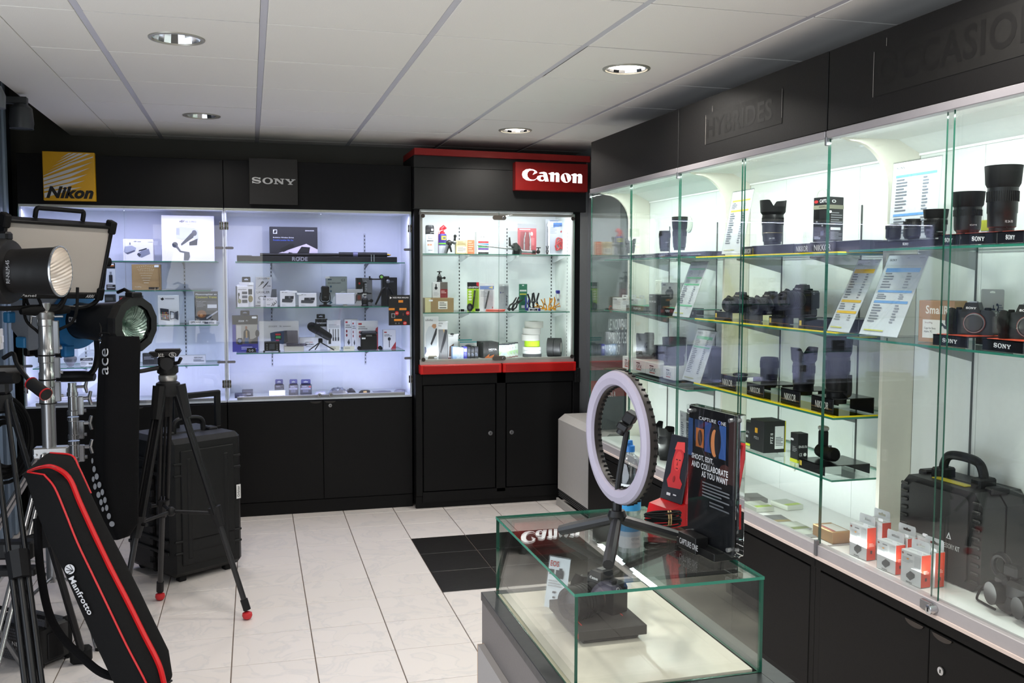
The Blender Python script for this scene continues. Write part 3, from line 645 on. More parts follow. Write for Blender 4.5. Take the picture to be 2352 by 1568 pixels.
def blister(name, label, cat, loc, w, h, col, prints, bubble, rz=0, group=None, holes=True, inner=None):
    t = thing(name, label, cat, loc, rz, group); q = rrect(-w/2, 0, w/2, h, min(w, h)*.06)
    m = MB(); m.T = P3(0, .012, 0) @ RX(PI/2); hl = [(-w*.12, h*.93), (w*.12, h*.93), (w*.12, h*.955), (0, h*.97), (-w*.12, h*.955)]
    m.poly([q, hl], C(col)); m.poly([q, hl], C(col), .001); m.prism(q, 0, .001, C(col), cap=False); m.build('backing_card', t)
    MB().flat(prints, w, h, -w/2, 0, .0105).build('printed_card', t)
    x0, z0, x1, z1 = bubble; m = MB(); m.box(-w/2+w*x0, -.012, h*z0, -w/2+w*x1, .0105, h*z1, PLAS, .006); m.build('clear_bubble', t, 'clear plastic bubble')
    if inner: inner(t, w, h)
    return t
def sheet(label, bl, br, tl, head, lines, hexh, xb, group='price sheets in clear acrylic holders', bars=((.86, 1),), lean=None):
    BL = at(*bl, X=xb); BL.z = min((1.648, 1.36, 1.02, 1.64, 1.358, 1.06, .838, 1.352, .612), key=lambda q: abs(q-BL.z))+.0035; BR_ = at(*br, X=xb); TL = at(*tl, Y=BL.y); BR_.z = BL.z
    u = (BR_-BL); W = u.length; u.normalize(); v = TL-BL; H_ = v.length; v.normalize(); n = u.cross(v).normalized()
    t = thing('price_sheet', label, 'price list', tuple(BL), 0, group); M_ = Matrix.Identity(4)
    for i, c in enumerate((u, -n, v)):
        for j in range(3): M_[j][i] = c[j]
    # local x right, y into the sheet, z up the sheet
    m = MB(); m.T = M_; m.box(0, -.002, 0, W, -.0008, H_, ACR); m.box(0, .0012, 0, W, .0028, H_, ACR); m.cyl((0, .0004, H_), (W, .0004, H_), .003, ACR, n=8)
    m.build('acrylic_holder', t)
    b_ = MB(); mm = Matrix.Identity(4); b_.T = M_
    gz = -BL.z+max(BL.z-.002, 0) ; b_.T = Matrix.Identity(4)
    foot = [tuple(u*0+Vector((0, 0, 0))), tuple(u*W), tuple(u*W+Vector((.09, 0, 0))), tuple(Vector((.09, 0, 0)))]
    b_.add(foot+[(p[0], p[1], p[2]+.002) for p in foot], [(0,1,2,3),(4,5,6,7),(0,1,5,4),(1,2,6,5),(2,3,7,6),(3,0,4,7)], ACR); b_.build('holder_foot', t)
    m = MB(); m.T = M_; m.box(.002, -.0006, .001, W-.002, .0008, H_-.003, PAPER); m.build('paper', t)
    pr = [('t', head, .08, .915, .08+.032*len(head) if head[0] != '@' else .26, .945, '#30343c'), ('r', .8, .95, .93, .956, '#9aa0ac'), ('r', .5, .95, .56, .956, '#9aa0ac'), ('r', .54, .25, .542, .9, '#b8bcc6')]
    for z0, k in bars: pr.append(('r', .08, z0-.012*k, .93, z0+.016*k, hexh))
    zs = [b0 for b0, _ in bars]+[.12]
    for a, b0 in zip(zs[:-1], zs[1:]):
        n_ = max(1, int((a-b0)/.038)); pr.append(('l', .1, b0+.03, .34, a-.03, n_, '#6f7480')); pr.append(('l', .66, b0+.03, .78, a-.03, n_, '#7f8490'))
    pr.append(('r', .1, .055, .6, .07, '#b8b84a')); m = MB(); m.T = M_; m.flat(pr, W, H_, 0, 0, -.0008).build('printed_list', t); return t
LB = mt('#0f0f11', .38, bump=.05, bs=400, spec=.35); LB2 = mt('#151517', .5, spec=.3); LR = mt('#0b0b0c', .7, spec=.25)
LBP = mt('#15151a', .25)
def tulip(m, r0, r1, z0, z1, notch, mat, n=48, th=.002, ph=0):
    v = []; f = []
    for i in range(n):
        a = 2*PI*i/n; k = .5+.5*math.cos(2*(a-ph)); k = max(0, min(1, (k-.28)*2.3)); k = k*k*(3-2*k); top = z1-notch*(1-k)
        c, s_ = math.cos(a), math.sin(a); rt_ = r0+(r1-r0)*((top-z0)/(z1-z0))
        v += [(r0*c, r0*s_, z0), (rt_*c, rt_*s_, top), ((rt_-th)*c, (rt_-th)*s_, top), ((r0-th)*c, (r0-th)*s_, z0)]
    for i in range(n):
        a, b_ = 4*i, 4*((i+1) % n); f += [(a, b_, b_+1, a+1), (a+1, b_+1, b_+2, a+2), (a+2, b_+2, b_+3, a+3)]
    m.add(v, f, mat); return m
def lens(label, loc, h, r, prof=None, hood=None, rz=0, group=None, ring=None, name='camera_lens', text=None, collar=False, rot=None):
    """h = height without hood; prof = [(share of h, share of r)]"""
    t = thing(name, label, 'lens', loc, rz, group, rot); prof = prof or [(0, .78), (.12, .82), (.14, .9), (.3, .92), (.34, .97), (.6, .98), (.64, 1), (.93, 1), (1, .94)]
    m = MB(); P_ = []
    for a, b_ in prof: P_.append((b_*r, a*h))
    m.lathe([(1e-5, 0)]+P_+[(P_[-1][0]*.86, h), (P_[-1][0]*.8, h-.006), (1e-5, h-.004)], LB, 36, cap=False); m.build('barrel', t)
    g = MB(); k = 44; z0, z1, rr = h*.66, h*.88, r*1.0
    for i in range(k):
        a = 2*PI*i/k; g.T = RZ(a); g.box(rr-.001, -rr*.03, z0, rr+.0012, rr*.03, z1, LR)
    g.T = Matrix(); g.build('grip_ring', t, kind='stuff', smooth=0)
    if ring: MB().torus((0, 0, h*ring[0]), r*ring[2] if len(ring) > 2 else r*.97, .0012, mt(ring[1], .3), 36, 6).build('colour_ring', t)
    if hood:
        kind, hh, hr = hood[0], hood[1], hood[2]; hm = MB()
        if kind == 't': hm.lathe([(r*.98, h*.97), (hr*.97, h+hh*.12), (hr*.94, h+hh*.12), (r*.9, h*.97)], LR, 40, cap=False); tulip(hm, hr*.97, hr*1.04, h+hh*.12, h+hh, hh*.5, LR, ph=hood[3] if len(hood) > 3 else 0)
        else: hm.lathe([(r*.98, h*.96), (hr*.95, h+hh*.1), (hr*1.03, h+hh), (hr*.98, h+hh), (hr*.9, h+hh*.1), (r*.9, h*.96)], LR, 40, cap=False)
        hm.build('lens_hood', t)
    if text:
        m = MB(); m.T = RZ(text[1] if len(text) > 1 else 0); m.flat([('t', text[0], 0, 0, 1, 1, '#b9bbc0')], r*.5, h*.05, -r*.25, h*(text[2] if len(text) > 2 else .4), -r*1.004); m.build('printed_marks', t)
    if collar:
        m = MB(); m.T = P3(0, 0, h*.26); m.torus((0, 0, 0), r*.93, r*.1, LB2, 28, 8); m.T = Matrix()
        m.tube(bez([(0, -r*.9, h*.24), (0, -r*1.5, h*.2), (0, -r*1.75, h*.3), (0, -r*1.7, h*.62)], 6), [r*.14]*6+[r*.2]*13, LB2, 8); m.build('tripod_collar', t)
    return t
def riser(label, loc, w, d, h, text=None, rz=RR, body='#121215', line=None, top=None, group='black display risers', tw=.5, bad=None):
    t = thing('display_riser', label, 'display riser', loc, rz, group); m = MB()
    m.box(-w/2, 0, 0, w/2, .004, h, mt(body, .2), .001); m.box(-w/2, .0, h-.003, w/2, d, h, mt(body, .2)); m.box(-w/2, d-.004, 0, w/2, d, h-.003, mt(body, .2)); m.build('bent_plate', t)
    pr = []
    if line: pr.append(('r', 0.02, .3, .98, .36, line))
    if text:
        pr.append(('t', text, .5-tw/2, .3 if line is None else .28, .5+tw/2, .72, '#d9dade'))
    if bad: pr += [('r', .04, .3, .13, .8, '#cdb23c')]
    if pr: MB().flat(pr, w, h, -w/2, 0).build('printed_front', t)
    if top: MB().box(-w/2+.01, .006, h, w/2-.01, d*.8, h+.0012, mt(top, .5)).build('coloured_mat', t)
    return t
def camera_body(label, loc, s=1., rz=0, text='@SONY', ring='#8a3018', lensd=None, cap=True, hump='s', grip=1, group=None, name='mirrorless_camera'):
    """front faces -y; s scales a 127 x 96 mm body"""
    t = thing(name, label, 'camera', loc, rz, group); W, H_, D = .064*s, .075*s, .026*s
    m = MB(); m.T = RX(PI/2); m.prism([(-W, .004*s), (-W*.97, 0), (W*.97, 0), (W, .004*s), (W, H_*.84), (W*.9, H_*.95), (W*.3, H_*.98), (-W*.45, H_*.98), (-W*.97, H_*.88), (-W, H_*.8)], -D*1.9, 0, LB); m.T = Matrix(); m.build('body', t)
    g = MB(); pts = bez([(-W*.80, -.006*s, H_*.03), (-W*.82, -.012*s, H_*.4), (-W*.80, -.014*s, H_*.75), (-W*.78, -.004*s, H_*.95)], 5); g.tube(pts, [.013*s]*5+[.015*s]*6+[.013*s]*5, LR, 10)
    if grip > 1: g.box(-W, -.004*s, -.035*s, W, .045*s, .003*s, LB, .008*s); g.tube([(-W*.8, -.008*s, -.03*s), (-W*.8, -.012*s, 0)], .013*s, LR)
    g.build('hand_grip', t)
    v = MB(); v.T = P3(0, D*.1, H_*.9) 
    a, b_, hh = .026*s, .017*s, .027*s
    v.add([(-a, -.008*s, 0), (a, -.008*s, 0), (a, D*1.5, 0), (-a, D*1.5, 0), (-b_, .0, hh), (b_, .0, hh), (b_, D*1.6, hh), (-b_, D*1.6, hh)], [(0,1,5,4),(1,2,6,5),(2,3,7,6),(3,0,4,7),(4,5,6,7)], LB); v.box(-b_*.6, D*.5, hh, b_*.6, D*1.3, hh+.003*s, SILD); v.build('viewfinder_hump', t, smooth=20)
    if text: m = MB(); m.T = P3(0, D*.1-.0065*s, H_*.9+hh*.28) @ RX(math.radians(-16)); m.flat([('t', text, 0, 0, 1, 1, '#e4e4e6')], .028*s, .007*s, -.014*s, 0, -.0012).build('printed_logo', t)
    d = MB()
    for (x, y, r) in ((-W*.62, D*.9, .0085), (W*.62, D*.9, .0095)): d.T = P3(x, y, H_*.92); d.lathe([(r*s, 0), (r*s, .010*s), (r*.8*s, .012*s), (1e-5, .012*s)], LR, 20)
    d.T = Matrix(); d.build('control_dials', t) if 0 else None
    for (x, y, r) in ((-W*.62, D*.9, .0085), (W*.62, D*.9, .0095)):
        MB().lathe([(r*s, 0), (r*s, .010*s), (r*.8*s, .012*s), (1e-5, .012*s)], LR, 20).build('control_dial', t, loc=(x, y, H_*.9))
    cx = W*.16; m = MB(); m.T = P3(cx, 0, H_*.46) @ RX(PI/2)
    m.lathe([(.029*s, -.002), (.029*s, .006*s), (.028*s, .008*s), (.024*s, .008*s)], mt('#8a8785', .3, .9), 40, cap=False); m.build('mount_ring', t)
    if ring: m = MB(); m.T = P3(cx, 0, H_*.46) @ RX(PI/2); m.torus((0, 0, .006*s), .0295*s, .0007*s, mt(ring, .35), 40, 6); m.build('coloured_ring', t)
    if lensd:
        L, R_ = lensd; m = MB(); m.T = P3(cx, 0, H_*.46) @ RX(PI/2)
        m.lathe([(.025*s, .006*s), (R_*.9, .012), (R_*.92, L*.35), (R_, L*.4), (R_, L*.92), (R_*.94, L), (R_*.8, L), (R_*.7, L-.008), (1e-5, L-.010)], LB, 36, cap=False)
        for q in (.45, .55, .65, .75): m.torus((0, 0, L*q), R_, .0012, LR, 32, 6)
        m.build('attached_lens', t); g = MB(); g.T = P3(cx, 0, H_*.46) @ RX(PI/2); g.lathe([(R_*.68, L-.007), (R_*.4, L-.004), (1e-5, L-.003)], LBP, 28, cap=False); g.build('front_glass', t)
    elif cap:
        m = MB(); m.T = P3(cx, 0, H_*.46) @ RX(PI/2); m.lathe([(.0265*s, .006*s), (.0265*s, .011*s), (.0235*s, .0125*s), (.023*s, .0115*s), (1e-5, .0115*s)], mt('#2c2c2e', .5), 36, cap=False); m.build('body_cap', t)
    for sx in (-1, 1): MB().torus((sx*W*.99, D*.6, H_*.82), .005*s, .0011*s, SIL, 14, 5, 'X').build('strap_lug', t)
    return t
def can(label, loc, r, h, body, cap, prints, capcol, rz=0, group=None):
    t = thing('spray_can', label, 'spray can', loc, rz, group)
    MB().lathe([(r*.9, 0), (r, .004), (r, h*.66), (r*.97, h*.69), (r*.8, h*.72)], mt(body, .35), 28).build('can_body', t)
    m = MB()
    if cap == 'flat': m.lathe([(r*.98, h*.68), (r*.98, h*.93), (r*.9, h*.985), (r*.7, h), (1e-5, h)], mt(capcol, .4), 28)
    else:
        m.lathe([(r*.6, h*.72), (r*.62, h*.78), (r*.3, h*.8)], mt(capcol, .4), 20); m.tube([(-r*.2, 0, h*.8), (-r*.1, 0, h*.9), (r*.3, 0, h*.96), (r*.9, 0, h*.9)], [r*.5, r*.6, r*.55, r*.3], mt(capcol, .4), 10); m.tube([(-r*.95, -r*.2, h*.15), (-r*.95, -r*.2, h*.75), (-r*.6, -r*.1, h*.86)], .0016, mt('#c01818', .4), 6)
    m.build('cap', t); m = MB(); n = 14
    for p in prints:                                            # curved label patches (angle0, z0, angle1, z1, colour)
        a0, z0, a1, z1, col = p; v = []; 
        for i in range(n+1):
            a = -PI/2+a0+(a1-a0)*i/n; v += [((r+.0006)*math.cos(a), (r+.0006)*math.sin(a), h*z0), ((r+.0006)*math.cos(a), (r+.0006)*math.sin(a), h*z1)]
        m.add(v, [(2*i, 2*i+2, 2*i+3, 2*i+1) for i in range(n)], C(col))
    m.build('printed_label', t); return t
def clamp(label, loc, s, col, tip, rz=0, rot=None, group='spring clamps', shape='spring'):
    t = thing('spring_clamp', label, 'clamp', loc, rz, group, rot); b_ = mt(col, .4)
    for k in (-1, 1):
        m = MB(); m.tube([(k*.004*s, 0, 0), (k*.014*s, 0, .03*s), (k*.006*s, 0, .055*s), (k*.016*s, 0, .10*s)], [.005*s, .006*s, .006*s, .005*s], b_, 8); m.build('jaw_arm', t)
        MB().box(k*.004*s-.008*s, -.008*s, -.004*s, k*.004*s+.008*s, .008*s, .016*s, mt(tip, .5), .003*s).build('jaw_pad', t)
    MB().cyl((0, -.010*s, .052*s), (0, .010*s, .052*s), .007*s, SIL).build('spring', t); return t
def ballhead(name, label, cat, loc, s, rz=0, group=None):
    t = thing(name, label, cat, loc, rz, group)
    MB().lathe([(.022*s, 0), (.022*s, .006*s), (.019*s, .01*s), (.021*s, .034*s), (.017*s, .046*s), (.012*s, .05*s)], LB, 24).build('housing', t)
    MB().ball((0, 0, .052*s), .014*s, SILD, 16).lathe([(.007*s, .06*s), (.006*s, .075*s), (.02*s, .078*s), (.02*s, .084*s), (.004*s, .086*s)], LB, 20).build('ball_and_plate', t)
    MB().cyl((.018*s, 0, .03*s), (.036*s, 0, .032*s), .006*s, LB).ball((.04*s, 0, .032*s), .011*s, LR, 12).build('lock_knob', t)
    MB().cyl((0, 0, .084*s), (0, 0, .095*s), .003*s, SIL, n=8).build('screw', t); return t
def tape(label, loc, r, w, col, core, rz=0, rot=None, group='rolls of gaffer tape', lay=True):
    t = thing('tape_roll', label, 'tape roll', loc, rz, group, rot); rc = r*.5
    MB().lathe([(rc+.002, 0), (r-.001, 0), (r, .001), (r, w-.001), (r-.001, w), (rc+.002, w)], mt(col, .6, bump=.1), 40, cap=False).build('tape', t)
    MB().lathe([(rc, 0), (rc+.002, 0), (rc+.002, w), (rc, w), (rc, 0)], mt(core, .7), 32, cap=False).build('cardboard_core', t); return t
# ================================================================ GOODS: back-wall showcases
Z11, Z12, Z13, Z14, ZB = 1.6398, 1.4568, 1.2368, .9808, .7578
Z21, Z22, Z23 = 1.6398, 1.3468, 1.0508
W1 = '#e4e2ea'
bcart('product_box', 'tall white box with a camera gimbal picture, top shelf beside the chrome hinge', 'box', 370, 491, 495, 6.42, Z11, .17, '#e9e6ef', [('t', 'dji', .34, .84, .44, .9, '#20222c', 'bi'), ('t', 'RS 3 PRO', .46, .845, .66, .885, '#7c7f8e'), ('t', 'COMBO', .42, .785, .57, .81, '#9a9cab'),
    ('p', [(.27, .5), (.29, .73), (.36, .76), (.5, .74), (.62, .73), (.7, .68), (.7, .48), (.66, .42), (.6, .5), (.4, .47)], '#b9bcc6'), ('p', [(.27, .58), (.34, .57), (.34, .72), (.28, .73)], '#9da1ae'), ('e', .62, .62, .05, .065, '#4a4e5a'), ('p', [(.36, .38), (.37, .34), (.6, .52), (.62, .6), (.56, .62)], '#3c404c'), ('e', .25, .36, .055, .06, '#3a3e48'), ('p', [(.2, .33), (.26, .31), (.34, .2), (.52, .17), (.52, .2), (.36, .23), (.29, .35)], '#4d515d'), ('p', [(.41, .02), (.42, .2), (.52, .2), (.53, .1), (.5, .02)], '#5a5d66'), ('p', [(.52, .42), (.52, .35), (.67, .36), (.68, .5)], '#343843')])
bcart('product_box', 'small white box picturing a folded drone and its controller', 'box', 282, 351, 549, 6.42, Z11, .09, '#dcdbe2', [('t', 'dji', .36, .86, .46, .92, '#20222c', 'bi'), ('r', .48, .87, .6, .9, '#8a8d99'), ('p', [(.02, .42), (.14, .3), (.4, .44), (.44, .6), (.3, .7), (.06, .66)], '#9ea3b4'), ('p', [(.05, .38), (.15, .3), (.4, .44), (.38, .5), (.14, .38)], '#555a6c'), ('p', [(.46, .3), (.52, .2), (.62, .16), (.9, .34), (.86, .56), (.62, .48)], '#7b8093'), ('p', [(.46, .3), (.54, .18), (.6, .3), (.5, .38)], '#3b3f4c'), ('p', [(.52, .44), (.8, .56), (.78, .6), (.52, .49)], '#2e313c'), ('r', .22, .74, .25, .84, '#555a6c')], price=(.92, .93))
bcart('product_box', 'brown kraft box printed with a white heart of small icons', 'box', 302, 368, 607, 6.43, Z12, .08, '#a98a62', [('t', 'SmallRig', .1, .09, .32, .15, '#e0d6c4')]+[('e', .5+(k % 9-4)*.075*(.25+.75*(k//9)/7), .28+.66*(k//9)/7-.05*abs((k % 9-4))/4*(k//9 > 5), .012, .014, '#d9cdb8') for k in range(72)]+[('r', .58, .03, .94, .11, '#2a2320'), ('r', .95, .0, 1, 1, '#8a6e4a')], price=(.88, .93))
bcart('blister_pack', 'hanging pack with a dark header and a small black plug, left of the kraft box', 'package', 243, 264, 604, 6.43, Z12, .02, '#cfd2e0', [('r', 0, .8, 1, 1, '#1d1a1c'), ('r', .1, .88, .9, .93, '#c96a2a'), ('r', .3, .28, .7, .56, '#25262c'), ('r', .38, .56, .62, .68, '#8d909c'), ('r', 0, 0, 1, .2, '#1d1a1c'), ('l', .1, .05, .9, .17, 2, '#c9cbd4')], price=(.7, .95, .01))
bcart('product_box', 'black box with a red oval mark behind the blue film lamp', 'box', 273, 327, 679, 6.45, Z13, .06, '#1c1d20', [('e', .12, .85, .09, .09, '#c02020'), ('r', .25, .74, .75, .79, '#8b8d94')], tab=(.3, .03, '#17181b'))
bcart('product_box', 'dark box with a white price label, left of the red oval box', 'box', 240, 264, 676, 6.47, Z13, .05, '#26272b', [('r', .1, .8, .8, .9, '#55575e')], price=(.7, .62))
bcart('product_box', 'white software box picturing an open colour target', 'box', 362, 411, 678, 6.44, Z13, .03, '#e7e6ec', [('p', [(.12, .88), (.24, .93), (.3, .86), (.2, .82)], '#26262c'), ('r', .34, .87, .78, .9, '#9b9ca6'), ('p', [(.12, .16), (.1, .56), (.5, .52), (.54, .12)], '#2b2e3c')]+[('r', .15+.058*(k % 6), .2+.06*(k//6), .19+.058*(k % 6), .24+.06*(k//6), random.choice(['#b04a3a', '#4a7a58', '#4a5ea0', '#c9a24a', '#9b9ca6', '#d6d7de'])) for k in range(24)]+[('p', [(.56, .16), (.56, .46), (.78, .42), (.78, .2)], '#3c3f4b'), ('p', [(.6, .2), (.6, .42), (.74, .4), (.74, .22)], '#cfd1db'), ('p', [(.8, .2), (.8, .42), (.95, .46), (.95, .14)], '#4a4d59')])
bcart('photo_book', 'dark grey book in film with yellow and white title, right of the colour target box', 'book', 446, 500, 669, 6.44, Z13+.018, .012, '#4a4b50', [('t', 'Photographier en', .06, .86, .95, .93, '#e6e7f0', 'b'), ('t', 'Couleurs Vraies', .06, .77, .95, .85, '#c3bd3e', 'b'), ('t', 'TrueColors', .08, .64, .5, .69, '#b9bbc6'), ('l', .1, .46, .48, .62, 4, '#8d8f99'), ('e', .3, .24, .2, .13, '#8a5a3c'), ('e', .28, .2, .07, .05, '#c48a5a'), ('r', .52, .36, .95, .68, '#62646b'), ('r', .55, .44, .95, .56, '#e2e3ea'), ('p', [(.5, .06), (.98, .3), (.98, .36), (.5, .12)], '#b9bbc6')])
bcart('target_card', 'flat white and grey test card in front of the dark grey book', 'card', 434, 497, 736, 6.40, Z13, .006, '#e9e9ef', [('t', 'QPCARD 101', .06, .3, .6, .8, '#1c1d24', 'bi'), ('r', .56, .15, .7, .6, '#4a4d59'), ('r', .72, .15, .92, .6, '#8d8f9a')])
# light meter bulb on shelf four
p = at(162, 842, Y=6.44); t = thing('light_meter', 'small smoky grey domed light meter on the lowest shelf behind the silver stands', 'light meter', (p.x, 6.44, Z14)); r_ = .036
MB().lathe([(.012, 0), (.02, .004), (.022, .016), (.034, .028), (.038, .045), (.036, .058), (.02, .068), (1e-5, .07)], mt('#7b7a82', .15), 28).build('dome', t); MB().lathe([(.0345, .028), (.0390, .045)], mt('#4a4a52', .3), 28, cap=False).build('rim', t)
bcart('product_box', 'little white box with a dark label band, beside the domed light meter', 'box', 184, 213, 821, 6.45, Z14, .05, '#dddbe2', [('r', 0, .62, 1, .92, '#2a2c38'), ('t', 'elinchrom', .25, .7, .9, .84, '#e6e7f0', 'b'), ('l', .06, .1, .5, .5, 3, '#9b9ca6'), ('r', .66, .1, .96, .34, '#55575e')])
bcart('product_box', 'slim black box standing beside the fluid head, behind the long padded bag', 'box', 327, 360, 811, 6.44, Z14, .05, '#2a2b30', [('l', .1, .4, .8, .7, 2, '#8b8d99')])
bcart('product_box', 'long white box with small capitals, right of the fluid head', 'box', 402, 472, 816, 6.46, Z14, .05, '#d4d3dc', [('t', 'SEKONIC', .62, .62, .92, .8, '#3a3c48', 'b'), ('l', .6, .15, .95, .5, 3, '#5a5d68')])
for i, (a, b_, c, l) in enumerate(((78, 128, 908, 'low white box on the case floor at the far left'), (135, 196, 911, 'low white box on the case floor between the two silver stands'), (203, 219, 912, 'sliver of a white box on the case floor beside the hanging padded bag'), (432, 481, 912, 'low white box on the case floor behind the tall case handle'))):
    bcart('product_box', l, 'box', a, b_, c, 6.5, ZB, .08, '#e4e2ee', [('l', .1, .3, .6, .7, 2, '#a9aabb')], group='white boxes on the case floor')
# --- second case, top shelf
bcart('product_box', 'black and white box picturing a wireless transmitter with blue subtitle', 'box', 619, 729, 521, 6.46, Z21, .1, '#26262e', [('p', [(0, 0), (0, .2), (.16, .24), (.76, .52), (1, .36), (1, 0)], '#c9bfd2'), ('r', .07, .80, .155, .92, '#dfe0ea'), ('p', [(.08, .82), (.1, .9), (.15, .9), (.13, .82)], '#20222a'), ('t', 'SENNHEISER', .74, .88, .93, .915, '#e6e7f0', 'b'), ('t', 'Evolution Wireless Digital', .07, .67, .5, .71, '#e6e7f0', 'b'), ('t', 'Portable Lavalier Mic Set', .07, .60, .49, .64, '#4a6ad0', 'b'), ('p', [(.2, .36), (.28, .28), (.5, .42), (.5, .5), (.42, .52)], '#14151a'), ('p', [(.53, .18), (.62, .36), (.66, .44), (.84, .42), (.82, .26), (.76, .14)], '#1b1c22'), ('p', [(.33, .18), (.4, .28), (.47, .26), (.42, .16)], '#101116'), ('r', .07, .02, .25, .1, '#8d86a0')])
a, w_, h_ = bk(544, 912, 590, 6.40, Z21)
t = thing('microphone_boom_set', 'long flat black box with big grey lettering and a boom pole laid across it', 'audio gear', (a-w_/2, 6.40, Z21))
MB().box(0, 0, 0, w_, .055, .036, mt('#15151b', .35), .002).box(w_*.0, .01, .036, w_*.09, .05, .040, mt('#2a2022', .4)).build('long_box', t); MB().flat([('t', 'RODE', 0, 0, 1, 1, '#8d8d98', 'b'), ('p', [(.33, -.1), (.36, -.1), (.52, 1.1), (.49, 1.1)], '#8d8d98')], .1, .026, w_*.335, .006).build('printed_logo', t)
MB().cyl((w_*.63, .04, .05), (w_*.94, .04, .05), .0165, LB2).cyl((w_*.14, .04, .045), (w_*.63, .04, .048), .011, LB).cyl((w_*.72, .04, .05), (w_*.75, .04, .05), .018, mt('#5c5c7c', .3)).build('boom_pole', t); MB().cyl((w_*.94, .04, .05), (w_*.955, .04, .05), .008, mt('#c09a3a', .25, .9)).cyl((w_*.955, .04, .05), (w_*.965, .04, .05), .004, mt('#c09a3a', .25, .9)).build('gold_plug', t, 'gold plug')
p = at(856, 600, Y=6.37); t = thing('clip_stand', 'tiny clear two-pronged holder in front of the boom pole', 'holder', (p.x, 6.37, Z21)); MB().box(-.02, -.01, 0, .02, .01, .004, ACR).build('foot', t)
for sx in (-1, 1): MB().cyl((sx*.009, 0, .004), (sx*.009, 0, .05), .0025, SIL, n=8).build('prong', t)
# second shelf
bcart('product_box', 'white box with a gold seal and a black hang tab, behind the lapel-microphone box', 'box', 549, 582, 648, 6.43, Z22, .06, '#dedde2', [('e', .78, .32, .17, .14, '#8a7a4a'), ('r', .5, .5, .9, .72, '#1c1d22'), ('t', 'Wireless GO', .4, .84, .9, .9, '#9b9ca6')], tab=(.6, .035, '#14151a'), price=(.85, .93))
bcart('product_box', 'white box with small phone and microphone pictures, leftmost on the middle shelf', 'box', 541, 570, 657, 6.375, Z22, .04, '#e3e2ea', [('r', 0, 0, .12, 1, '#4a4c58'), ('t', 'smartLav', .2, .82, .85, .88, '#26262e', 'b'), ('r', .5, .62, .92, .74, '#3a3c48'), ('r', .5, .42, .92, .55, '#44465a'), ('r', .5, .2, .92, .35, '#3a3c48'), ('e', .25, .6, .07, .09, '#1c1d22'), ('r', .2, .3, .26, .55, '#1c1d22'), ('e', .3, .28, .14, .11, '#8c8a6a')], tab=(.8, .012, '#d6d6e0'))
t0 = bcart('product_box', 'grey and black box of a lapel microphone with big capitals, under a second one', 'box', 586, 635, 664, 6.44, Z22, .06, '#b9b9bf', [('t', 'LAVALIER', .08, .76, .68, .9, '#3c3d44'), ('e', .28, .5, .14, .11, '#3c3d44'), ('e', .28, .5, .11, .085, '#b9b9bf'), ('r', .42, .42, .5, .62, '#2a2b32'), ('t', 'RODE', .1, .2, .35, .3, '#26262e', 'b'), ('p', [(.72, .5), (1, .5), (1, 1), (.78, 1)], '#55575e'), ('r', 0, .03, 1, .07, '#1c1d22')])
x, w_, h_ = bk(586, 635, 664, 6.44, Z22)
x2, w2, h2 = bk(587, 624, 636, 6.44, Z22+h_); carton('product_box', 'grey box of a lapel microphone picturing two black capsules, upper of the two', 'box', (x2, 6.44, Z22+h_+.001), w2, .055, h2, '#b4b4ba', [('t', 'LAVALIER', .14, .8, .72, .93, '#3c3d44'), ('t', 'II', .75, .8, .85, .93, '#9a8a5a'), ('p', [(.08, .1), (.3, .4), (.34, .58), (.44, .66), (.52, .56), (.42, .44)], '#1c1d22'), ('p', [(.42, .1), (.6, .38), (.78, .64), (.8, .6), (.68, .36), (.46, .08)], '#1c1d22'), ('t', 'RODE', .72, .2, .92, .3, '#26262e', 'b')])
bcart('product_box', 'low white cable box partly covered by its twin', 'box', 598, 618, 683, 6.40, Z22, .03, '#dcdbe2', [('t', 'SC', .3, .72, .8, .92, '#3c3d44')])
bcart('product_box', 'low white cable box with three black plugs printed, front of the lapel-microphone boxes', 'box', 610, 637, 683, 6.365, Z22, .03, '#e6e5ec', [('t', 'SC11', .1, .7, .58, .9, '#3c3d44'), ('t', 'RODE', .1, .18, .35, .27, '#26262e', 'b'), ('p', [(.45, .1), (.62, .32), (.5, .4), (.56, .42), (.68, .3), (.5, .08)], '#1c1d22'), ('p', [(.6, .1), (.78, .36), (.66, .5), (.7, .52), (.84, .36), (.65, .08)], '#1c1d22'), ('p', [(.76, .3), (.94, .5), (.82, .66), (.86, .7), (.98, .5), (.8, .28)], '#1c1d22')])
MIC = [('p', [(.12, .3), (.14, .5), (.62, .48), (.86, .44), (.8, .28), (.7, .26), (.16, .28)], '#4a4b52'), ('p', [(.3, .48), (.32, .68), (.9, .68), (.88, .48)], '#2e2f36'), ('r', .56, .52, .68, .66, '#6a6b72')]
bcart('product_box', 'white box picturing a grey charging case, left of the two', 'box', 643, 678, 668, 6.40, Z22, .05, '#e6e5ec', [('t', 'dji', .12, .88, .25, .94, '#20222c', 'bi'), ('r', .3, .89, .48, .92, '#9b9ca6'), ('l', .1, .05, .4, .13, 2, '#b9bac4')]+MIC, tab=(.2, .004, '#e6e5ec'), price=(.97, .95))
bcart('product_box', 'white box picturing a grey charging case, right of the two', 'box', 686, 727, 673, 6.40, Z22, .05, '#e6e5ec', [('t', 'dji', .14, .85, .26, .91, '#20222c', 'bi'), ('r', .3, .86, .42, .89, '#9b9ca6'), ('l', .12, .05, .4, .13, 2, '#b9bac4')]+[('p', [(x-.02 if 0 else x, y-.02) for x, y in p[1]], p[2]) if p[0] == 'p' else p for p in MIC], price=(.03, .95))
p = at(747, 700, Y=6.42); t = thing('desk_microphone', 'small black desk microphone on a round foot', 'microphone', (p.x, 6.42, Z22))
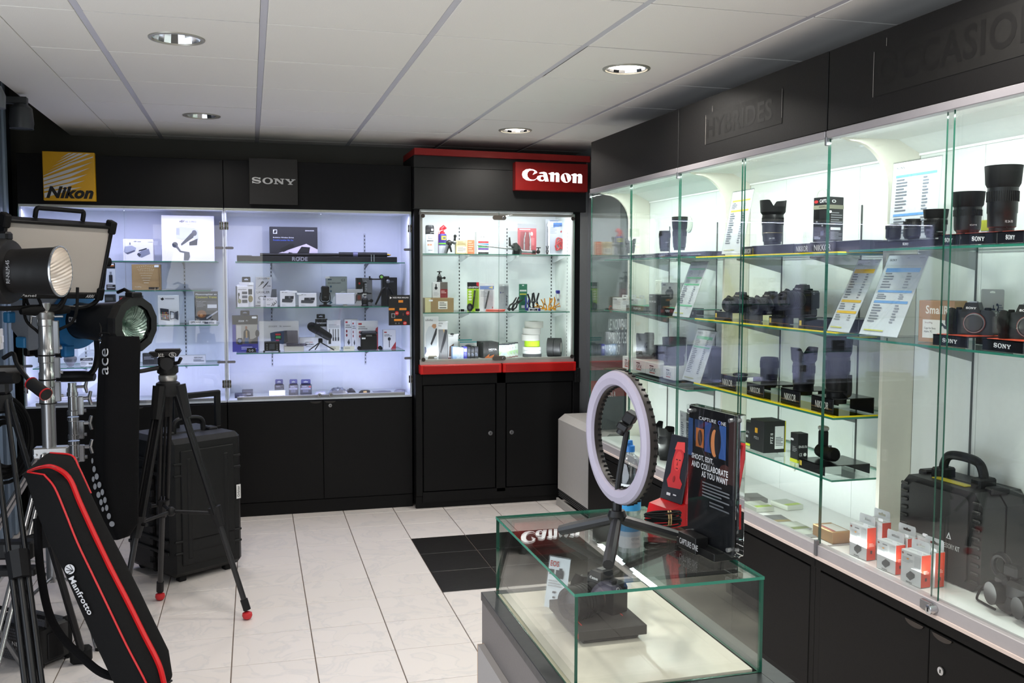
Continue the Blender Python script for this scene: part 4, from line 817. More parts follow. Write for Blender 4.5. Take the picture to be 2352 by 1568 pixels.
MB().lathe([(.042, 0), (.042, .005), (.036, .009), (.012, .012), (.01, .03)], LB, 28).build('base', t); MB().box(-.026, -.02, .035, .026, .02, .135, LB, .008).build('body', t); MB().tube(bez([(-.03, 0, .09), (-.032, 0, .04), (0, 0, .022), (.032, 0, .04), (.03, 0, .09)], 5), .0035, LB2, 6).build('yoke', t); MB().flat([('t', 'RODE', 0, 0, 1, 1, '#9b9ca6', 'b')], .014, .004, -.007, .06, -.0205).build('printed_logo', t)
bcart('product_box', 'grey-green video-light box with large letters, behind the desk microphone', 'box', 749, 797, 635, 6.50, Z22, .06, '#9aa3a6', [('t', 'G3', .72, .84, .9, .92, '#2a3038'), ('r', .08, .88, .26, .92, '#2c4a66'), ('t', 'RGB VIDEO LIGHT', .08, .76, .7, .8, '#3a4048', 'b'), ('e', .22, .66, .05, .035, '#3a5a76'), ('e', .22, .5, .05, .035, '#3a5a76'), ('p', [(.2, .06), (.35, .3), (.75, .5), (.92, .5), (.95, .45), (.5, .06)], '#c3c9cc'), ('p', [(.15, .2), (.3, .1), (.15, .05)], '#2a4a56')], price=(.06, .97))
p = at(793, 699, Y=6.37); t = thing('led_video_light', 'small flat white-faced video light in a silver frame', 'video light', (p.x, 6.37, Z22)); x, w_, h_ = bk(771, 816, 673, 6.37, Z22)
MB().box(-w_/2, 0, .012, w_/2, .012, h_, mt('#b4b6c2', .35, .5), .003).build('frame', t); MB().box(-w_/2+.004, -.0012, .016, w_/2-.004, 0, h_-.004, mt('#dcdde8', .6)).build('diffuser', t); MB().box(-.012, 0, 0, .012, .012, .012, SIL).build('foot', t); MB().tube([(w_/2, .006, .02), (w_/2+.008, .006, .03), (w_/2+.008, .006, h_-.015)], .002, LB2, 6).build('side_bracket', t)
bcart('product_box', 'pale box with a camera-light picture, between the small video light and the clamp', 'box', 797, 835, 664, 6.47, Z22, .04, '#a9a9a8', [('r', .55, .3, .9, .7, '#4a4642'), ('e', .72, .5, .1, .15, '#7a3a30')])
bcart('product_box', 'black and white box with a tall sideways word, behind the clamp', 'box', 818, 855, 638, 6.53, Z22, .06, '#8a8b92', [('p', [(0, 0), (0, 1), (.34, 1), (.46, .75), (.2, .45), (.3, 0)], '#16171c'), ('t', 'U LED', .52, .55, .66, .9, '#d6d7de', 'r'), ('e', .2, .8, .06, .04, '#c02020')])
t = ballhead('phone_clamp_stand', 'black phone clamp on a small ball base, holding a white price tag', 'clamp', (at(838, 700, Y=6.39).x, 6.39, Z22), 1.1)
MB().box(-.05, -.006, .08, .045, .006, .09, LB, .002).box(-.012, -.005, .09, .0, .005, .16, LB, .002).box(-.012, -.012, .152, .012, .005, .16, LB).build('clamp_bar', t); MB().box(-.014, -.014, .075, .01, -.012, .086, WHT).build('price_tag', t)
bcart('product_box', 'plain black box with grey letters, behind the little tripod', 'box', 878, 912, 637, 6.52, Z22, .07, '#131418', [('t', 'OD50V', .4, .82, .78, .88, '#8b8d96')])
p = at(888, 700, Y=6.42); t = thing('tabletop_tripod', 'little black tripod with an arm and green bubble level, on the middle shelf', 'tripod', (p.x, 6.42, Z22))
MB().cyl((0, 0, .1), (0, 0, .19), .011, LB).box(-.018, -.014, .185, .018, .014, .2, LB, .003).build('column', t)
for a_ in (.5, 2.6, 4.7): MB().tube([(0, 0, .125), (.03*math.cos(a_), .02*math.sin(a_), .11), (.085*math.cos(a_), .03*math.sin(a_), .008)], [.009, .009, .006], LB, 8).build('leg', t)
MB().box(-.115, -.006, .175, -.03, .006, .184, LB, .002).box(-.118, -.006, .175, -.108, .006, .20, LB).build('arm', t); m = MB(); m.T = P3(-.035, -.014, .195) @ RX(PI/2); m.lathe([(.016, -.01), (.016, .003), (.011, .004)], LB, 20).lathe([(.0095, .0045), (1e-5, .0045)], mt('#8fd06a', .3), 16, cap=False); m.build('bubble_level', t, 'green bubble level'); MB().ball((.008, -.01, .165), .014, SILD, 14).build('knob', t)
t = thing('price_poster', 'small black poster with orange and red price marks stuck on the glass door', 'poster', tuple(at(893, 747, Y=6.229))); a, b_ = at(893, 678, Y=6.229), at(942, 747, Y=6.229); w_, h_ = b_.x-a.x, a.z-b_.z
MB().box(0, 0, 0, w_, .0015, h_, C('#111013')).build('poster_board', t)
MB().flat([('t', 'NOS PRIX MALINS', .2, .89, .94, .94, '#e9e9ee', 'b'), ('p', [(.06, .87), (.06, .95), (.15, .91)], '#e9e9ee'), ('r', .46, .75, .68, .83, '#e08a28'), ('r', .0, .5, .28, .57, '#e08a28'), ('r', .5, .5, .84, .57, '#e08a28'), ('r', .26, .02+.26, .64, .36+.0, '#e08a28') if 0 else ('r', .25, .44-.0, .62, .44, '#111013'), ('e', .38, .4, .09, .07, '#c81f1c'), ('e', .9, .4, .09, .07, '#c81f1c'), ('t', '83€', .33, .385, .44, .42, '#f0e0e0', 'b'), ('t', '15€', .85, .385, .95, .42, '#f0e0e0', 'b'), ('r', .12, .25, .3, .4, '#8a8b90'), ('e', .21, .32, .06, .06, '#1c1d22'), ('r', .66, .32, .7, .4, '#6a3a3a'), ('r', .25, .14, .62, .21, '#e08a28'), ('e', .76, .07, .09, .06, '#c81f1c'), ('t', '60€', .71, .055, .82, .09, '#f0e0e0', 'b'), ('r', .3, .04, .36, .09, '#6a6b70'), ('r', .45, .04, .5, .09, '#6a6b70')], w_, h_, 0, 0).build('printed_poster', t)
# third shelf
bcart('product_box', 'tall black and violet box picturing a man with a field recorder', 'box', 533, 592, 724, 6.44, Z23, .05, '#3b3a90', [('r', 0, .75, 1, 1, '#15161c'), ('t', 'ZOOM', .24, .82, .46, .87, '#e3e4ec', 'b'), ('t', 'F1', .54, .83, .6, .87, '#e3e4ec'), ('r', .14, .22, .98, .75, '#9b9792'), ('r', .14, .22, .98, .35, '#5a5350'), ('r', .16, .35, .34, .72, '#b9b6b4'), ('e', .54, .66, .045, .05, '#8a5f48'), ('p', [(.42, .35), (.44, .56), (.52, .62), (.6, .61), (.67, .55), (.68, .35)], '#1e1e24'), ('p', [(.48, .23), (.48, .4), (.63, .4), (.63, .23)], '#2f4a78'), ('r', .52, .38, .58, .58, '#a98a5a'), ('e', .97, .5, .08, .1, '#20222a'), ('p', [(.72, .24), (.78, .34), (.98, .42), (.98, .22)], '#2a2b34'), ('p', [(.2, .2), (.2, .38), (.38, .38), (.38, .2)], '#25262e'), ('e', .28, .3, .07, .05, '#6a7a9a'), ('l', .34, .05, .94, .14, 2, '#b9b9e0')], tab=(.36, .03, '#15161c'), price=(.86, .94), side='#34348a')
p = at(577, 804, Y=6.39); t = thing('audio_adapter', 'tiny black audio adapter in front of the violet recorder box', 'audio gear', (p.x, 6.39, Z23)); m = MB(); m.T = RX(PI/2); m.prism([(-.032, 0), (.032, 0), (.026, .026), (-.026, .026)], -.03, 0, LB); m.build('body', t)
for x in (-.01, .008): MB().torus((x, -.0005, .012), .005, .0012, SIL, 16, 6, 'Y').build('socket', t)
bcart('product_box', 'wide white box picturing a field recorder with a colour screen', 'box', 594, 686, 737, 6.47, Z23, .09, '#dcdbe4', [('t', 'ZOOM', .24, .80, .45, .845, '#4a4c58'), ('t', 'F6', .52, .8, .565, .845, '#4a4c58'), ('r', .6, .81, .8, .83, '#9b9ca6'), ('p', [(.3, .28), (.28, .6), (.4, .64), (.7, .68), (.72, .3), (.6, .22)], '#2f4468'), ('p', [(.4, .38), (.4, .6), (.56, .61), (.56, .36)], '#1a1c22'), ('r', .41, .52, .54, .58, '#c03040'), ('r', .42, .42, .54, .5, '#48a868'), ('r', .42, .32, .5, .38, '#b04070')])
def recorder(label, px0, px1, pyt, Y, z):
    x, w_, h_ = bk(px0, px1, pyt, Y, z); t = thing('audio_recorder', label, 'audio recorder', (x, Y, z))
    MB().box(-w_/2, 0, .006, w_/2, .05, h_, LB, .004).build('body', t); MB().box(-w_*.18, -.0015, h_*.25, w_*.18, .0, h_*.8, mt('#30343a', .2)).build('screen', t)
    for sx in (-1, 1):
        for k in range(4): MB().ball((sx*w_*.33, -.001, h_*(.25+.16*k)), .0035, SILD, 8).build('button', t)
        MB().box(sx*w_/2-.008, -.002, 0, sx*w_/2+.004, .012, .01, LB).build('corner_foot', t)
recorder('small black field recorder standing in front of its wide white box', 607, 642, 784, 6.38, Z23)
t = thing('memory_card_case', 'open clear hinged plastic case on a beige block', 'case', (at(676, 805, Y=6.40).x, 6.40, Z23)); SMK = glassmat('smoky_plastic', (.62, .6, .66, 1), 1.45, .1, .05)
MB().box(-.065, 0, 0, .062, .06, .033, mt('#b9b5aa', .5), .002).build('block', t); MB().box(-.05, -.004, .035, .08, .05, .052, SMK, .004).build('tray', t); m = MB(); m.T = P3(0, .02, .05) @ RX(math.radians(-12)); m.box(-.065, 0, 0, .025, .008, .088, SMK, .003); m.build('open_lid', t)
bcart('product_box', 'low white box with a small centred wordmark, behind the black microphone', 'box', 688, 735, 775, 6.46, Z23, .05, '#dfdfe8', [('t', 'sanken', .28, .42, .68, .56, '#3a3c48', 'b'), ('r', .28, .62, .46, .65, '#20222a'), ('r', .48, .62, .66, .65, '#b02a2a'), ('l', .3, .22, .66, .36, 2, '#a9aab6')])
p = at(735, 803, Y=6.40); t = thing('podcast_microphone', 'chunky black microphone tilted on a thin mini tripod', 'microphone', (p.x, 6.38, Z23))
m = MB(); a, b_ = Vector((-.055, -.02, .165)), Vector((.055, .02, .095)); d = (b_-a).normalized(); m.cyl(a, a+d*.045, .031, LR, .031); m.cyl(a+d*.045, b_, .029, LB2, .026); m.ball(tuple(b_), .026, LB2); m.ball(tuple(a), .029, LR); m.build('body', t)
MB().box(-.012, -.012, .055, .016, .012, .085, LB, .004).build('swivel_mount', t)
for (x, y) in ((-.075, -.01), (.09, -.02), (-.03, .05)): MB().cyl((0, 0, .06), (x, y, .0065), .004, LB, .0035, 8).build('leg', t)
bcart('product_box', 'white cable box with a black header picturing black plugs', 'box', 751, 782, 735, 6.47, Z23, .04, '#dfdfe6', [('l', .12, .72, .92, .86, 3, '#a9aab6')]+[('r', x, .36, x+.05, .7, '#1c1d22') for x in (.15, .42, .6, .8)]+[('r', x-.02, .3, x+.08, .42, '#33343c') for x in (.42, .6, .8)]+[('r', .1, .2, .28, .5, '#1c1d22')])
bcart('product_box', 'black-topped box with a white wordmark, behind the cable box', 'box', 724, 752, 732, 6.52, Z23, .05, '#d4d4dc', [('r', 0, .75, 1, 1, '#17181d'), ('t', 'Saramonic', .1, .84, .95, .9, '#e6e7f0', 'b')], tab=(.7, .03, '#17181d'))
for i, (a_, b0, c_, Y_, l) in enumerate(((791, 822, 733, 6.54, 'white and red wireless-microphone box, back one of three'), (808, 826, 736, 6.50, 'white and red wireless-microphone box, middle one of three'), (819, 868, 737, 6.46, 'white and red wireless-microphone box, front one of three, behind the black charger'))):
    bcart('product_box', l, 'box', a_, b0, c_, Y_, Z23, .045, '#e0dfe6', [('r', .08, .87, .24, .93, '#b02a3a'), ('t', 'WIRELESS', .08, .78, .4, .82, '#3a3c48', 'b'), ('t', 'MICROPHONE', .08, .71, .5, .75, '#3a3c48', 'b'), ('e', .16, .6, .06, .05, '#8a2a3a'), ('e', .16, .46, .06, .05, '#8a2a3a'), ('p', [(.9, .74), (1, .8), (1, 0), (.72, 0)], '#a8303c'), ('p', [(.2, .22), (.32, .34), (.4, .2), (.3, .12)], '#44464e')], group='white and red microphone boxes')
p = at(847, 802, Y=6.39); x, w_, h_ = bk(829, 866, 760, 6.39, Z23); t = thing('charging_case', 'black charging case standing upright with a price tag', 'charging case', (x, 6.39, Z23))
MB().box(-w_/2, 0, 0, w_/2, .045, h_*.8, LB2, .006).build('body', t); MB().box(-w_/2-.004, -.004, h_*.78, w_/2+.004, .045, h_, LB, .012).build('lid', t); MB().box(-.02, -.002, h_*.72, .02, .002, h_*.8, SILD).build('latch', t); MB().box(-w_*.45, -.001, h_*.58, -w_*.22, .0005, h_*.66, WHT, .001).build('price_tag', t)
for px, l in ((825, 'small black clip transmitter left of the charging case'), (873, 'small black clip transmitter right of the charging case')):
    p = at(px, 800, Y=6.39); t = thing('clip_transmitter', l, 'microphone', (p.x, 6.39, Z23), 0, 'clip transmitters'); MB().ball((0, 0, .014), .014, LR, 12).build('windscreen', t); MB().box(-.004, -.008, .0, .016, .008, .018, LB, .003).build('body', t)
bcart('product_box', 'small white and red box picturing a clip-on microphone', 'box', 880, 909, 757, 6.46, Z23, .04, '#e3e2e8', [('r', .08, .84, .28, .9, '#b02a3a'), ('t', 'LAVALIER', .1, .72, .5, .77, '#3a3c48', 'b'), ('t', 'MICROPHONE', .1, .66, .7, .7, '#3a3c48', 'b'), ('e', .48, .52, .12, .09, '#1c1d22'), ('r', .45, .08, .51, .5, '#33343c'), ('p', [(.6, 0), (1, .38), (1, 0)], '#a8303c')], side='#b9b8c4')
for px0, px1, l in ((758, 780, 'cream card tag lying under the black microphone'), (789, 814, 'cream card tag lying left of the charging case')):
    bcart('shelf_tag', l, 'tag', px0, px1, 795, 6.37, Z23, .02, '#d9d6c6', [('l', .1, .3, .8, .7, 1, '#a9a698')])
# case floor
for i, (a_, b0, c_, Y_, l) in enumerate(((556, 581, 896, 6.42, 'dark blue box stacked behind another on the case floor'), (539, 566, 904, 6.36, 'dark blue box at the left front of the case floor'))):
    bcart('product_box', l, 'box', a_, b0, c_, Y_, ZB, .06, '#22243a', [('t', 'Canon', .4, .3, .8, .5, '#d6d7e6', 'b'), ('r', 0, .8, 1, .85, '#3c3e60')], top='#3a3c52')
bcart('product_box', 'bright white oblong box at the front of the case floor', 'box', 618, 655, 897, 6.37, ZB, .05, '#eeeef8', [('t', 'TECHSOX', .2, .35, .8, .6, '#c4c6e6', 'b')])
for i, (a_, b0, c_, Y_, l) in enumerate(((631, 652, 884, 6.46, 'black battery box with blue hang tab, behind the white oblong box'), (664, 685, 884, 6.42, 'black battery box with blue hang tab, middle of three'), (690, 716, 884, 6.42, 'black battery box with blue hang tab and red mark, right of three'))):
    bcart('product_box', l, 'box', a_, b0, c_, Y_, ZB, .035, '#34353f', [('r', 0, .55, .9, .7, '#7a7c90'), ('r', .2, .25, .7, .5, '#55576a'), ('l', .15, .75, .7, .9, 2, '#9b9cb0')]+([('r', .75, .78, .92, .86, '#c02a2a')] if i == 2 else []), tab=(.85, .035, '#252a6a'), group='black battery boxes with blue tabs')
def pouch(label, px0, px1, pyt, Y, z, col, cat='pouch', name='foil_pouch', d=.09, seed=1):
    x, w_, h_ = bk(px0, px1, pyt, Y, z); t = thing(name, label, cat, (x, Y, z)); rnd = random.Random(seed); m = MB(); nx, ny = 10, 6; v = []
    for j in range(ny+1):
        for i in range(nx+1):
            u, q = i/nx, j/ny; hz = h_*(math.sin(PI*u)**.6)*(math.sin(PI*q)**.5)*(.75+.5*rnd.random()); v.append((-w_/2+w_*u, d*q, max(.0005, hz)))
    k = nx+1; f = [(j*k+i, j*k+i+1, (j+1)*k+i+1, (j+1)*k+i) for j in range(ny) for i in range(nx)]
    m.add(v, f, col); m.add([(p_[0], p_[1], 0) for p_ in v], f, col); m.build('pouch', t, smooth=20); MB().box(-w_/2-.004, 0, 0, -w_/2+.004, d, .001, col).build('seal', t); return t
FOIL = mt('#b4b4c8', .22, .85)
pouch('crumpled silver foil pouch on the case floor, right of the door locks', 753, 802, 892, 6.38, ZB, FOIL, seed=3)
pouch('dark shiny pouch behind the silver one', 795, 818, 894, 6.46, ZB, mt('#2f2f45', .25, .5), seed=5)
pouch('flat clear bag with cable, right end of the case floor', 860, 900, 899, 6.42, ZB, mt('#5a5a78', .3, .3), seed=8)
for px, l, c_ in ((735, 'pale coiled cable on the case floor near the locks', '#c9c9e4'), (837, 'black coiled cable with a tan wrap on the case floor', '#1c1c24'), (918, 'thin grey cable coil at the right corner of the case floor', '#8d8da4')):
    p = at(px, 908, Y=6.42); t = thing('cable_coil', l, 'cable', (p.x, 6.42, ZB+.004)); m = MB()
    for k in range(4): m.torus((.002*k, 0, .0035*k), .036-.002*k, .003, mt(c_, .4), 28, 6)
    m.build('coil', t); MB().box(-.012, -.042, -.003, .012, -.028, .014, C('#a98a5a' if c_ == '#1c1c24' else c_), .003).build('wrap', t)
# --- red-trimmed case
C1, C2, CB = 1.6990, 1.3068, .9858
p = at(987, 581, Y=6.33); can('white spray can with a black cap', (p.x, 6.33, C1), .030, at(987, 517, Y=6.33).z-C1, '#dcdfe6', 'flat', [(-1.1, .72, 1.1, .9, '#17181c'), (.2, .8, .7, .87, '#dfe1e8'), (-.5, .52, .5, .62, '#8a8f9c'), (-.4, .54, .4, .60, '#dcdfe6'), (-.8, .43, .8, .46, '#4a4d58'), (-.7, .28, -.2, .34, '#d9a48a'), (-.1, .28, .3, .34, '#d98a6a'), (-.5, .1, .5, .13, '#9b9ca6')], '#17181c')
p = at(1016, 581, Y=6.36); can('violet, yellow and green lubricant can with a red nozzle', (p.x, 6.36, C1), .029, at(1016, 519, Y=6.36).z-C1, '#3d2f86', 'spout', [(-1.2, .45, 1.2, .66, '#38297e'), (-.4, .5, .9, .64, '#d8d820'), (-.1, .54, .7, .60, '#26307a'), (-1.2, .34, 1.2, .39, '#6fbf3c'), (-1.2, .0, 1.2, .3, '#c9ccd6')], '#c8202c')
p = at(1030, 581, Y=6.29); t = thing('articulated_arm', 'short black articulated arm with ball joint, standing in front of the violet can', 'support arm', (p.x, 6.29, C1))
MB().tube([(-.02, 0, .004), (-.012, 0, .03), (0, 0, .06)], [.012, .013, .016], SILD, 10).build('clamp_foot', t); MB().ball((.004, 0, .07), .022, LB).build('joint', t); MB().cyl((.004, -.005, .07), (.014, -.03, .012), .008, LR, .006).build('lever', t); MB().cyl((.004, 0, .075), (.038, 0, .075), .008, LB).ball((.042, 0, .075), .014, SILD).cyl((.042, 0, .08), (.046, 0, .12), .008, LB).ball((.046, 0, .118), .011, LR).build('upper_arm', t)
bcart('film_pack', 'beige and orange film packet bound with a thin string', 'film packet', 1047, 1090, 551, 6.29, C1, .03, '#d8c79a', [('r', .62, 0, 1, 1, '#d87a52'), ('l', .66, .1, .94, .9, 5, '#e8b49a'), ('r', .05, .08, .56, .52, '#efeadc'), ('l', .1, .15, .5, .48, 4, '#7a7468'), ('l', .08, .62, .5, .9, 3, '#a8966a'), ('r', .5, 0, .515, 1, '#8a8070'), ('r', .5, .7, 1, .71, '#8a8070')], rot=(0, 0, .08))
bcart('photo_paper_box', 'white box with rainbow colour stripes at its foot', 'box', 1095, 1122, 532, 6.40, C1, .05, '#e4e4e0', [('t', 'ILFORD', .3, .74, .75, .8, '#1c1d22', 'b'), ('r', .12, .5, 1, .58, '#c03038'), ('r', .12, .4, 1, .48, '#4a8ac9'), ('r', .12, .3, 1, .38, '#3a9a5a'), ('r', .12, .2, 1, .28, '#5a3a8a'), ('r', .12, 0, 1, .1, '#17181c')], side='#d6d6d2')
t = thing('clamp_rod', 'thin metal rod with a big black clamp, lying on the top shelf', 'clamp', (at(1180, 580, Y=6.30).x, 6.30, C1)); x0_ = at(1098, 560, Y=6.30).x-at(1180, 580, Y=6.30).x
MB().cyl((x0_, .02, .062), (.06, .01, .028), .0065, SIL).build('rod', t); MB().prism([(0, 0), (0, 0)], 0, 0, LB, cap=False) if 0 else None
m = MB(); m.T = RX(PI/2); m.prism([(-.005, .0), (.055, 0), (.06, .02), (.045, .055), (.02, .08), (.0, .075), (-.012, .05), (.0, .03)], -.03, 0, LB); m.build('clamp_jaw', t); MB().tube([(-.004, -.005, .055), (-.03, -.01, .06), (-.034, -.012, .115)], [.008, .01, .005], LB2, 8).build('tightening_lever', t); MB().cyl((.06, .01, .02), (.13, .0, .017), .010, SILD).cyl((.13, 0, .017), (.155, 0, .017), .014, LB).build('extension', t); MB().ball((.175, 0, .018), .014, LR).cyl((.175, 0, .02), (.178, 0, .045), .004, LB).lathe([(.016, .043), (.016, .049)], LB, 14, c=(.178, 0, 0)).build('wing_knob', t)
t = clamp('small black spring clip standing beside the clamp rod', (at(1257, 579, Y=6.28).x, 6.28, C1+.004), .55, '#151517', '#151517', group=None)
def ins_clamps(t, w, h):
    for sx in (-.18, .14): MB().tube([(sx*w, -.004, h*.12), (sx*w, -.004, h*.5), (sx*w*.6, -.004, h*.72)], [.006, .005, .004], SIL, 8).build('buckle', t)
x, w_, h_ = bk(1190, 1233, 514, 6.38, C1); blister('blister_pack', 'red card blister pack holding two silver buckles', 'package', (x, 6.38, C1), w_, h_, '#a84a52', [('r', 0, .86, 1, 1, '#8d8f94'), ('l', .1, .78, .9, .84, 1, '#e6c0c0'), ('e', .75, .68, .07, .06, '#e0c8c8'), ('r', .72, .3, .9, .55, '#c06a70')], (.12, .05, .66, .76), inner=ins_clamps)
def ins_cable(t, w, h):
    m = MB(); rnd = random.Random(4)
    m.tube(bez([((.1+.55*rnd.random()-.25)*w, -.002, h*(.1+.42*rnd.random())) for _ in range(16)], 4), .0045, mt('#c01c24', .35), 6); m.build('red_cable', t, 'coiled red cable')
for i, (a_, b0, c_, Y_, l) in enumerate(((1254, 1286, 503, 6.48, 'clear blister pack with a blue corner, behind the red cable pack'), (1260, 1300, 508, 6.40, 'clear blister pack with a coiled red cable'))):
    x, w_, h_ = bk(a_, b0, c_, Y_, C1); blister('blister_pack', l, 'package', (x, Y_, C1), w_, h_, '#dfe2ea', [('p', [(.3, .82), (1, .86), (1, .96), (.3, .96)], '#5a86cc'), ('l', .12, .62, .5, .82, 5, '#a9adb8'), ('p', [(.7, .7), (.9, .78), (.92, .74), (.74, .66)], '#c04040')], (.08, .03, .94, .9), inner=ins_cable if i else None)
# shelf two
x, w_, h_ = bk(976, 1042, 684, 6.27, C2); carton('cardboard_box', 'brown cardboard box with a white barcode label, under the small ball head', 'box', (x, 6.27, C2), w_, .12, h_, '#9a8058', [('r', .46, .22, .78, .76, '#e9e7e0'), ('l', .5, .4, .74, .7, 3, '#5a5750'), ('r', .5, .28, .74, .34, '#3a3834'), ('r', 0, 0, .2, 1, '#cfc79a')], price=(.2, .82, .014), side='#7d6642')
x2, w2, h2 = bk(994, 1028, 648, 6.29, C2+h_); carton('product_box', 'small grey and dark red box picturing a ball head, on the brown box', 'box', (x2, 6.29, C2+h_+.001), w2, .05, h2, '#d4d6da', [('r', .5, 0, 1, .55, '#8a2a30'), ('r', .5, .55, 1, 1, '#6a6460'), ('e', .22, .62, .1, .1, '#1c1d22'), ('r', .18, .7, .26, .88, '#1c1d22'), ('l', .06, .1, .4, .35, 4, '#b4b6bc'), ('l', .56, .25, .9, .45, 2, '#e0b8b8')])
ballhead('mini_ball_head', 'tiny black ball head with a red button, standing on its box', 'ball head', (at(1010, 646, Y=6.30).x, 6.31, C2+h_+.001+h2+.001), .85)
for px, s_, l in ((1062, 1., 'tiny black lens ring on the middle shelf beside the brown box'), (1097, 1.2, 'small black lens ring in a clear dish in front of the green pen pack')):
    p = at(px, 712, Y=6.27); t = thing('adapter_ring', l, 'adapter ring', (p.x, 6.27, C2+.004)); MB().lathe([(.012*s_, 0), (.013*s_, .014*s_), (.010*s_, .015*s_), (.009*s_, 0), (.012*s_, 0)], LB, 20, cap=False).build('ring', t); MB().lathe([(1e-5, -.003), (.03*s_, -.003), (.032*s_, .0), (.03*s_, -.001)], PLAS, 20, cap=False).build('clear_dish', t)
def ins_pen(col, lean):
    def f(t, w, h): MB().cyl((-w*.12+lean*w, -.002, h*.1), (w*.12, -.002, h*.72), .0055, mt(col, .3)).cyl((w*.12, -.002, h*.72), (w*.13, -.002, h*.76), .003, SIL, n=8).build('pen', t)
    return f
x, w_, h_ = bk(1074, 1101, 648, 6.33, C2); blister('blister_pack', 'lime green and black card pack holding a cleaning pen', 'package', (x, 6.33, C2), w_, h_, '#a4cc2c', [('r', 0, .78, 1, 1, '#15161a'), ('t', 'LENSPEN', .06, .8, .94, .86, '#e6e9ea', 'b'), ('p', [(.78, .9), (1, .84), (1, 1), (.78, 1)], '#c02030'), ('e', .24, .68, .15, .035, '#dfe6c8'), ('e', .24, .59, .15, .035, '#dfe6c8'), ('e', .24, .5, .15, .035, '#dfe6c8'), ('e', .24, .41, .15, .035, '#dfe6c8'), ('e', .22, .14, .26, .14, '#1a1b20'), ('e', .22, .14, .12, .06, '#55575e')], (.5, .1, .88, .74), inner=ins_pen('#17181c', .05))
x, w_, h_ = bk(1101, 1136, 650, 6.35, C2); blister('blister_pack', 'white card pack with a slim stylus in a clear bubble', 'package', (x, 6.35, C2), w_, h_, '#dcdde4', [('r', .06, .78, .98, .9, '#6a84c0'), ('p', [(.6, .84), (.9, .9), (.9, .8)], '#d8c88a'), ('l', .12, .5, .5, .72, 5, '#a9adb8'), ('r', .86, .1, .92, .16, '#c04040')], (.3, .08, .9, .8), inner=ins_pen('#2a2c34', .0))
x, w_, h_ = bk(1146, 1169, 652, 6.40, C2); blister('accessory_bag', 'clear bag with sideways lettering, behind the black clamps', 'bag', (x, 6.40, C2), w_, h_, '#c4c8cc', [('t', 'Easy', .72, .2, .92, .6, '#3a3c44', 'br'), ('e', .2, .68, .06, .03, '#2a3a7a'), ('r', .3, .66, .55, .7, '#7a7e8a')], (.05, .05, .95, .95))
for i, (px, py, Y_, rt_, l) in enumerate(((1168, 704, 6.30, (0, .75, 0), 'black spring clamp leaning right, left of a pair'), (1176, 706, 6.27, (.2, .62, .2), 'black spring clamp leaning right with a price tag, in front of its pair'))):
    p = at(px, py, Y=Y_); clamp(l, (p.x, Y_, C2+.012), 1.0, '#17171a', '#202024', rot=rt_)
t = thing('gel_disc_pack', 'pair of flat orange-red discs in film on the middle shelf', 'package', (at(1138, 714, Y=6.26).x, 6.27, C2)); 
for k in range(2): MB().lathe([(1e-5, .002+.008*k), (.066, .002+.008*k), (.069, .005+.008*k), (.066, .008+.008*k), (1e-5, .009+.008*k)], mt('#d8482c', .3), 36, cap=False, c=(.004*k, 0, 0)).build('disc', t)
x, w_, h_ = bk(1193, 1212, 652, 6.40, C2); blister('blister_pack', 'narrow green card pack behind the black and blue clamps', 'package', (x, 6.40, C2), w_, h_, '#3a7a62', [('r', .1, .72, .9, .78, '#d6dcd8'), ('r', .1, .6, .9, .64, '#c9c24a'), ('r', .3, .1, .7, .2, '#c4c8cc')], (.1, .05, .9, .6))
for i, (px, Y_, s_, c1, c2, rt_, l) in enumerate(((1210, 6.30, .9, '#2c2f8a', '#23266e', (0, .05, 0), 'blue-tipped spring clamp standing upright, left of the tall black pair'), (1222, 6.30, 1.15, '#17171a', '#17171a', (0, -.12, 0), 'tall black spring clamp, left of a pair'), (1229, 6.27, 1.2, '#17171a', '#17171a', (0, .06, 0), 'tall black spring clamp with a white label, right of a pair'), (1281, 6.30, 1.2, '#c9c9cc', '#2c2f8a', (PI, 0, 0), 'blue-capped steel spring clamp at the right end of the middle shelf'),
        (1254, 6.33, .8, '#c98a28', '#e09a24', (0, -.3, 0), 'orange spring clamp leaning left'), (1262, 6.30, .85, '#c98a28', '#e09a24', (0, .2, .5), 'orange spring clamp leaning right, behind the others'), (1268, 6.26, .7, '#c98a28', '#e09a24', (0, 1.2, .3), 'orange spring clamp lying across the pile'), (1274, 6.32, .9, '#c98a28', '#e09a24', (0, .1, .9), 'tallest orange spring clamp, beside the blue-capped one'), (1248, 6.26, .7, '#c98a28', '#e09a24', (0, -1.2, .2), 'orange spring clamp lying flat at the left of the pile'))):
    p = at(px, 712, Y=Y_); z_ = C2+.008+(.1*s_+.012 if rt_[0] > 3 else .012 if abs(rt_[1]) > 1 else 0); clamp(l, (p.x, Y_, z_), s_, c1, c2, rot=rt_)
clamp('blue-tipped steel clamp lying on the shelf front', (at(1240, 712, Y=6.25).x, 6.25, C2+.012), .8, '#b9bac4', '#2c2f8a', rot=(0, -PI/2, 0))
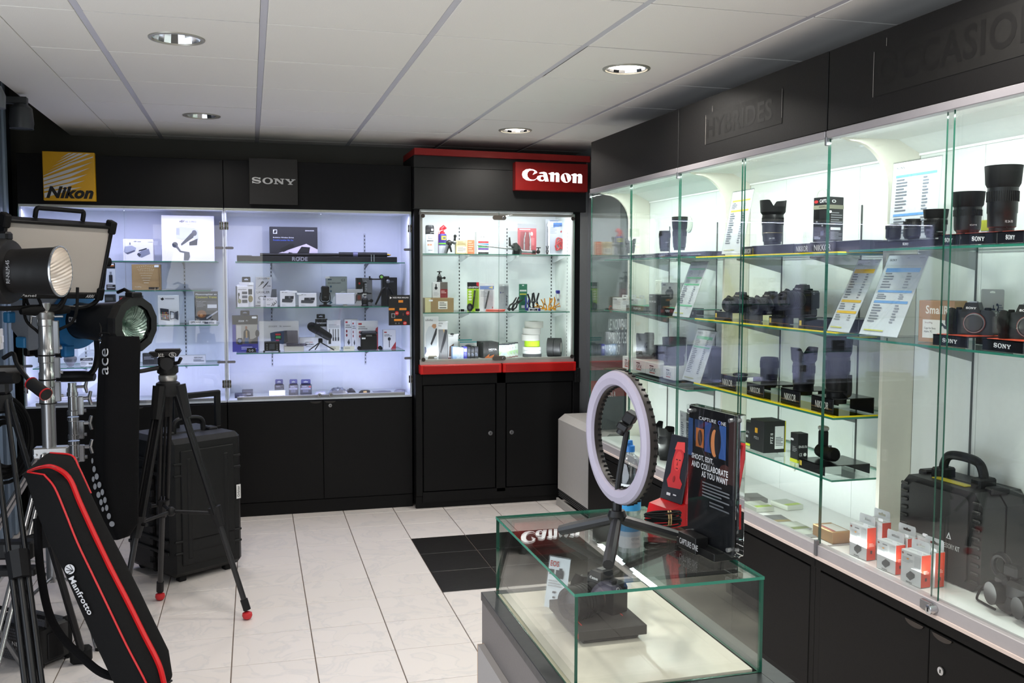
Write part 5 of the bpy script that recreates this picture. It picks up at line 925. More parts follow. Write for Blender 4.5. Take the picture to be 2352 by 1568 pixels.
# case floor of the red-trimmed unit
bcart('strap_box', 'tall white box picturing a shirted torso with a black strap, at the left end', 'box', 975, 1007, 727, 6.24, CB, .05, '#dcdde2', [('t', 'slide', .06, .9, .6, .95, '#6a6c72'), ('p', [(.1, .12), (.06, .6), (.3, .78), (.85, .8), (.9, .3), (.86, .14)], '#c4cad4'), ('p', [(.5, .78), (.6, .83), (.82, .83), (.84, .76), (.7, .72)], '#b98a6a'), ('p', [(.82, .74), (.9, .72), (.86, .6), (.5, .34), (.42, .38)], '#33343c'), ('p', [(.2, .02), (.3, .12), (.86, .12), (.9, .02)], '#6a655a'), ('p', [(.0, .12), (.14, .2), (.1, .3), (0, .32)], '#5a607a')], price=(.8, .06, .012))
bcart('strap_box', 'white box picturing grey trousers and a strap, next to the torso box', 'box', 1006, 1028, 737, 6.30, CB, .05, '#d9dade', [('t', 'slide', .06, .92, .5, .96, '#6a6c72'), ('t', 'lite', .06, .86, .35, .9, '#6a6c72'), ('r', 0, 0, 1, .78, '#7a7b80'), ('p', [(.5, .78), (.62, .68), (.7, .78)], '#b9986a'), ('p', [(.75, .78), (.95, .74), (.8, .5), (.3, .15), (.2, .2)], '#2e2f36')], price=(.95, .98, .01))
bcart('strap_box', 'small white box with a curved wrist strap, third from the left', 'box', 1029, 1052, 767, 6.33, CB, .04, '#d4d4d6', [('t', 'cuff', .1, .9, .55, .95, '#55575e'), ('e', .4, 1.0, .2, .04, '#1c1d22'), ('p', [(.1, .1), (.15, .5), (.6, .62), (.5, .4), (.3, .1)], '#6a4a38'), ('r', 0, 0, 1, .05, '#7a4a4a')], price=(.95, .98, .01))
fc = ['#a4c0e8', '#c4d4ea', '#c9d8ee', '#4a4ab8', '#20222c', '#1a1b22', '#22242e']
for i in range(7):
    a_ = 1040+i*8.3; bcart('filter_box', ['pale blue filter box, leftmost of the upright row', 'second pale filter box from the left in the upright row', 'third pale filter box in the upright row, before the violet one', 'violet filter box in the upright row', 'first black filter box in the upright row, right of the violet one', 'middle black filter box in the upright row', 'last black filter box in the upright row, beside the dark fan of boxes'][i], 'filter box', a_, a_+8 if i < 6 else a_+9, 796+(i % 3), 6.27+.004*i, CB, .07, fc[i], [('r', .1, .6, .9, .85, '#d6e0f0' if i < 4 else '#3c3e4a'), ('l', .15, .2, .85, .5, 3, '#8a94b0')], group='upright row of filter boxes')
for i, (a_, b0, c_, Y_) in enumerate(((1046, 1084, 779, 6.42), (1056, 1095, 784, 6.38))):
    bcart('filter_box', ['teal-topped white filter box, back one behind the upright row', 'teal-topped white filter box picturing a round filter, front one behind the upright row'][i], 'filter box', a_, b0, c_, Y_, CB, .02, '#d6dadc', [('r', 0, .93, 1, 1, '#4aa0a4'), ('e', .5, .55, .3, .28, '#8a8c92'), ('e', .5, .55, .24, .23, '#4a4c52')])
for i in range(5):
    bcart('filter_box', ['backmost and leftmost black flame-print filter box of the fan','second from the back of the fanned flame-print filter boxes','middle one of the five fanned flame-print filter boxes','second from the front of the fanned flame-print filter boxes','frontmost black flame-print filter box of the fan, its lettering in full'][i], 'filter box', 1096+i*3.5, 1132+i*3.6, 783+i*.8, 6.42-.03*i, CB, .02, '#141416', [('t', 'HOYA', .35, .5, .85, .62, '#dfe0e6', 'b'), ('l', .35, .42, .7, .47, 1, '#8a8c92'), ('p', [(.1, .05), (.4, .28), (.35, .1), (.7, .24), (.6, .06), (.95, .18), (.9, .02), (.1, .0)], '#c06a30')], group='fanned black filter boxes with flame print')
for i in range(4):
    bcart('filter_box', ['front pale green and white filter box, its wordmark in full','second pale green filter box of the fanned row','third pale green filter box of the fanned row','last pale green filter box, at the right end of the fanned row'][i], 'filter box', 1146+i*7, 1170+i*6.6, 789-i*1.2, 6.30+.03*i, CB, .02, '#d8e2dc', [('r', 0, .9, 1, 1, '#2c3038'), ('t', 'HOYA', .28, .74, .68, .84, '#3a4a5a', 'b'), ('t', 'FUSION', .2, .6, .8, .7, '#5a7a8a'), ('p', [(0, .5), (.5, .38), (1, .5), (1, .2), (.5, .34), (0, .2)], '#a8cc9a'), ('e', .5, .3, .3, .1, '#b4d0d8'), ('r', .7, 0, 1, .06, '#7a2a30')], group='fanned pale filter boxes')
x = at(1224, 800, Y=6.34).x; z_ = CB
for i, (dx, r_, h_, col, core, l) in enumerate(((0, .066, .022, '#5a5c60', '#b9bab6', 'grey tape roll at the bottom of the stack'), (0, .066, .024, '#eceef0', '#c9cac6', 'bright white tape roll, second in the stack'), (.0, .066, .024, '#e9ebee', '#c9cac6', 'white tape roll just under the lime one'), (.0, .054, .042, '#b4e02c', '#a4a59f', 'lime green tape roll in the middle of the stack'), (-.012, .064, .044, '#c4c4c0', '#a4a59f', 'pale grey tape roll right above the lime one'), (-.004, .064, .044, '#c0c0bc', '#a4a59f', 'pale grey tape roll, second from the top of the stack'), (.012, .066, .046, '#bcbcb6', '#a4a59f', 'pale grey tape roll on top of the stack'))):
    tape(l, (x+dx, 6.36, z_+.0005*(i+1)), r_, h_-.001, col, core, rz=i); z_ += h_
for k, (px, l) in enumerate(((1280, 'wide black tape roll standing on edge, the front one with a pale core'), (1292, 'black tape roll on edge behind its twin'))):
    p = at(px, 819, Y=6.34); t = tape(l, (p.x-.02+.0, 6.32+.0, CB+.0665), .066, .046, '#2e2f31', '#c4c4c0', rot=(0, PI/2, -.45)); t.location = (at(1274, 819, Y=6.32).x-.045+k*.048*math.cos(.45), 6.34-k*.048*math.sin(.45), CB+.0665)
# ================================================================ GOODS: right-hand showcases
RA, RBm, RG, RD, RF = 1.649, 1.361, 1.021, .839, .6128      # shelf heights used below
NA, NB, NC, ND = 1.6422, 1.3605, 1.0625, .8390
SA, SB = 1.649, 1.353
def rloc(px, py, X, z): p = at(px, py, X=X); return (X, p.y, z)
def rl(label, px0, px1, pytop, X, z, zoff=0, hood=None, **k):
    """lens standing on a shelf: pixel width, pixel top -> real size"""
    pc = at((px0+px1)/2, pytop, X=X); r = rad(px0, px1, pc); H_ = pc.z-(z+zoff)
    hh = 0
    if hood: hh = H_*hood[1]; return lens(label, (X, pc.y, z+zoff), H_-hh, r*hood[2], hood=(hood[0], hh, r*.96)+tuple(hood[3:]), **k)
    return lens(label, (X, pc.y, z+zoff), H_, r, **k)
def rriser(label, px0, px1, pyt, X, z, d, **k):
    y, w, h = rt(px0, px1, pyt, X, z); return riser(label, (X, y, z), w, d, h, **k)
# --- farthest showcase, upper shelf: row of low black boxes with a green rim
for i, (a_, b0, c_) in enumerate(((1422, 1448, 586), (1450, 1478, 584.5), (1475, 1503, 583), (1503, 1534, 581), (1535, 1562, 579.5), (1563, 1621, 578))):
    rcart('lens_box', ['low black box with a green rim, farthest of the upper-shelf row','low black box with a green rim, second from the far end of the row','low black box with a green rim, third from the far end of the row','low black box with a green rim, left of the one under the short lens','low black box with a green rim under the tall lens','low black box with a green rim, nearest of the row'][i], 'box', a_, b0, c_, 2.0+.006*i, RA, .1, '#25263a', [('t', 'FUJIFILM', .3, .25, .8, .5, '#b9bac6', 'b')], top='#2a9a78', group='low black lens boxes with green rims')
rl('short black lens without hood, left of the tall lens on the green-rimmed boxes', 1514, 1540, 530, 2.08, RA, .034, ring=None, text=('50', 0, .4))
rl('tall black zoom lens with a wide round hood on the green-rimmed boxes', 1543, 1580, 498, 2.08, RA, .036, hood=('r', .36, .86))
rl('squat black lens with a cut hood at the far end of the upper shelf', 1435, 1461, 548, 2.06, RA, .032, hood=('t', .35, .85))
# middle shelf
for i, (a_, b0, c_) in enumerate(((1407, 1428, 684), (1429, 1446, 684), (1446, 1465, 686))):
    rcart('battery_box', ['white hang-tab box, farthest of three on the middle shelf of the far showcase', 'white hang-tab box, middle of three in the far showcase', 'white hang-tab box, nearest of three in the far showcase'][i], 'box', a_, b0, c_, 2.05, RBm, .05, '#d4d8d8', [('l', .15, .4, .85, .8, 5, '#a9adae'), ('r', .1, .85, .5, .92, '#55585a')], tab=(.6, .018, '#d4d8d8'), group='white hang-tab boxes in the far showcase')
for i, (a_, b0, c_) in enumerate(((1438, 1490, 702), (1518, 1549, 707), (1585, 1598, 711))):
    rriser(['low black stand with a green top edge under the white boxes', 'low black stand with a green top edge under the picture box of a grip', 'bit of a low black green-edged stand right of the green-headed price sheet'][i], a_, b0, c_, 2.02, RBm, .16, top='#2a9a78', text='FUJIFILM', tw=.3)
rcart('charger_box', 'upright black box with grey lettering and a faint diamond, far showcase middle shelf', 'box', 1491, 1518, 676, 1.998, RBm, .05, '#202428', [('r', .05, .88, .3, .92, '#9b9ea2'), ('t', 'BC-W126S', .05, .58, .6, .68, '#d6d8da', 'b'), ('p', [(.5, .2), (.75, .35), (.95, .2), (.75, .05)], '#3a3f45'), ('p', [(.55, .2), (.75, .31), (.9, .2), (.75, .09)], '#202428')])
rcart('product_box', 'white box picturing a camera battery grip, far showcase', 'box', 1519, 1560, 649, 2.10, RBm+.0335, .06, '#c9ccca', [('p', [(.28, .3), (.25, .62), (.35, .72), (.62, .74), (.7, .62), (.68, .36), (.45, .25)], '#5a5e62'), ('p', [(.34, .38), (.33, .6), (.6, .62), (.6, .42)], '#8a8e90'), ('r', .44, .74, .56, .84, '#4a4e52'), ('r', .1, .88, .25, .93, '#6a6e72'), ('l', .25, .08, .75, .14, 1, '#8a8e90')])
# lower shelf: white boxes, big lenses, black instax-like boxes
for i, (a_, b0, c_) in enumerate(((1430, 1448, 819), (1454, 1481, 826), (1483, 1514, 833), (1523, 1548, 842))):
    rcart('lens_box', ['low white box with a three-letter mark, farthest of four', 'low white box with a three-letter mark, second of four from the far end', 'low white box with a three-letter mark, third of four', 'low white box with a three-letter mark, nearest of four'][i], 'box', a_, b0, c_, 2.03, RG+.0145, .11, '#dcdcda', [('t', 'GFX', .3, .3, .75, .6, '#5a5c60', 'b'), ('r', .3, .68, .6, .78, '#3a3c40'), ('r', .3, .16, .7, .24, '#b05048')], group='low white boxes with a three-letter mark')
rriser('long glossy black platform with a green rim under the white boxes', 1440, 1560, 872, 1.99, RG, .2, top='#3a4a46', group=None)
lens('big black lens with a cut hood standing behind the white boxes', (2.10, at(1481, 830, X=2.10).y, RG+.015), .13, .048, hood=('t', .075, .05, .6), group=None, ring=(.06, '#8a2020'))
lens('thick black telephoto lens with a broad round hood behind the leaning green-headed sheet', (2.10, at(1548, 840, X=2.10).y, RG+.015), .12, .052, hood=('r', .085, .06))
for i, (a_, b0, c_) in enumerate(((1500, 1518, 793), (1518, 1534, 794), (1578, 1635, 795))):
    rcart('camera_box', ['tall dark box with a ring outline behind the white boxes', 'tall dark box next to the ring-outlined one', 'wide dark box behind the leaning green-headed sheet'][i], 'box', a_, b0, c_, 2.15, RG+.015, .08, '#2b2c48', [('e', .5, .6, .35, .25, '#4a4c6a'), ('e', .5, .6, .32, .23, '#2b2c48')])
sheet('green-headed price sheet on the middle shelf of the far showcase', (1544, 727), (1583, 728), (1588, 601), 'FUJIFILM X', 30, '#6ab88e', 1.985, bars=((.86, 1), (.70, 1), (.58, 1), (.2, 1)))
sheet('green-headed price sheet leaning by the white boxes on the lower shelf', (1566, 878), (1608, 880), (1603, 755), 'FUJIFILM', 20, '#6ab88e', 1.985, bars=((.84, 2), (.66, 1)))
# case floor
for i, (px, py, h_, r_, l) in enumerate(((1503, 972, .09, .042, 'upright black lens with a petal hood on the far showcase floor behind the ring light'), (1530, 985, .085, .04, 'upright black lens with a petal hood, right one behind the red card stand'))):
    p = at(px, py, X=2.05); lens(l, (2.05, p.y, RF), max(.05, p.z-RF-.03), r_, hood=('t', .04, r_*1.05, .5*i))
sheet('price sheet standing on the floor of the far showcase behind the acrylic sign', (1562, 1075), (1588, 1088), (1562, 943), 'LEICA', 20, '#b9bdc0', 1.99, bars=((.86, 1),))
for zz, px in ((.9, 1), (1, 2)): pass
# poster beyond the end pane
t = thing('promo_poster', 'dark grey upright poster with condensed white capitals in the corner beyond the far showcase', 'poster', (1.97, 5.36, .551)); MB().box(0, 0, 0, .27, .012, 1.09, mt('#3c4448', .5)).build('board', t)
def q2(x, y): p = at(x, y, Y=5.36); return ((p.x-1.97)/.27, (p.z-.553)/1.09)
def tx(s, x0, y0, x1, y1, col, st=''): a, b_ = q2(x0, y1), q2(x1, y0); return ('t', s, a[0], a[1], b_[0], b_[1], col, st)
MB().flat([('r', 0, .25, 1, .34, '#7a2420'), tx('LE NOUVEAU', 1398, 731, 1440, 757, '#dfe3e4', 'b'), tx('HYBRIDE PLEIN', 1398, 762, 1444, 788, '#dfe3e4', 'b'), tx('FORMAT', 1398, 791, 1424, 814, '#dfe3e4', 'b'), tx('Essayez-le des aujourd', 1398, 874, 1440, 884, '#c9cdce'), tx('EOS R', 1396, 898, 1414, 910, '#c9cdce'), tx('CANON', 1398, 700, 1436, 716, '#c83a2c', 'b')], .27, 1.09, 0, 0).build('printed_poster', t)
# --- middle showcase, upper shelf
sheet('yellow-headed price sheet leaning on the upper shelf of the middle showcase', (1657, 583), (1704, 582), (1684, 441), 'Nikon F', 30, '#e0c040', 1.99, bars=((.84, 1), (.68, 1)))
for i, (a_, b0, c_, X_, l) in enumerate(((1704, 1727, 566, 1.99, 'low black box with cut lettering beside the leaning yellow-headed sheet'), (1725, 1822, 562, 1.995, 'long low black box with a small yellow square under the petal-hooded lens'), (1822, 1860, 559, 2.0, 'low black lens box with white capitals, left of the tall remote box'), (1860, 1914, 555, 1.998, 'low black lens box with white capitals under the tall remote box'), (1915, 1975, 552, 2.01, 'low black box end, right of the tall remote box'))):
    rcart('lens_box', l, 'box', a_, b0, c_, X_, NA+.0007, .16, '#1d1e30' if i > 0 else '#17181c', ([('t', 'NIKKOR', .2, .2, .9, .75, '#cfd0d8')] if i in (0, 2, 3) else []) + ([('r', .01, .1, .06, .75, '#cdb840')] if i == 1 else []), group='low black lens boxes on the yellow-edged upper shelf')
rl('large black zoom lens with a petal hood on the yellow-edged upper shelf', 1746, 1806, 460, 2.08, NA, .040, hood=('t', .30, .8, .15), text=('24-120', -.6, .2), ring=(.4, '#6a5a28'))
y, w_, h_ = rt(1872, 1914, 452, 2.06, NA+.045)
carton('product_box', 'tall black hang box picturing two slim remote controls', 'box', (2.05, y, NA+.044), .075, .075, h_, '#1a1a1d', [('t', 'CAPTUR', .4, .87, .98, .95, '#d6d8da', 'b'), ('e', .17, .9, .13, .035, '#b03030'), ('r', 0, .73, 1, .82, '#8a8a78'), ('l', .35, .75, .9, .8, 2, '#3a3a34'), ('r', .12, .4, .36, .72, '#050506'), ('r', .5, .25, .72, .52, '#050506'), ('e', .24, .45, .06, .02, '#8a8c92'), ('e', .6, .36, .06, .02, '#8a8c92'), ('l', .1, .05, .5, .12, 3, '#b9bac8'), ('r', .5, .14, .7, .24, '#55566a')], rz=RR+.25, side='#232326', sideprints=[('e', .3, .9, .15, .035, '#dfe0e2'), ('e', .3, .9, .09, .02, '#232326'), ('r', 0, .73, 1, .82, '#8a8a78'), ('l', .1, .35, .9, .66, 6, '#8a8c92'), ('r', .1, .26, .8, .32, '#dfe0e2'), ('l', .1, .04, .9, .22, 6, '#8a8c92')], price=(1.05, .66, .01))
# middle shelf cameras on stands
NR = []
for i, (a_, b0, c_, X_, l) in enumerate(((1642, 1681, 716, 2.0, 'low black stand with a yellow corner, farthest on the yellow-edged middle shelf'), (1702, 1748, 720, 2.0, 'low black stand with a yellow corner, second on the yellow-edged middle shelf'), (1766, 1813, 727, 2.0, 'low black stand with a yellow corner, third on the yellow-edged middle shelf'), (1834, 1894, 733, 2.0, 'low black stand with a yellow corner under the largest camera'))):
    y, w_, h_ = rt(a_, b0, c_, X_, NB+.0007); riser(l, (X_, y, NB+.0007), w_, .15, h_, line='#7a5220', bad=1, group='black stands with a yellow corner'); NR.append((y, h_))
rriser('bare black stand behind the yellow-headed sheet on the middle shelf', 1899, 1972, 731, 2.03, NB, .12, group='black stands with a yellow corner')
def rcam(label, px0, px1, pytop, X, z, s, **k):
    p = at((px0+px1)/2, pytop, X=X); return camera_body(label, (X, p.y, z), s, rz=k.pop('rz', RR), **k)
rcam('small mirrorless camera with lens, farthest of the three on the yellow-edged shelf', 1668, 1721, 680, 2.08, NB+NR[0][1]+.001, .9, text='Nikon', ring=None, lensd=(.075, .033), rz=RR+.3)
rcam('mirrorless camera with lens, middle of the three on the yellow-edged shelf', 1733, 1793, 672, 2.08, NB+NR[1][1]+.001, .95, text='Nikon', ring=None, lensd=(.09, .034), rz=RR+.3)
rcam('big camera with built-in vertical grip and white wordmark on the yellow-edged shelf', 1800, 1869, 660, 2.08, NB+NR[2][1]+.033, .98, text='Nikon', ring=None, lensd=(.10, .036), rz=RR+.3, grip=2)
p = at(1960, 735, X=2.12); pouch_ = rcart('battery', 'small dark battery block on the right end of the yellow-edged middle shelf', 'battery', 1962, 1975, 731, 2.08, NB, .03, '#1c1d3a')
sheet('yellow-headed price sheet in front of the middle shelf, left of the blue-headed one', (1899, 753), (1950, 760), (1972, 596), 'NIKON Z', 30, '#e0b83a', 1.985, bars=((.83, 2), (.42, 1.2), (.27, 1.2)))
# lower shelf with lenses
for i, (a_, b0, c_, l) in enumerate(((1654, 1689, 862, 'black lettered stand under the flat pancake lens'), (1717, 1753, 881, 'black lettered stand under the plain short lens'), (1795, 1836, 894, 'black lettered stand under the petal-hooded lens'), (1865, 1912, 911, 'black lettered stand under the tall telephoto lens'))):
    y, w_, h_ = rt(a_, b0, c_, 2.0, NC+.0007); riser(l, (2.0, y, NC+.0007), w_+.01, .17, h_, text='NIKKOR', tw=.6, line='#5a4018', group='black stands lettered in white'); NR.append((y, h_))
hR = .034
rl('flat black pancake lens on the first lettered stand', 1684, 1717, 857, 2.07, NC, hR)
rl('plain short black lens without hood on the second lettered stand', 1747, 1788, 820, 2.08, NC, hR)
rl('black zoom lens with a petal hood on the third lettered stand', 1817, 1878, 797, 2.08, NC, hR, hood=('t', .3, .82, .1))
rl('very tall telephoto lens with a round hood and tripod foot, yellow-edged lower shelf', 1893, 1959, 774, 2.06, NC, hR, hood=('r', .26, .82), collar=True)
# shelf four
rcart('product_box', 'black yellow-footed box half hidden by the acrylic sign', 'box', 1700, 1724, 967, 2.03, ND+.0007, .04, '#17181b', [('t', 'EN-EL15c', .2, .55, .9, .63, '#c9cacc', 'b'), ('r', .5, .35, .8, .45, '#b9babc'), ('r', 0, 0, 1, .1, '#c8cc1c')])
t = rcart('product_box', 'largest black cube-like box with a barcode label on the lowest glass shelf', 'box', 1724, 1755, 964, 2.0, ND+.0007, .10, '#141416', [('r', .35, .58, .55, .74, '#d8a020'), ('t', 'FTZ II', .3, .38, .62, .46, '#c9cacc')], side='#17181a', sideprints=[('t', 'FTZ II', .3, .3, .42, .62, '#dfe0e2', 'br'), ('r', .5, .12, .92, .84, '#dcdedf'), ('l', .54, .2, .88, .5, 6, '#5a5c60'), ('r', .95, 0, 1, 1, '#b8b020')], rz=RR)
rcart('product_box', 'small upright black box with a yellow foot and a white tag', 'box', 1816, 1833, 994, 2.02, ND+.0007, .045, '#17181b', [('l', .3, .35, .9, .55, 4, '#9a9b9d'), ('r', 0, 0, 1, .12, '#c8cc1c')], side='#1a1b1d', sideprints=[('t', 'EN-EL15c', .1, .52, .9, .6, '#dfe0e2', 'b'), ('t', 'CE', .15, .24, .42, .34, '#dfe0e2'), ('e', .7, .29, .14, .06, '#dfe0e2'), ('r', 0, 0, 1, .1, '#c8cc1c')], price=(.3, .78, .01))
y, w_, h_ = rt(1837, 1892, 1042, 1.985, ND+.0007); riser('black stand with a yellow square under the upturned battery grip', (1.985, y, ND+.0007), w_+.012, .19, .036, bad=1)
t = thing('battery_grip', 'black camera battery grip with an upright arm and pale cap', 'camera grip', (2.06, at(1900, 1040, X=2.06).y, ND+.038), RR-.1)
MB().tube(bez([(-.058, 0, .03), (-.03, 0, .026), (.02, 0, .026), (.058, 0, .03)], 4), [.018]+[.026]*11+[.018], LR, 14).build('grip_body', t); MB().box(-.05, -.013, .04, -.016, .014, .105, LB, .004).build('battery_arm', t); MB().box(-.052, -.015, .105, -.014, .016, .122, mt('#a9aaa6', .3), .005).build('pale_cap', t, 'pale translucent cap'); MB().cyl((.02, 0, .05), (.02, 0, .058), .006, SILD).build('knob', t)
# case floor: flat packs and brown box
FL = ((1700, 1130, 1762, 1146, 'flat grey filter pack lying under the lowest glass shelf, farthest'), (1712, 1150, 1772, 1166, 'flat pale plastic case with a green label, beside the grey filter pack'), (1776, 1148, 1838, 1162, 'flat pale plastic case with a lime label, right of its twin'), (1760, 1176, 1812, 1190, 'thin clear packet with grey picture, under the pale cases'), (1790, 1192, 1862, 1206, 'thin clear packet with a small dark label, near the brown box'), (1826, 1208, 1880, 1222, 'thin silver packet touching the brown box'))
for i, (a_, t_, b0, u_, l) in enumerate(FL):
    p = at((a_+b0)/2, u_, Z=RF+.004); c_ = ('#7a7d7c', '#cfd6c8', '#cfd6c8', '#9a9d9c', '#b4b7b6', '#a4a7a6')[i]; hh = (.018, .02, .02, .004, .004, .003)[i]
    t = thing('flat_packet', l, 'packet', (p.x, p.y, RF), RR+.12*((i % 3)-1)); MB().box(-.055, -.04, 0, .055, .04, hh, C(c_), .002).build('case', t)
    m = MB(); m.T = P3(-.05, -.035, hh+.0005) @ Matrix(((.1, 0, 0, 0), (0, 0, -1, 0), (0, .07, 0, 0), (0, 0, 0, 1))) @ Matrix.Identity(4); m.T = P3(-.05, -.035, hh+.0006)
    for (x0, y0, x1, y1, cc) in ((.0, .0, .07, .07, '#5a5d5c' if i in (0, 3) else '#b9c0b4'), (.072, .0, .1, .07, ('#3a3d3c', '#a4c43a', '#b4d43a', '#8a7a3a', '#6a7a2a', '#8a8d8c')[i])): m.add([(x0, y0, 0), (x1, y0, 0), (x1, y1, 0), (x0, y1, 0)], [(0, 1, 2, 3)], C(cc))
    m.build('printed_label', t)
t = thing('cardboard_box', 'low brown cardboard box with a white and red top label on the case floor', 'box', tuple(at(1869, 1232, Z=RF)), RR); t.location.x = 1.972; yy = at(1905, 1240, X=1.972).y; t.location = (1.972, yy+.035, RF+.0007)
MB().box(-.07, 0, 0, .055, .075, .042, CARD, .0015).build('carton', t); MB().add([(-.05, .008, .0425), (.045, .008, .0425), (.045, .068, .0425), (-.05, .068, .0425)], [(0, 1, 2, 3)], C('#d9d6cf')).add([(-.05, .008, .0428), (.045, .008, .0428), (.045, .02, .0428), (-.05, .02, .0428)], [(0, 1, 2, 3)], C('#a8483c')).build('printed_label', t)
# --- nearest showcase
sheet('blue-headed price sheet leaning on the upper shelf of the nearest showcase', (2038, 562), (2148, 560), (2053, 375), '@SONY', 30, '#6a9ed8', 2.06, bars=((.83, 1), (.38, 1)))
sheet('blue-headed price sheet in front of the middle shelf, right of the yellow-headed one', (1972, 769), (2061, 777), (2043, 585), '@SONY', 20, '#6aa0da', 1.985, bars=((.80, 1.8), (.54, 1), (.41, 1.1)))
y, w_, h_ = rt(2010, 2158, 556, 1.99, SA+.0007); riser('long low black stand lettered in white under three small lenses', (1.99, y, SA+.0007), w_, .13, .022, text='@SONY', tw=.09)
hz = .024
rl('small black lens without hood, leftmost of three on the long stand', 2036, 2076, 514, 2.06, SA, hz+.007, prof=[(0, .8), (.1, .98), (.12, 1), (.75, 1), (.85, .8), (1, .5)])
rl('stubby black lens with a stepped front, middle of three on the long stand', 2077, 2122, 503, 2.06, SA, hz+.007, prof=[(0, .86), (.1, .92), (.12, 1), (.5, 1), (.52, .96), (.7, .96), (.8, .84), (1, .84)])
rl('black lens with a round hood, right of three on the long stand', 2122, 2178, 481, 2.06, SA, hz+.007, hood=('r', .3, .88), text=('1.8/85', -.3, .25))
for i, (px, l) in enumerate(((2056, 'clear riser block under the leftmost small lens'), (2098, 'clear riser block under the middle small lens'), (2146, 'clear riser block under the right small lens'))):
    p = at(px, 552, X=2.06); tag(MB().box(-.03, -.03, 0, .03, .03, .006, ACR, .001).build('clear_block', loc=(2.06, p.y, SA+.0235)), l, 'riser', 'clear riser blocks')
for i, (a_, b0, c_, l) in enumerate(((2155, 2205, 537, 'lettered black stand under the medium hooded lens'), (2207, 2290, 533, 'black stand lettered in white, centre of the upper shelf'), (2292, 2352, 528, 'black stand lettered in white at the right picture edge, upper shelf'))):
    y, w_, h_ = rt(a_, b0, c_, 1.985, SA+.0007); riser(l, (1.985, y, SA+.0007), w_, .16, .033, text='@SONY', tw=.35, top='#c0503a')
def rlb(label, px0, px1, pytop, X, z, **k): return rl(label, px0, px1, pytop, X, SA, .0345, **k)
rlb('medium black hooded lens with a thin red ring beside the tallest lens', 2188, 2261, 441, 2.06, SA, hood=('r', .34, .82), ring=(.24, '#a82c20', .9), prof=[(0, .72), (.1, .78), (.16, .92), (.3, .96), (1, 1)], text=('GM', -.3, .3))
rlb('tallest black zoom lens with a broad round hood at the right of the upper shelf', 2265, 2347, 381, 2.05, SA, hood=('r', .3, .82), ring=(.12, '#a82c20', .84), prof=[(0, .78), (.1, .8), (.12, .9), (.4, .92), (.42, .96), (1, .98)], text=('FE 24-70', -.3, .2))
rcart('blister_pack', 'small pale and blue pack with a tag between the two big hooded lenses', 'package', 2254, 2276, 505, 2.16, SA+.0007, .02, '#8fa4b8', [('r', 0, .6, 1, 1, '#c4c84a'), ('l', .1, .1, .9, .5, 3, '#e0e4ea')], price=(.4, .5, .014))
# middle shelf
y, w_, h_ = rt(2097, 2160, 690, 2.03, SB+.0007)
carton('cardboard_box', 'brown box with big pale lettering and a white label beside the first camera', 'box', (2.06, y-.01, SB+.0007), .125, .06, h_, '#a9866a', [('t', 'SmallRig', .2, .62, 1.0, .88, '#e4dfd8', 'b'), ('r', .12, .1, .99, .54, '#dcdbd8'), ('t', 'SmallRig', .18, .44, .4, .49, '#6a4a48'), ('t', 'Cage for Sony', .17, .3, .5, .36, '#2a2a2c'), ('t', 'Alpha 7C', .17, .22, .4, .28, '#2a2a2c'), ('p', [(.62, .2), (.62, .44), (.68, .48), (.74, .42), (.98, .36), (.98, .3), (.74, .34), (.7, .4), (.66, .4), (.66, .2)], '#3a3c48')], rz=RR+.25, side='#b9966e')
for i, (a_, b0, c_, l) in enumerate(((2143, 2224, 759, 'black stand lettered in white with an orange mat under the first camera'), (2257, 2352, 769, 'lettered black stand with an orange mat under the camera cut by the picture edge'))):
    y, w_, h_ = rt(a_, b0, c_, 1.985, SB+.0007); riser(l, (1.985, y, SB+.0007), w_, .16, .033, text='@SONY', tw=.42, top='#c8492c')
rcam('black mirrorless camera with capped mount and orange ring on the middle shelf', 2188, 2275, 700, 2.05, SB+.0355, 1.0, rz=RR+.6)
rcam('black mirrorless camera with capped mount, cut by the right picture edge', 2312, 2400, 700, 2.05, SB+.0355, 1.0, rz=RR+.6)
x = rt(2247, 2300, 664, 2.2, SB+.0007); blister('blister_pack', 'pale grey card pack with a big plus-three mark behind the first camera', 'package', (2.2, x[0], SB+.0007), x[1], x[2], '#a9adac', [('t', '+3', .5, .5, .8, .74, '#1c2c48', 'b'), ('l', .8, .5, .98, .72, 5, '#6a7888'), ('l', .06, .5, .5, .64, 2, '#7a8088'), ('r', .7, .42, .98, .46, '#2a3038'), ('e', .78, .34, .06, .03, '#2a3038'), ('e', .92, .34, .06, .03, '#2a3038')], (.1, .05, .9, .4), rz=RR)
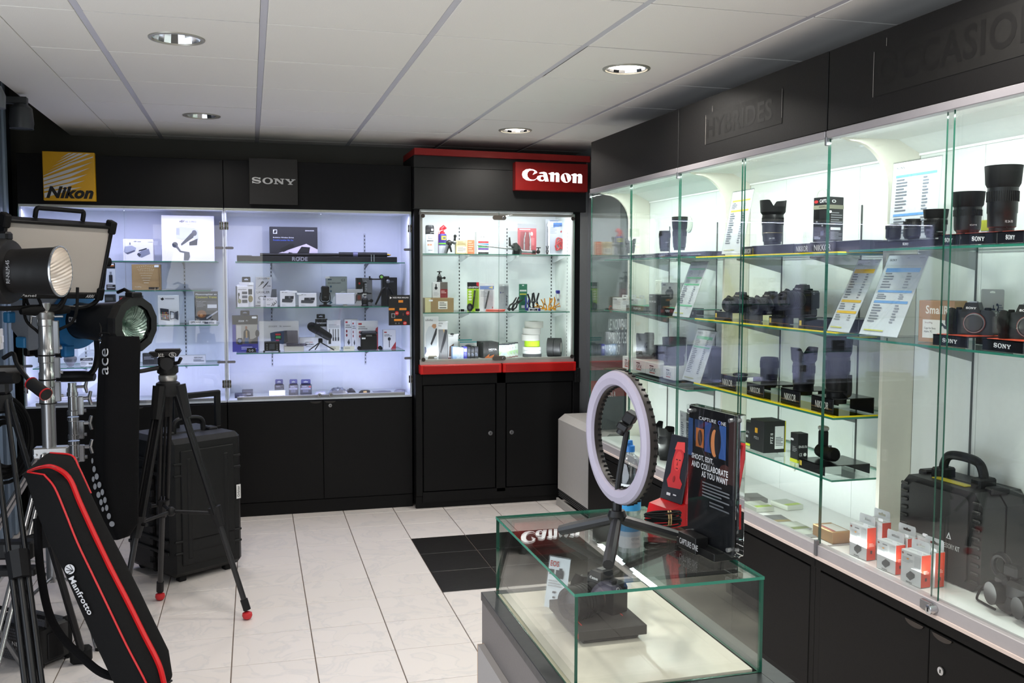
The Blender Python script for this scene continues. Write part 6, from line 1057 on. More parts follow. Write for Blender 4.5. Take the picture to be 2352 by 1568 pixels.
# case floor of the nearest showcase
def hardcase(label, loc, w, d, h, rz, col, handle=True, name='hard_case', text=None, back=True):
    """local: front lid faces -y"""
    t = thing(name, label, 'hard case', loc, rz); m_ = mt(col, .45, bump=.25, bs=250)
    m = MB(); m.T = RX(PI/2); m.prism([(-w/2+.03, 0), (w/2-.03, 0), (w/2, .03), (w/2, h-.04), (w/2-.035, h), (-w/2+.035, h), (-w/2, h-.04), (-w/2, .03)], -d*.48, 0, m_); m.build('lid_shell', t, smooth=30)
    m = MB(); m.T = RX(PI/2); m.prism([(-w/2+.03, 0), (w/2-.03, 0), (w/2, .03), (w/2, h-.04), (w/2-.035, h), (-w/2+.035, h), (-w/2, h-.04), (-w/2, .03)], -d, -d*.52, m_); m.build('base_shell', t, smooth=30)
    m = MB(); m.T = RX(PI/2); m.prism([(-w/2+.034, .004), (w/2-.034, .004), (w/2-.004, .034), (w/2-.004, h-.044), (w/2-.04, h-.004), (-w/2+.04, h-.004), (-w/2+.004, h-.044), (-w/2+.004, .034)], -d*.53, -d*.47, RUB); m.build('seal_gasket', t)
    m = MB(); m.T = RX(PI/2); m.prism(rrect(-w*.36, h*.06, w*.36, h*.94, .02), 0, .008, m_); m.T = Matrix(); m.build('raised_panel', t)
    n = max(5, int(h/.03))
    for sx in (-1, 1):
        for k in range(n): zz = h*.1+h*.8*k/(n-1); MB().box(sx*w*.44-.016, -.007, zz-.005, sx*w*.44+.016, .002, zz+.005, m_, .003).build('rib', t)
    if handle:
        m = MB(); P_ = bez([(-w*.24, d*.5, h-.005), (-w*.23, d*.5, h+.045), (-w*.14, d*.5, h+.075), (w*.14, d*.5, h+.075), (w*.23, d*.5, h+.045), (w*.24, d*.5, h-.005)], 6); m.tube(P_, .0145, LB2, 10); m.build('carry_handle', t)
        for sx in (-1, 1): MB().box(sx*w*.24-.02, d*.3, h-.008, sx*w*.24+.02, d*.7, h+.03, LB2, .006).build('handle_mount', t)
    for sx in (-1, 1):
        MB().box(sx*w*.40-.02, d*.3, h-.01, sx*w*.40+.015, d*.7, h+.012, LB2, .005).build('latch', t)
    if text: MB().flat(text, w, h, -w/2, 0, -.0088).build('printed_mark', t)
    return t
p0_ = at(2045, 1290, Z=RF); 
hc = hardcase('black hard carrying case with rounded handle and yellow stripe on the case floor', (2.075, 2.47, RF+.0007), .35, .175, .30, RR+.04, '#1b1c1c', text=[('t', 'ACCESSORY KIT', .52, .36, .78, .41, '#d6d8d8'), ('p', [(.62, .46), (.65, .53), (.68, .46)], '#d6d8d8'), ('p', [(.635, .468), (.65, .505), (.665, .468)], '#1b1c1c')])
MB().box(-.07, .03, .301, .07, .06, .3035, C('#b4a82c')).build('yellow_label', hc, 'yellow label strip')
def sonybox(label, y, pxc, pyt, X, big='#d6d8da', rz=RR+.08, name='battery_box'):
    h_ = at(pxc, pyt, Y=y).z-RF; h_ = max(.085, min(.13, h_))
    return carton(name, label, 'box', (X, y, RF+.0007), .084, .038, h_, '#c8cacc', [('e', .09, .9, .05, .035, '#8a4a3a'), ('r', .3, .88, .55, .91, '#6a6e72'), ('l', .08, .62, .6, .8, 4, '#a9adb0'), ('r', .68, .58, .98, .92, '#b4b7ba'), ('r', .3, .74, .4, .78, '#d8943a'), ('p', [(.3, .28), (.5, .42), (.72, .36), (.72, .26), (.5, .12), (.3, .2)], '#4a4e50'), ('t', '@SONY', .3, .03, .6, .08, '#2a2c30')], rz=rz, side='#d8452c', tab=(.9, .032, '#c9ccd0'), price=(.95, 1.08, .011), sideprints=[('l', .25, .4, .8, .52, 3, '#f0c0b4'), ('r', .4, .2, .6, .3, '#4a3a38')], group='white and orange battery boxes')
sonybox('white and orange battery box, back one of the taller pair beside the brown carton', 2.70, 1985, 1196, 2.006)
sonybox('white and orange battery box, front one of the taller pair beside the brown carton', 2.715, 1970, 1206, 1.960)
sonybox('white and orange battery box in the middle of the row, left of the front one', 2.563, 2035, 1245, 1.956)
sonybox('white and orange battery box right behind the middle one, its tab showing', 2.565, 2060, 1230, 2.000)
sonybox('white and orange battery box farthest back, touching the black hard case', 2.53, 2090, 1230, 2.043)
sonybox('white and orange battery box nearest the door seam, broad orange side showing', 2.432, 2092, 1268, 1.946)
sonybox('white and orange battery box just behind the one nearest the door seam', 2.425, 2120, 1262, 1.990)
# camera accessories at the right edge
t = thing('clamp_bracket', 'grey ring clamp bracket above the strapped camera at the right edge', 'bracket', (2.05, at(2300, 1300, X=2.05).y, .72), RR)
m = MB(); m.torus((0, 0, .02), .03, .009, LB2, 28, 8, 'Y'); m.build('ring', t); MB().box(.02, -.016, .0, .07, .016, .035, LB2, .006).cyl((.05, 0, -.108), (.05, 0, .0), .012, LB).build('arm', t); MB().box(.04, -.03, -.06, .14, .03, -.005, LB2, .012).build('block', t)
t = thing('compact_camera', 'dark compact camcorder with a hand strap lying on the case floor at the right edge', 'camera', (2.03, at(2290, 1395, X=2.03).y, RF+.001), RR-.2)
MB().box(-.02, 0, 0, .05, .07, .085, LB2, .014).cyl((.012, 0, .055), (.012, -.03, .055), .03, LB, .032, 24).build('body', t); MB().tube(bez([(-.015, .02, .085), (-.06, .0, .06), (-.085, -.01, .01), (-.06, -.01, .004), (0, -.005, .004)], 6), .0035, LR, 6).build('hand_strap', t); MB().box(-.028, .0, .07, .03, .05, .105, LB2, .012).build('viewfinder', t)
t = thing('compact_camera', 'second dark camera body cut by the right picture edge', 'camera', (2.02, at(2352, 1400, X=2.02).y, RF+.001), RR-.2)
MB().box(-.045, 0, 0, .05, .06, .095, mt('#5a5c5e', .45), .012).build('body', t); MB().cyl((0, -.02, .045), (0, 0, .045), .03, LB2, n=28).build('lens', t); MB().cyl((-.02, .03, .095), (-.02, .03, .105), .01, LB2).build('dial', t)
# ================================================================ FOREGROUND LEFT: lights, stands, tripods, bags
def frame(pos, x, z):                                            # thing matrix: local x, z; local y = z cross x
    x = Vector(x).normalized(); z = (Vector(z)-x*Vector(z).dot(x)).normalized(); y = z.cross(x)
    return Matrix(((x.x, y.x, z.x, pos[0]), (x.y, y.y, z.y, pos[1]), (x.z, y.z, z.z, pos[2]), (0, 0, 0, 1)))
def place(t, M_): t.location = M_.to_translation(); t.rotation_euler = M_.to_euler(); return t
UP = Vector((0, 0, 1))
# ---- combo stand 1 (thick silver)
S1 = at(113, 1000, Y=4.45)
t = thing('light_stand', 'thick polished silver light stand carrying the rectangular soft panel', 'light stand', (S1.x, S1.y, 0))
def zz(px, py, Y_): return at(px, py, Y=Y_).z
z0_, z1_, z2_, z3_ = zz(113, 1025, 4.45), zz(113, 925, 4.45), zz(113, 873, 4.45), zz(113, 817, 4.45); z4_ = zz(113, 733, 4.45)
MB().cyl((0, 0, .22), (0, 0, z1_), .0285, mt('#b4b4b6', .3, .85), n=28).build('lower_tube', t)
for i, (a, b_) in enumerate(((z1_, z2_), (z2_+.004, z3_), (z3_+.004, z4_))):
    m = MB(); m.lathe([(.034, a), (.034, a+.028), (.030, a+.034), (.030, b_-.03), (.034, b_-.026), (.034, b_)], mt('#c9c9c9', .22, .9), 32); m.torus((0, 0, a), .033, .003, BLK, 28, 6); m.build('riser_section', t)
    m = MB(); m.box(.028, -.012, a+.005, .052, .012, b_-.006, mt('#8c8d90', .35, .85), .003); m.build('section_lock', t)
    MB().cyl((.052, 0, a+.03), (.062, 0, a+.03), .007, SIL, n=10).build('bolt', t)
m = MB(); m.lathe([(.033, z4_), (.036, z4_+.01), (.036, z4_+.03), (.024, z4_+.035), (.024, z4_+.07)], mt('#9b9a98', .35, .8), 28); m.build('top_receiver', t)
MB().cyl((-.03, 0, z4_+.012), (-.06, 0, z4_+.016), .006, SIL).tube([(-.055, 0, z4_+.016), (-.06, 0, z4_-.03)], [.008, .005], SIL, 8).build('lever', t)
MB().cyl((.03, 0, z4_+.012), (.07, 0, z4_+.012), .005, SIL).build('pin', t)
m = MB(); m.box(-.062, -.03, z0_-.05, .075, .03, z0_-.0, mt('#c9c8c6', .25, .85), .006); m.build('leg_bracket', t)
for sx in (-1, 1): MB().cyl((sx*.05, -.04, z0_-.03), (sx*.05, .04, z0_-.03), .006, SIL, n=8).build('bracket_pin', t)
for k, (px, py) in enumerate(((228, 1492), (-110, 1392), (-40, 1640))):
    f_ = at(px, py, Z=0); d = Vector((f_.x-S1.x, f_.y-S1.y, 0)); L = d.length; d.normalize(); a = d*.05+UP*(z0_-.03); b_ = d*L+UP*.012
    m = MB(); s_ = Vector((-d.y, d.x, 0))*.013
    m.cyl(a+s_, b_+s_, .0095, mt('#c4c4c6', .2, .9)); m.cyl(a-s_, b_-s_, .0095, mt('#c4c4c6', .2, .9)); m.build('leg', t)
    MB().tube([d*.03+UP*.24, d*(L*.35)+UP*.25, a+(b_-a)*.52], .008, mt('#b0b0b2', .25, .9), 8).build('brace', t)
    MB().cyl(b_-UP*.012, b_+UP*.03, .017, BLK).build('rubber_foot', t)
# ---- rectangular soft panel
def eu(y, p, r): return Matrix.Rotation(y, 4, 'Z') @ RX(p) @ RY(r)
KP = .985; pc = Vector((-.802, 4.453, 1.622)); pc = CO+(pc-CO)*KP
t = thing('soft_panel_light', 'rectangular film light with a pale diffuser in a black frame, lettering along its lower edge', 'studio light', tuple(pc)); place(t, Matrix.Translation(pc) @ eu(.683, .331, .022))
W_, H_ = .45*KP, .30*KP; FRM = mt('#0d0d0f', .42, spec=.3)
MB().box(-W_/2, -.0, -H_/2, W_/2, .012, H_/2, mt('#b8b1aa', .7, bump=.05, bs=300)).build('diffuser', t, 'pale diffuser')
m = MB(); b_ = .014
m.box(-W_/2-b_, -.012, H_/2, W_/2+b_, .045, H_/2+b_, FRM, .003); m.box(-W_/2-b_, -.012, -H_/2-b_*1.9, W_/2+b_, .045, -H_/2, FRM, .004); m.box(-W_/2-b_, -.012, -H_/2, -W_/2, .045, H_/2, FRM, .003); m.box(W_/2, -.012, -H_/2, W_/2+b_, .045, H_/2, FRM, .003); m.box(-W_/2+.02, .02, -H_/2+.02, W_/2-.02, .11, H_/2-.02, FRM, .01); m.build('housing', t)
for sx in (-1, 1):
    for sz in (-1, 1): MB().box(sx*(W_/2+.008)-.015, -.018, sz*(H_/2+.006)-.028, sx*(W_/2+.008)+.015, .03, sz*(H_/2+.006)+.028, RUB, .005).build('corner_guard', t)
    MB().box(sx*(W_/2+b_)-.008, .03, -.07, sx*(W_/2+b_)+.008, .07, .07, FRM, .003).build('side_rail', t)
MB().tube(bez([(-.09, .045, H_/2+.015), (-.088, .045, H_/2+.052), (-.06, .045, H_/2+.056), (.09, .045, H_/2+.056), (.115, .045, H_/2+.052), (.118, .045, H_/2+.015)], 4), .010, FRM, 8).build('top_handle', t)
MB().flat([('t', 'SkyPanel', .12, .2, .36, .85, '#b9b9bb', 'b'), ('t', 'ARRI', .86, .2, .95, .8, '#b9b9bb', 'bi')], W_, b_*1.7, -W_/2, -H_/2-b_*1.8, -.0128).build('printed_name', t)
Mw = Matrix.Translation(pc) @ eu(.683, .331, .022); Mi = Mw.inverted(); hub = Vector((S1.x, S1.y, zz(113, 712, 4.45)))
m = MB(); Li = lambda v: Mi @ Vector(v)
def arm(sx):
    a = Vector((sx*(W_/2+.04), .05, -.02)); b1 = Vector((sx*(W_/2+.045), .05, -H_/2-.03)); e = Li(hub+UP*.0)
    return bez([a, b1, (b1*.75+e*.25)+Vector((0, 0, -.04)), e*.8+b1*.2+Vector((0, 0, -.002)), e], 6)
for sx in (-1, 1): MB().tube(arm(sx), .0105, FRM, 8).build('yoke_arm', t); MB().cyl((sx*(W_/2+.02), .05, -.02), (sx*(W_/2+.06), .05, -.02), .02, RUB).build('tilt_knob', t)
m = MB(); m.T = Mi @ Matrix.Translation(hub); m.tube([(-.085, -.055, .0), (-.055, -.035, .002), (.055, .035, .002), (.085, .055, 0)], [.016, .023, .023, .016], RUB, 12); m.build('yoke_hub', t)
t = thing('cable', 'black power cable looping under the soft panel down to its stand', 'cable', tuple(hub))
m = MB()
for pts in ([(58, 655), (65, 700), (100, 722), (135, 700), (152, 672)], [(55, 660), (58, 730), (85, 760), (100, 775)], [(178, 660), (176, 710), (165, 740), (133, 758)], [(80, 668), (105, 712), (140, 705), (160, 660)]):
    m.tube(bez([at(px, py, Y=4.42+.015*i)-hub for i, (px, py) in enumerate(pts)], 6), .0065, RUB, 8)
m.build('loops', t)
# ---- reflector lamp in front, cut by the left edge
mc = at(141, 623, Y=3.95); dv_ = (mc-CO).normalized(); ax = (dv_.cross(UP).normalized()*.91-dv_*.41).normalized(); ax.z = 0; ax.normalize()
t = thing('reflector_lamp', 'black drum lamp with a ribbed silver reflector mouth, cut by the left picture edge', 'studio light', tuple(mc)); place(t, frame(mc, ax, UP))     # local x = beam
def alongx(m): m.T = RY(PI/2); return m
m = alongx(MB()); m.lathe([(.0925, -.0), (.096, -.003), (.096, -.012), (.092, -.02), (.084, -.17), (.082, -.2), (.060, -.2)], mt('#151312', .5, bump=.4, bs=30), 48, cap=False); m.build('drum', t)
m = alongx(MB()); m.lathe([(.0935, .0), (.0975, .0), (.0975, -.006), (.0935, -.006)], SIL, 48, cap=False); m.build('rim', t, 'bright silver rim')
m = alongx(MB()); n = 12; prof = [(.030+.0625*math.sin(PI/2*(i/n)), -.16+.16*(i/n)) for i in range(n+1)]; RIB = mt('#efeae4', .32, .85)
v = []; f = []; na = 72
for i, (r_, z_) in enumerate(prof):
    for j in range(na):
        a = 2*PI*j/na; rr = r_*(1-(.02 if (i+j) % 2 else 0)); v.append((rr*math.cos(a), rr*math.sin(a), z_))
for i in range(n):
    for j in range(na): f.append((i*na+j, i*na+(j+1) % na, (i+1)*na+(j+1) % na, (i+1)*na+j))
m.add(v, f, RIB); m.lathe([(1e-5, -.155), (.03, -.155)], mt('#efe8d8', .5), 20, cap=False); m.build('silver_reflector', t, 'ribbed silver reflector', smooth=0)
m = alongx(MB()); m.lathe([(.084, -.18), (.118, -.185), (.125, -.2), (.125, -.25), (.11, -.27), (.09, -.5), (1e-5, -.5)], mt('#121213', .45), 40, cap=False); m.build('mounting_collar', t)
m = MB(); m.box(-.27, -.02, .115, -.19, .03, .15, FRM, .008); m.box(-.52, -.1, -.1, -.3, .1, .1, FRM, .02); m.build('lamp_body', t)
m = MB(); m.flat([('t', 'RF-NLM-45', 0, 0, 1, 1, '#a9a9ab', 'r')], .014, .085, -.165, -.045, -.0885); m.build('printed_name', t)
hb = mc-ax*.42
t = thing('light_stand', 'dark stand of the drum lamp just outside the left edge', 'light stand', (hb.x, hb.y, 0))
MB().cyl((0, 0, .05), (0, 0, hb.z-.11), .018, SILD).build('pole', t)
for k in range(3):
    a = k*2.09+2.1; MB().cyl((0, 0, .4), (.2*math.cos(a), .2*math.sin(a), .01), .010, SILD, n=10).build('leg', t)
# ---- second lamp: grey and blue body with a black optic
S2 = at(168, 950, Y=4.75)
mc = at(309, 745, Y=4.55); dv_ = (mc-CO).normalized(); ax = (dv_.cross(UP).normalized()*.70-dv_*.71).normalized(); ax.z = -.03; ax.normalize()
t = thing('spot_lamp', 'grey and blue studio lamp with a long black barrel and a big textured lens', 'studio light', tuple(mc)); place(t, frame(mc, ax, UP))
BAR = mt('#18191b', .42, bump=.1, bs=120, spec=.35); BLU = mt('#2372b0', .4); GRY = mt('#9a9ea4', .4)
m = alongx(MB()); m.T = m.T @ RZ(PI/12); m.lathe([(.088, .015), (.126, .012), (.128, .0), (.128, -.03), (.118, -.045), (.09, -.045), (.088, -.0)], mt('#0f0f10', .5), 12, cap=False); m.build('front_ring', t, smooth=0)
m = alongx(MB()); m.lathe([(.098, -.04), (.098, -.1), (.082, -.28), (.082, -.36)], BAR, 40, cap=False); m.build('black_barrel', t)
m = alongx(MB()); v = []; f = []; n, na = 12, 60
for i in range(n+1):
    r_ = .0885*i/n; z_ = -.012-.045*(1-(i/n)**2)
    for j in range(na): a = 2*PI*j/na; v.append((r_*math.cos(a)+1e-6, r_*math.sin(a), z_+(.0018 if (i+j) % 2 else 0)))
for i in range(n):
    for j in range(na): f.append((i*na+j, i*na+(j+1) % na, (i+1)*na+(j+1) % na, (i+1)*na+j))
m.add(v, f, mt('#8fa79c', .22, .75)); m.build('textured_lens', t, 'pale green faceted reflector lens', smooth=0)
m = MB(); m.box(-.03, -.03, .12, .02, .03, .145, FRM, .005); m.tube([(-.02, 0, .14), (-.06, 0, .155), (-.1, 0, .14)], .008, FRM); m.build('top_clip', t)
m = alongx(MB()); m.lathe([(.084, -.33), (.128, -.335), (.132, -.345), (.132, -.375), (.126, -.385), (.084, -.385)], BLU, 40, cap=False); m.build('blue_ring', t, 'bright blue ring')
MB().box(-.365, -.085, -.165, -.33, -.03, -.11, BLU, .006).build('ring_catch', t)
m = MB(); m.add([(-.38, -.12, -.11), (-.38, .12, -.11), (-.38, .12, .11), (-.38, -.12, .11), (-.66, -.1, -.05), (-.66, .1, -.05), (-.66, .1, .14), (-.66, -.1, .14), (-.5, -.14, -.14), (-.5, .14, -.14), (-.5, .14, .15), (-.5, -.14, .15)], [(0,1,2,3),(4,7,6,5),(0,8,9,1),(8,4,5,9),(3,2,10,11),(11,10,6,7),(0,3,11,8),(8,11,7,4),(1,9,10,2),(9,5,6,10)], GRY); m.build('lamp_body', t, smooth=15)
for (x0, z0, x1, z1) in ((-.6, .09, -.5, .155), (-.66, -.02, -.62, .03), (-.58, -.13, -.52, -.08)): MB().box(x0, -.146, z0, x1, -.10, z1, mt('#3a92cc', .4), .006).build('blue_corner', t)
for x_ in (-.42, -.5, -.57): MB().box(x_-.02, -.1, -.175, x_+.02, -.03, -.12, FRM, .008).build('foot_lug', t)
MB().flat([('r', 0, 0, 1, 1, '#d9dadc'), ('e', .2, .5, .12, .3, '#1c1d20'), ('l', .4, .25, .95, .75, 2, '#8a8c90')], .045, .022, -.31, .0, -.0835).build('white_label', t)
MB().flat([('t', 'ARRI', 0, .6, 1, 1, '#c9cacc', 'bi'), ('t', '15°', .3, .2, .7, .5, '#3a82c0'), ('l', 0, -.15, .8, .1, 2, '#9a9b9e')], .022, .03, -.115, -.07, -.0955).build('printed_name', t)
Mw = frame(mc, ax, UP); Mi = Mw.inverted(); hub2 = Vector((S2.x, S2.y, zz(168, 866, 4.75)))
for px_, py_ in ((96, 735), (222, 778)):
    pv = at(px_, py_, Y=4.72 if px_ > 150 else 4.9); e = hub2
    m = MB(); m.tube([Mi @ p_ for p_ in bez([pv+UP*.05, pv, Vector((pv.x, pv.y, e.z+.09)), Vector((pv.x*.75+e.x*.25, pv.y*.75+e.y*.25, e.z+.02)), e], 6)], .013, FRM, 8); m.build('yoke_arm', t)
    MB().ball(tuple(Mi @ (pv+UP*.02)), .02, RUB, 12).build('yoke_knob', t)
m = MB(); m.T = Mi @ Matrix.Translation(hub2); m.tube([(-.10, .02, -.0), (-.06, .01, .004), (.06, -.01, .004), (.10, -.02, .0)], [.018, .026, .026, .018], FRM, 12); m.build('yoke_hub', t)
t = thing('light_stand', 'slimmer chrome light stand with wing knobs under the grey and blue lamp', 'light stand', (S2.x, S2.y, 0)); zt = hub2.z-.025
MB().cyl((0, 0, .15), (0, 0, zz(168, 1060, 4.75)), .02, mt('#c4c4c6', .2, .9), n=24).build('lower_tube', t); SH = mt('#cfd0d2', .16, .95)
zs = [zz(168, y_, 4.75) for y_ in (1060, 1012, 1008, 957, 953, 900)]
for i in range(3):
    a, b_ = zs[2*i], zs[2*i+1]; m = MB(); m.lathe([(.025, a), (.025, a+.02), (.021, a+.024), (.021, b_-.02), (.025, b_-.016), (.025, b_)], SH, 28); m.build('riser_section', t)
    MB().box(.02, -.01, a, .046, .01, b_-.02, SH, .004).build('clamp_block', t); kk = MB(); kk.cyl((.046, 0, b_-.03), (.075, 0, b_-.03), .008, SH); kk.tube([(.078, 0, b_-.062), (.07, 0, b_-.03), (.078, 0, b_+.002)], [.007, .009, .007], SH, 8); kk.build('wing_knob', t); MB().cyl((.046, 0, a+.02), (.056, 0, a+.02), .008, SILD, n=10).build('bolt', t)
MB().lathe([(.022, zs[5]), (.022, zt-.03), (.019, zt-.02), (.019, zt)], SH, 24).build('top_socket', t); MB().cyl((.02, 0, zt-.02), (.06, 0, zt-.02), .007, SH).tube([(.063, 0, zt-.05), (.055, 0, zt-.02), (.063, 0, zt+.01)], [.006, .009, .006], SH, 8).build('wing_knob', t)
for k in range(3):
    a = k*2.094+3.3; m = MB(); m.cyl((.02*math.cos(a), .02*math.sin(a), .55), (.45*math.cos(a), .45*math.sin(a), .012), .010, SH, n=12); m.build('leg', t)
    MB().cyl((0, 0, .2), (.25*math.cos(a), .25*math.sin(a), .25), .007, SH, n=8).build('brace', t)
# ---- hanging padded bag
def loft(m, secs, mat, cap=True):                                # closed cross-sections -> skin
    n = len(secs[0]); v = [tuple(p) for s_ in secs for p in s_]
    f = [(i*n+j, i*n+(j+1) % n, (i+1)*n+(j+1) % n, (i+1)*n+j) for i in range(len(secs)-1) for j in range(n)]
    if cap: f += [tuple(range(n)), tuple((len(secs)-1)*n+j for j in range(n))]
    m.add(v, f, mat); return m
def rsec(A, B, Cc, D, rad_, k=3):                                # rounded quad through four corners
    P_ = [Vector(q) for q in (A, B, Cc, D)]; o = []
    for i in range(4):
        p, a, c = P_[i], P_[i-1], P_[(i+1) % 4]; ra = min(rad_, (a-p).length*.45); rc_ = min(rad_, (c-p).length*.45)
        s0, s1 = p+(a-p).normalized()*ra, p+(c-p).normalized()*rc_
        for j in range(k+1): q = j/k; o.append(s0*(1-q)**2+p*2*q*(1-q)+s1*q*q)
    return o
ACE = [(772, 237, 322, 246), (790, 226, 327, 246), (850, 222, 325, 243), (950, 217, 324, 241), (1060, 212, 323, 240), (1140, 214, 323, 244), (1200, 232, 322, 256), (1240, 258, 300, 270)]
org = at(275, 1000, Y=4.15); t = thing('padded_bag', 'long black drawstring bag hanging from the grey and blue lamp, dotted with silver circles', 'bag', tuple(org)); secs = []
for (y_, xl, xr, xc) in ACE:
    B_ = at(xc, y_, Y=4.08); A_ = at(xl, y_, Y=4.22); C_ = at(xr, y_-(10 if y_ > 1230 else 0), Y=4.14); D_ = A_+(C_-B_); secs.append([q-org for q in rsec(A_, B_, C_, D_, .028)])
MB_ = loft(MB(), secs, FAB); MB_.build('bag_body', t, smooth=60)
m = MB(); m.tube(bez([at(px, py, Y=4.13)-org for px, py in ((232, 775), (228, 768), (240, 764), (252, 768), (246, 775))], 4), .004, FAB, 6); m.tube([at(232, 770, Y=4.15)-org, at(232, 752, Y=4.35)-org, at(228, 742, Y=4.5)-org], .003, FAB, 6); m.build('drawstring', t)
def facepatch(m, quad_fn, loops, mat):
    for l in loops: m.add([tuple(quad_fn(*p)) for p in l[0]], [tuple(t_) for t_ in tessellate_polygon([[Vector((a, b_, 0)) for a, b_ in l[0]]])], mat)
def acep(x, y, off=.0035):                                       # point on the front face of the bag by height share
    k = 0
    while k < len(ACE)-2 and ACE[k+1][0] < y: k += 1
    a, b_ = ACE[k], ACE[k+1]; q = (y-a[0])/(b_[0]-a[0]); xc = a[3]+(b_[3]-a[3])*q; xr = a[2]+(b_[2]-a[2])*q; xl = a[1]+(b_[1]-a[1])*q
    if x >= xc: Yd = 4.08+.06*(x-xc)/(xr-xc)
    else: Yd = 4.08+.14*(xc-x)/(xc-xl)
    return at(x, y, Y=Yd-off-.008)-org
m = MB(); V, T_ = glyph('ace', False, False); LG = mt('#b9bbc0', .5)
m.add([tuple(acep(234+15*(1-y_), 860-60*x_, .012)) for x_, y_ in V], T_, LG); m.build('printed_name', t)
DOTS = [(212, 1058, 3, 8), (216, 1077, 5, 9), (222, 1094, 6, 9), (228, 1113, 6, 9), (214, 1100, 4, 8), (218, 1117, 5, 9), (226, 1136, 6, 9), (235, 1130, 5, 9), (241, 1148, 5, 9), (232, 1153, 5, 9), (236, 1169, 4, 7), (245, 1166, 5, 9), (250, 1185, 6, 9), (257, 1203, 8, 8)]
m = MB()
for (x, y, rx, ry) in DOTS:
    k = ell(0, 0, 1, 1, 14); m.add([tuple(acep(x+rx*.78*a, y+ry*.8*b_, .014)) for a, b_ in k], [tuple(range(14))], LG)
m.build('silver_dots', t)
# ---- padded tripod bag with red piping
BAGS = [ # y-station: A(left), B(front corner), C(right), depth
 ((46, 1092), (60, 1086), (120, 1036), 3.66), ((50, 1100), (100, 1092), (172, 1042), 3.63), ((56, 1118), (125, 1122), (190, 1072), 3.61), ((72, 1170), (150, 1180), (217, 1130), 3.58), ((100, 1240), (178, 1250), (248, 1195), 3.55), ((140, 1320), (215, 1328), (290, 1275), 3.52), ((172, 1395), (252, 1405), (328, 1350), 3.48), ((207, 1475), (292, 1488), (364, 1425), 3.44), ((240, 1545), (330, 1560), (396, 1490), 3.40), ((262, 1590), (352, 1606), (404, 1545), 3.38), ((290, 1610), (352, 1618), (392, 1570), 3.38)]
org2 = at(190, 1300, Y=3.55); t = thing('tripod_bag', 'long black padded tripod bag with red piping and zip, leaning in the foreground', 'bag', tuple(org2)); secs = []; BP = []
for (a, b_, c, Yd) in BAGS:
    B_ = at(*b_, Y=Yd-.06); A_ = at(*a, Y=Yd+.03); C_ = at(*c, Y=Yd+.05); D_ = A_+(C_-B_); BP.append((A_, B_, C_, D_)); secs.append([q-org2 for q in rsec(A_, B_, C_, D_, .035, 4)])
loft(MB(), secs, mt('#0d0d0e', .9, bump=.5, bs=500, spec=.25)).build('bag_body', t, smooth=70)
PIP = mt('#c4161a', .35)
def edge(i, j, q): return [(p[i]*(1-q)+p[j]*q)-org2 for p in BP]
def outl(pts, o=.006): return [p-(p+org2-CO).normalized()*o for p in pts]
rp = lambda i, cn: [BP[k][i]-org2 for k in range(1, 10)]
m = MB(); m.tube(bez(outl([s_[1*5+2] for s_ in secs[1:10]], .003), 4), .0035, PIP, 6); m.build('front_piping', t, 'red piping')
m = MB(); m.tube(bez(outl([s_[1*5+2] for s_ in secs[0:2]]+[], .004), 4), .003, PIP, 6); m.tube(bez(outl([s_[2*5+2] for s_ in secs[0:4]], .001), 4), .0035, PIP, 6); m.build('rear_piping', t, 'red piping')
zp = [(s_[9]*.45+s_[10]*.55) for s_ in secs]; zp = [(s_[1*5+4]*.5+s_[2*5+0]*.5) for s_ in secs]
wob = [0, .02, .0, -.01, .015, -.02, .01, .03, .02, 0, 0]
zp = [s_[9]*(.5-w_)+s_[10]*(.5+w_) for s_, w_ in zip(secs, wob)]
ZPp = bez([at(px, py, Y=yy)-org2 for px, py, yy in ((64, 1082, 3.60), (92, 1073, 3.60), (122, 1072, 3.585))]+outl([z_ for z_ in zp[2:10]], .003), 5)
m = MB(); m.tube(ZPp, [.004+.0055*min(1, i/14) for i in range(len(ZPp))], PIP, 6); m.tube([p-(p+org2-CO).normalized()*.006 for p in ZPp], .002, mt('#7c0c10', .5), 5); m.build('zip', t, 'red zip')
MB().tube([zp[9], zp[9]+CR*.025+UP*.02], .004, BLK, 6).build('zip_pull', t)
V, T_ = glyph('Manfrotto', True, False)
def manp(u, v_): # on the logo face between A and B corners
    x = 163+(209-163)*u+(8*(v_-.5)); y = 1325+(1410-1325)*u-(6*(v_-.5)*0)
    dx, dy = (46, 85); L = math.hypot(dx, dy); nx, ny = dy/L, -dx/L; x, y = 163+dx*u+nx*14*(v_-.5), 1325+dy*u+ny*14*(v_-.5)
    k = (y-1320)/75; return at(x, y, Y=3.52-.04*k-.06+.0+.09*(1-((x-140-35*k)/77))*1.0-.017)-org2
m = MB(); m.add([tuple(manp(x_, y_)) for x_, y_ in V], T_, mt('#d6d6d8', .5)); m.build('printed_name', t)
def mand(x, y): k = (y-1320)/75; return at(x, y, Y=3.52-.04*k-.06+.09*(1-((x-140-35*k)/77))-.017)-org2
m = MB(); m.add([tuple(mand(160+11.5*a, 1307+11.5*b_)) for a, b_ in ell(0, 0, 1, 1, 24)], [tuple(range(24))], mt('#d6d6d8', .5))
for pts in ([(152, 1302), (166, 1310), (152, 1310)], [(160, 1297), (168, 1310), (156, 1317)]): 
    q = [mand(*p) for p in pts]; q = [p-(p+org2-CO).normalized()*.001 for p in q]; m.tube(q[:2]+[q[2]] if 0 else [q[0], q[1]], .0012, BLK, 4); m.tube([q[1], q[2]], .0012, BLK, 4)
m.build('printed_emblem', t)
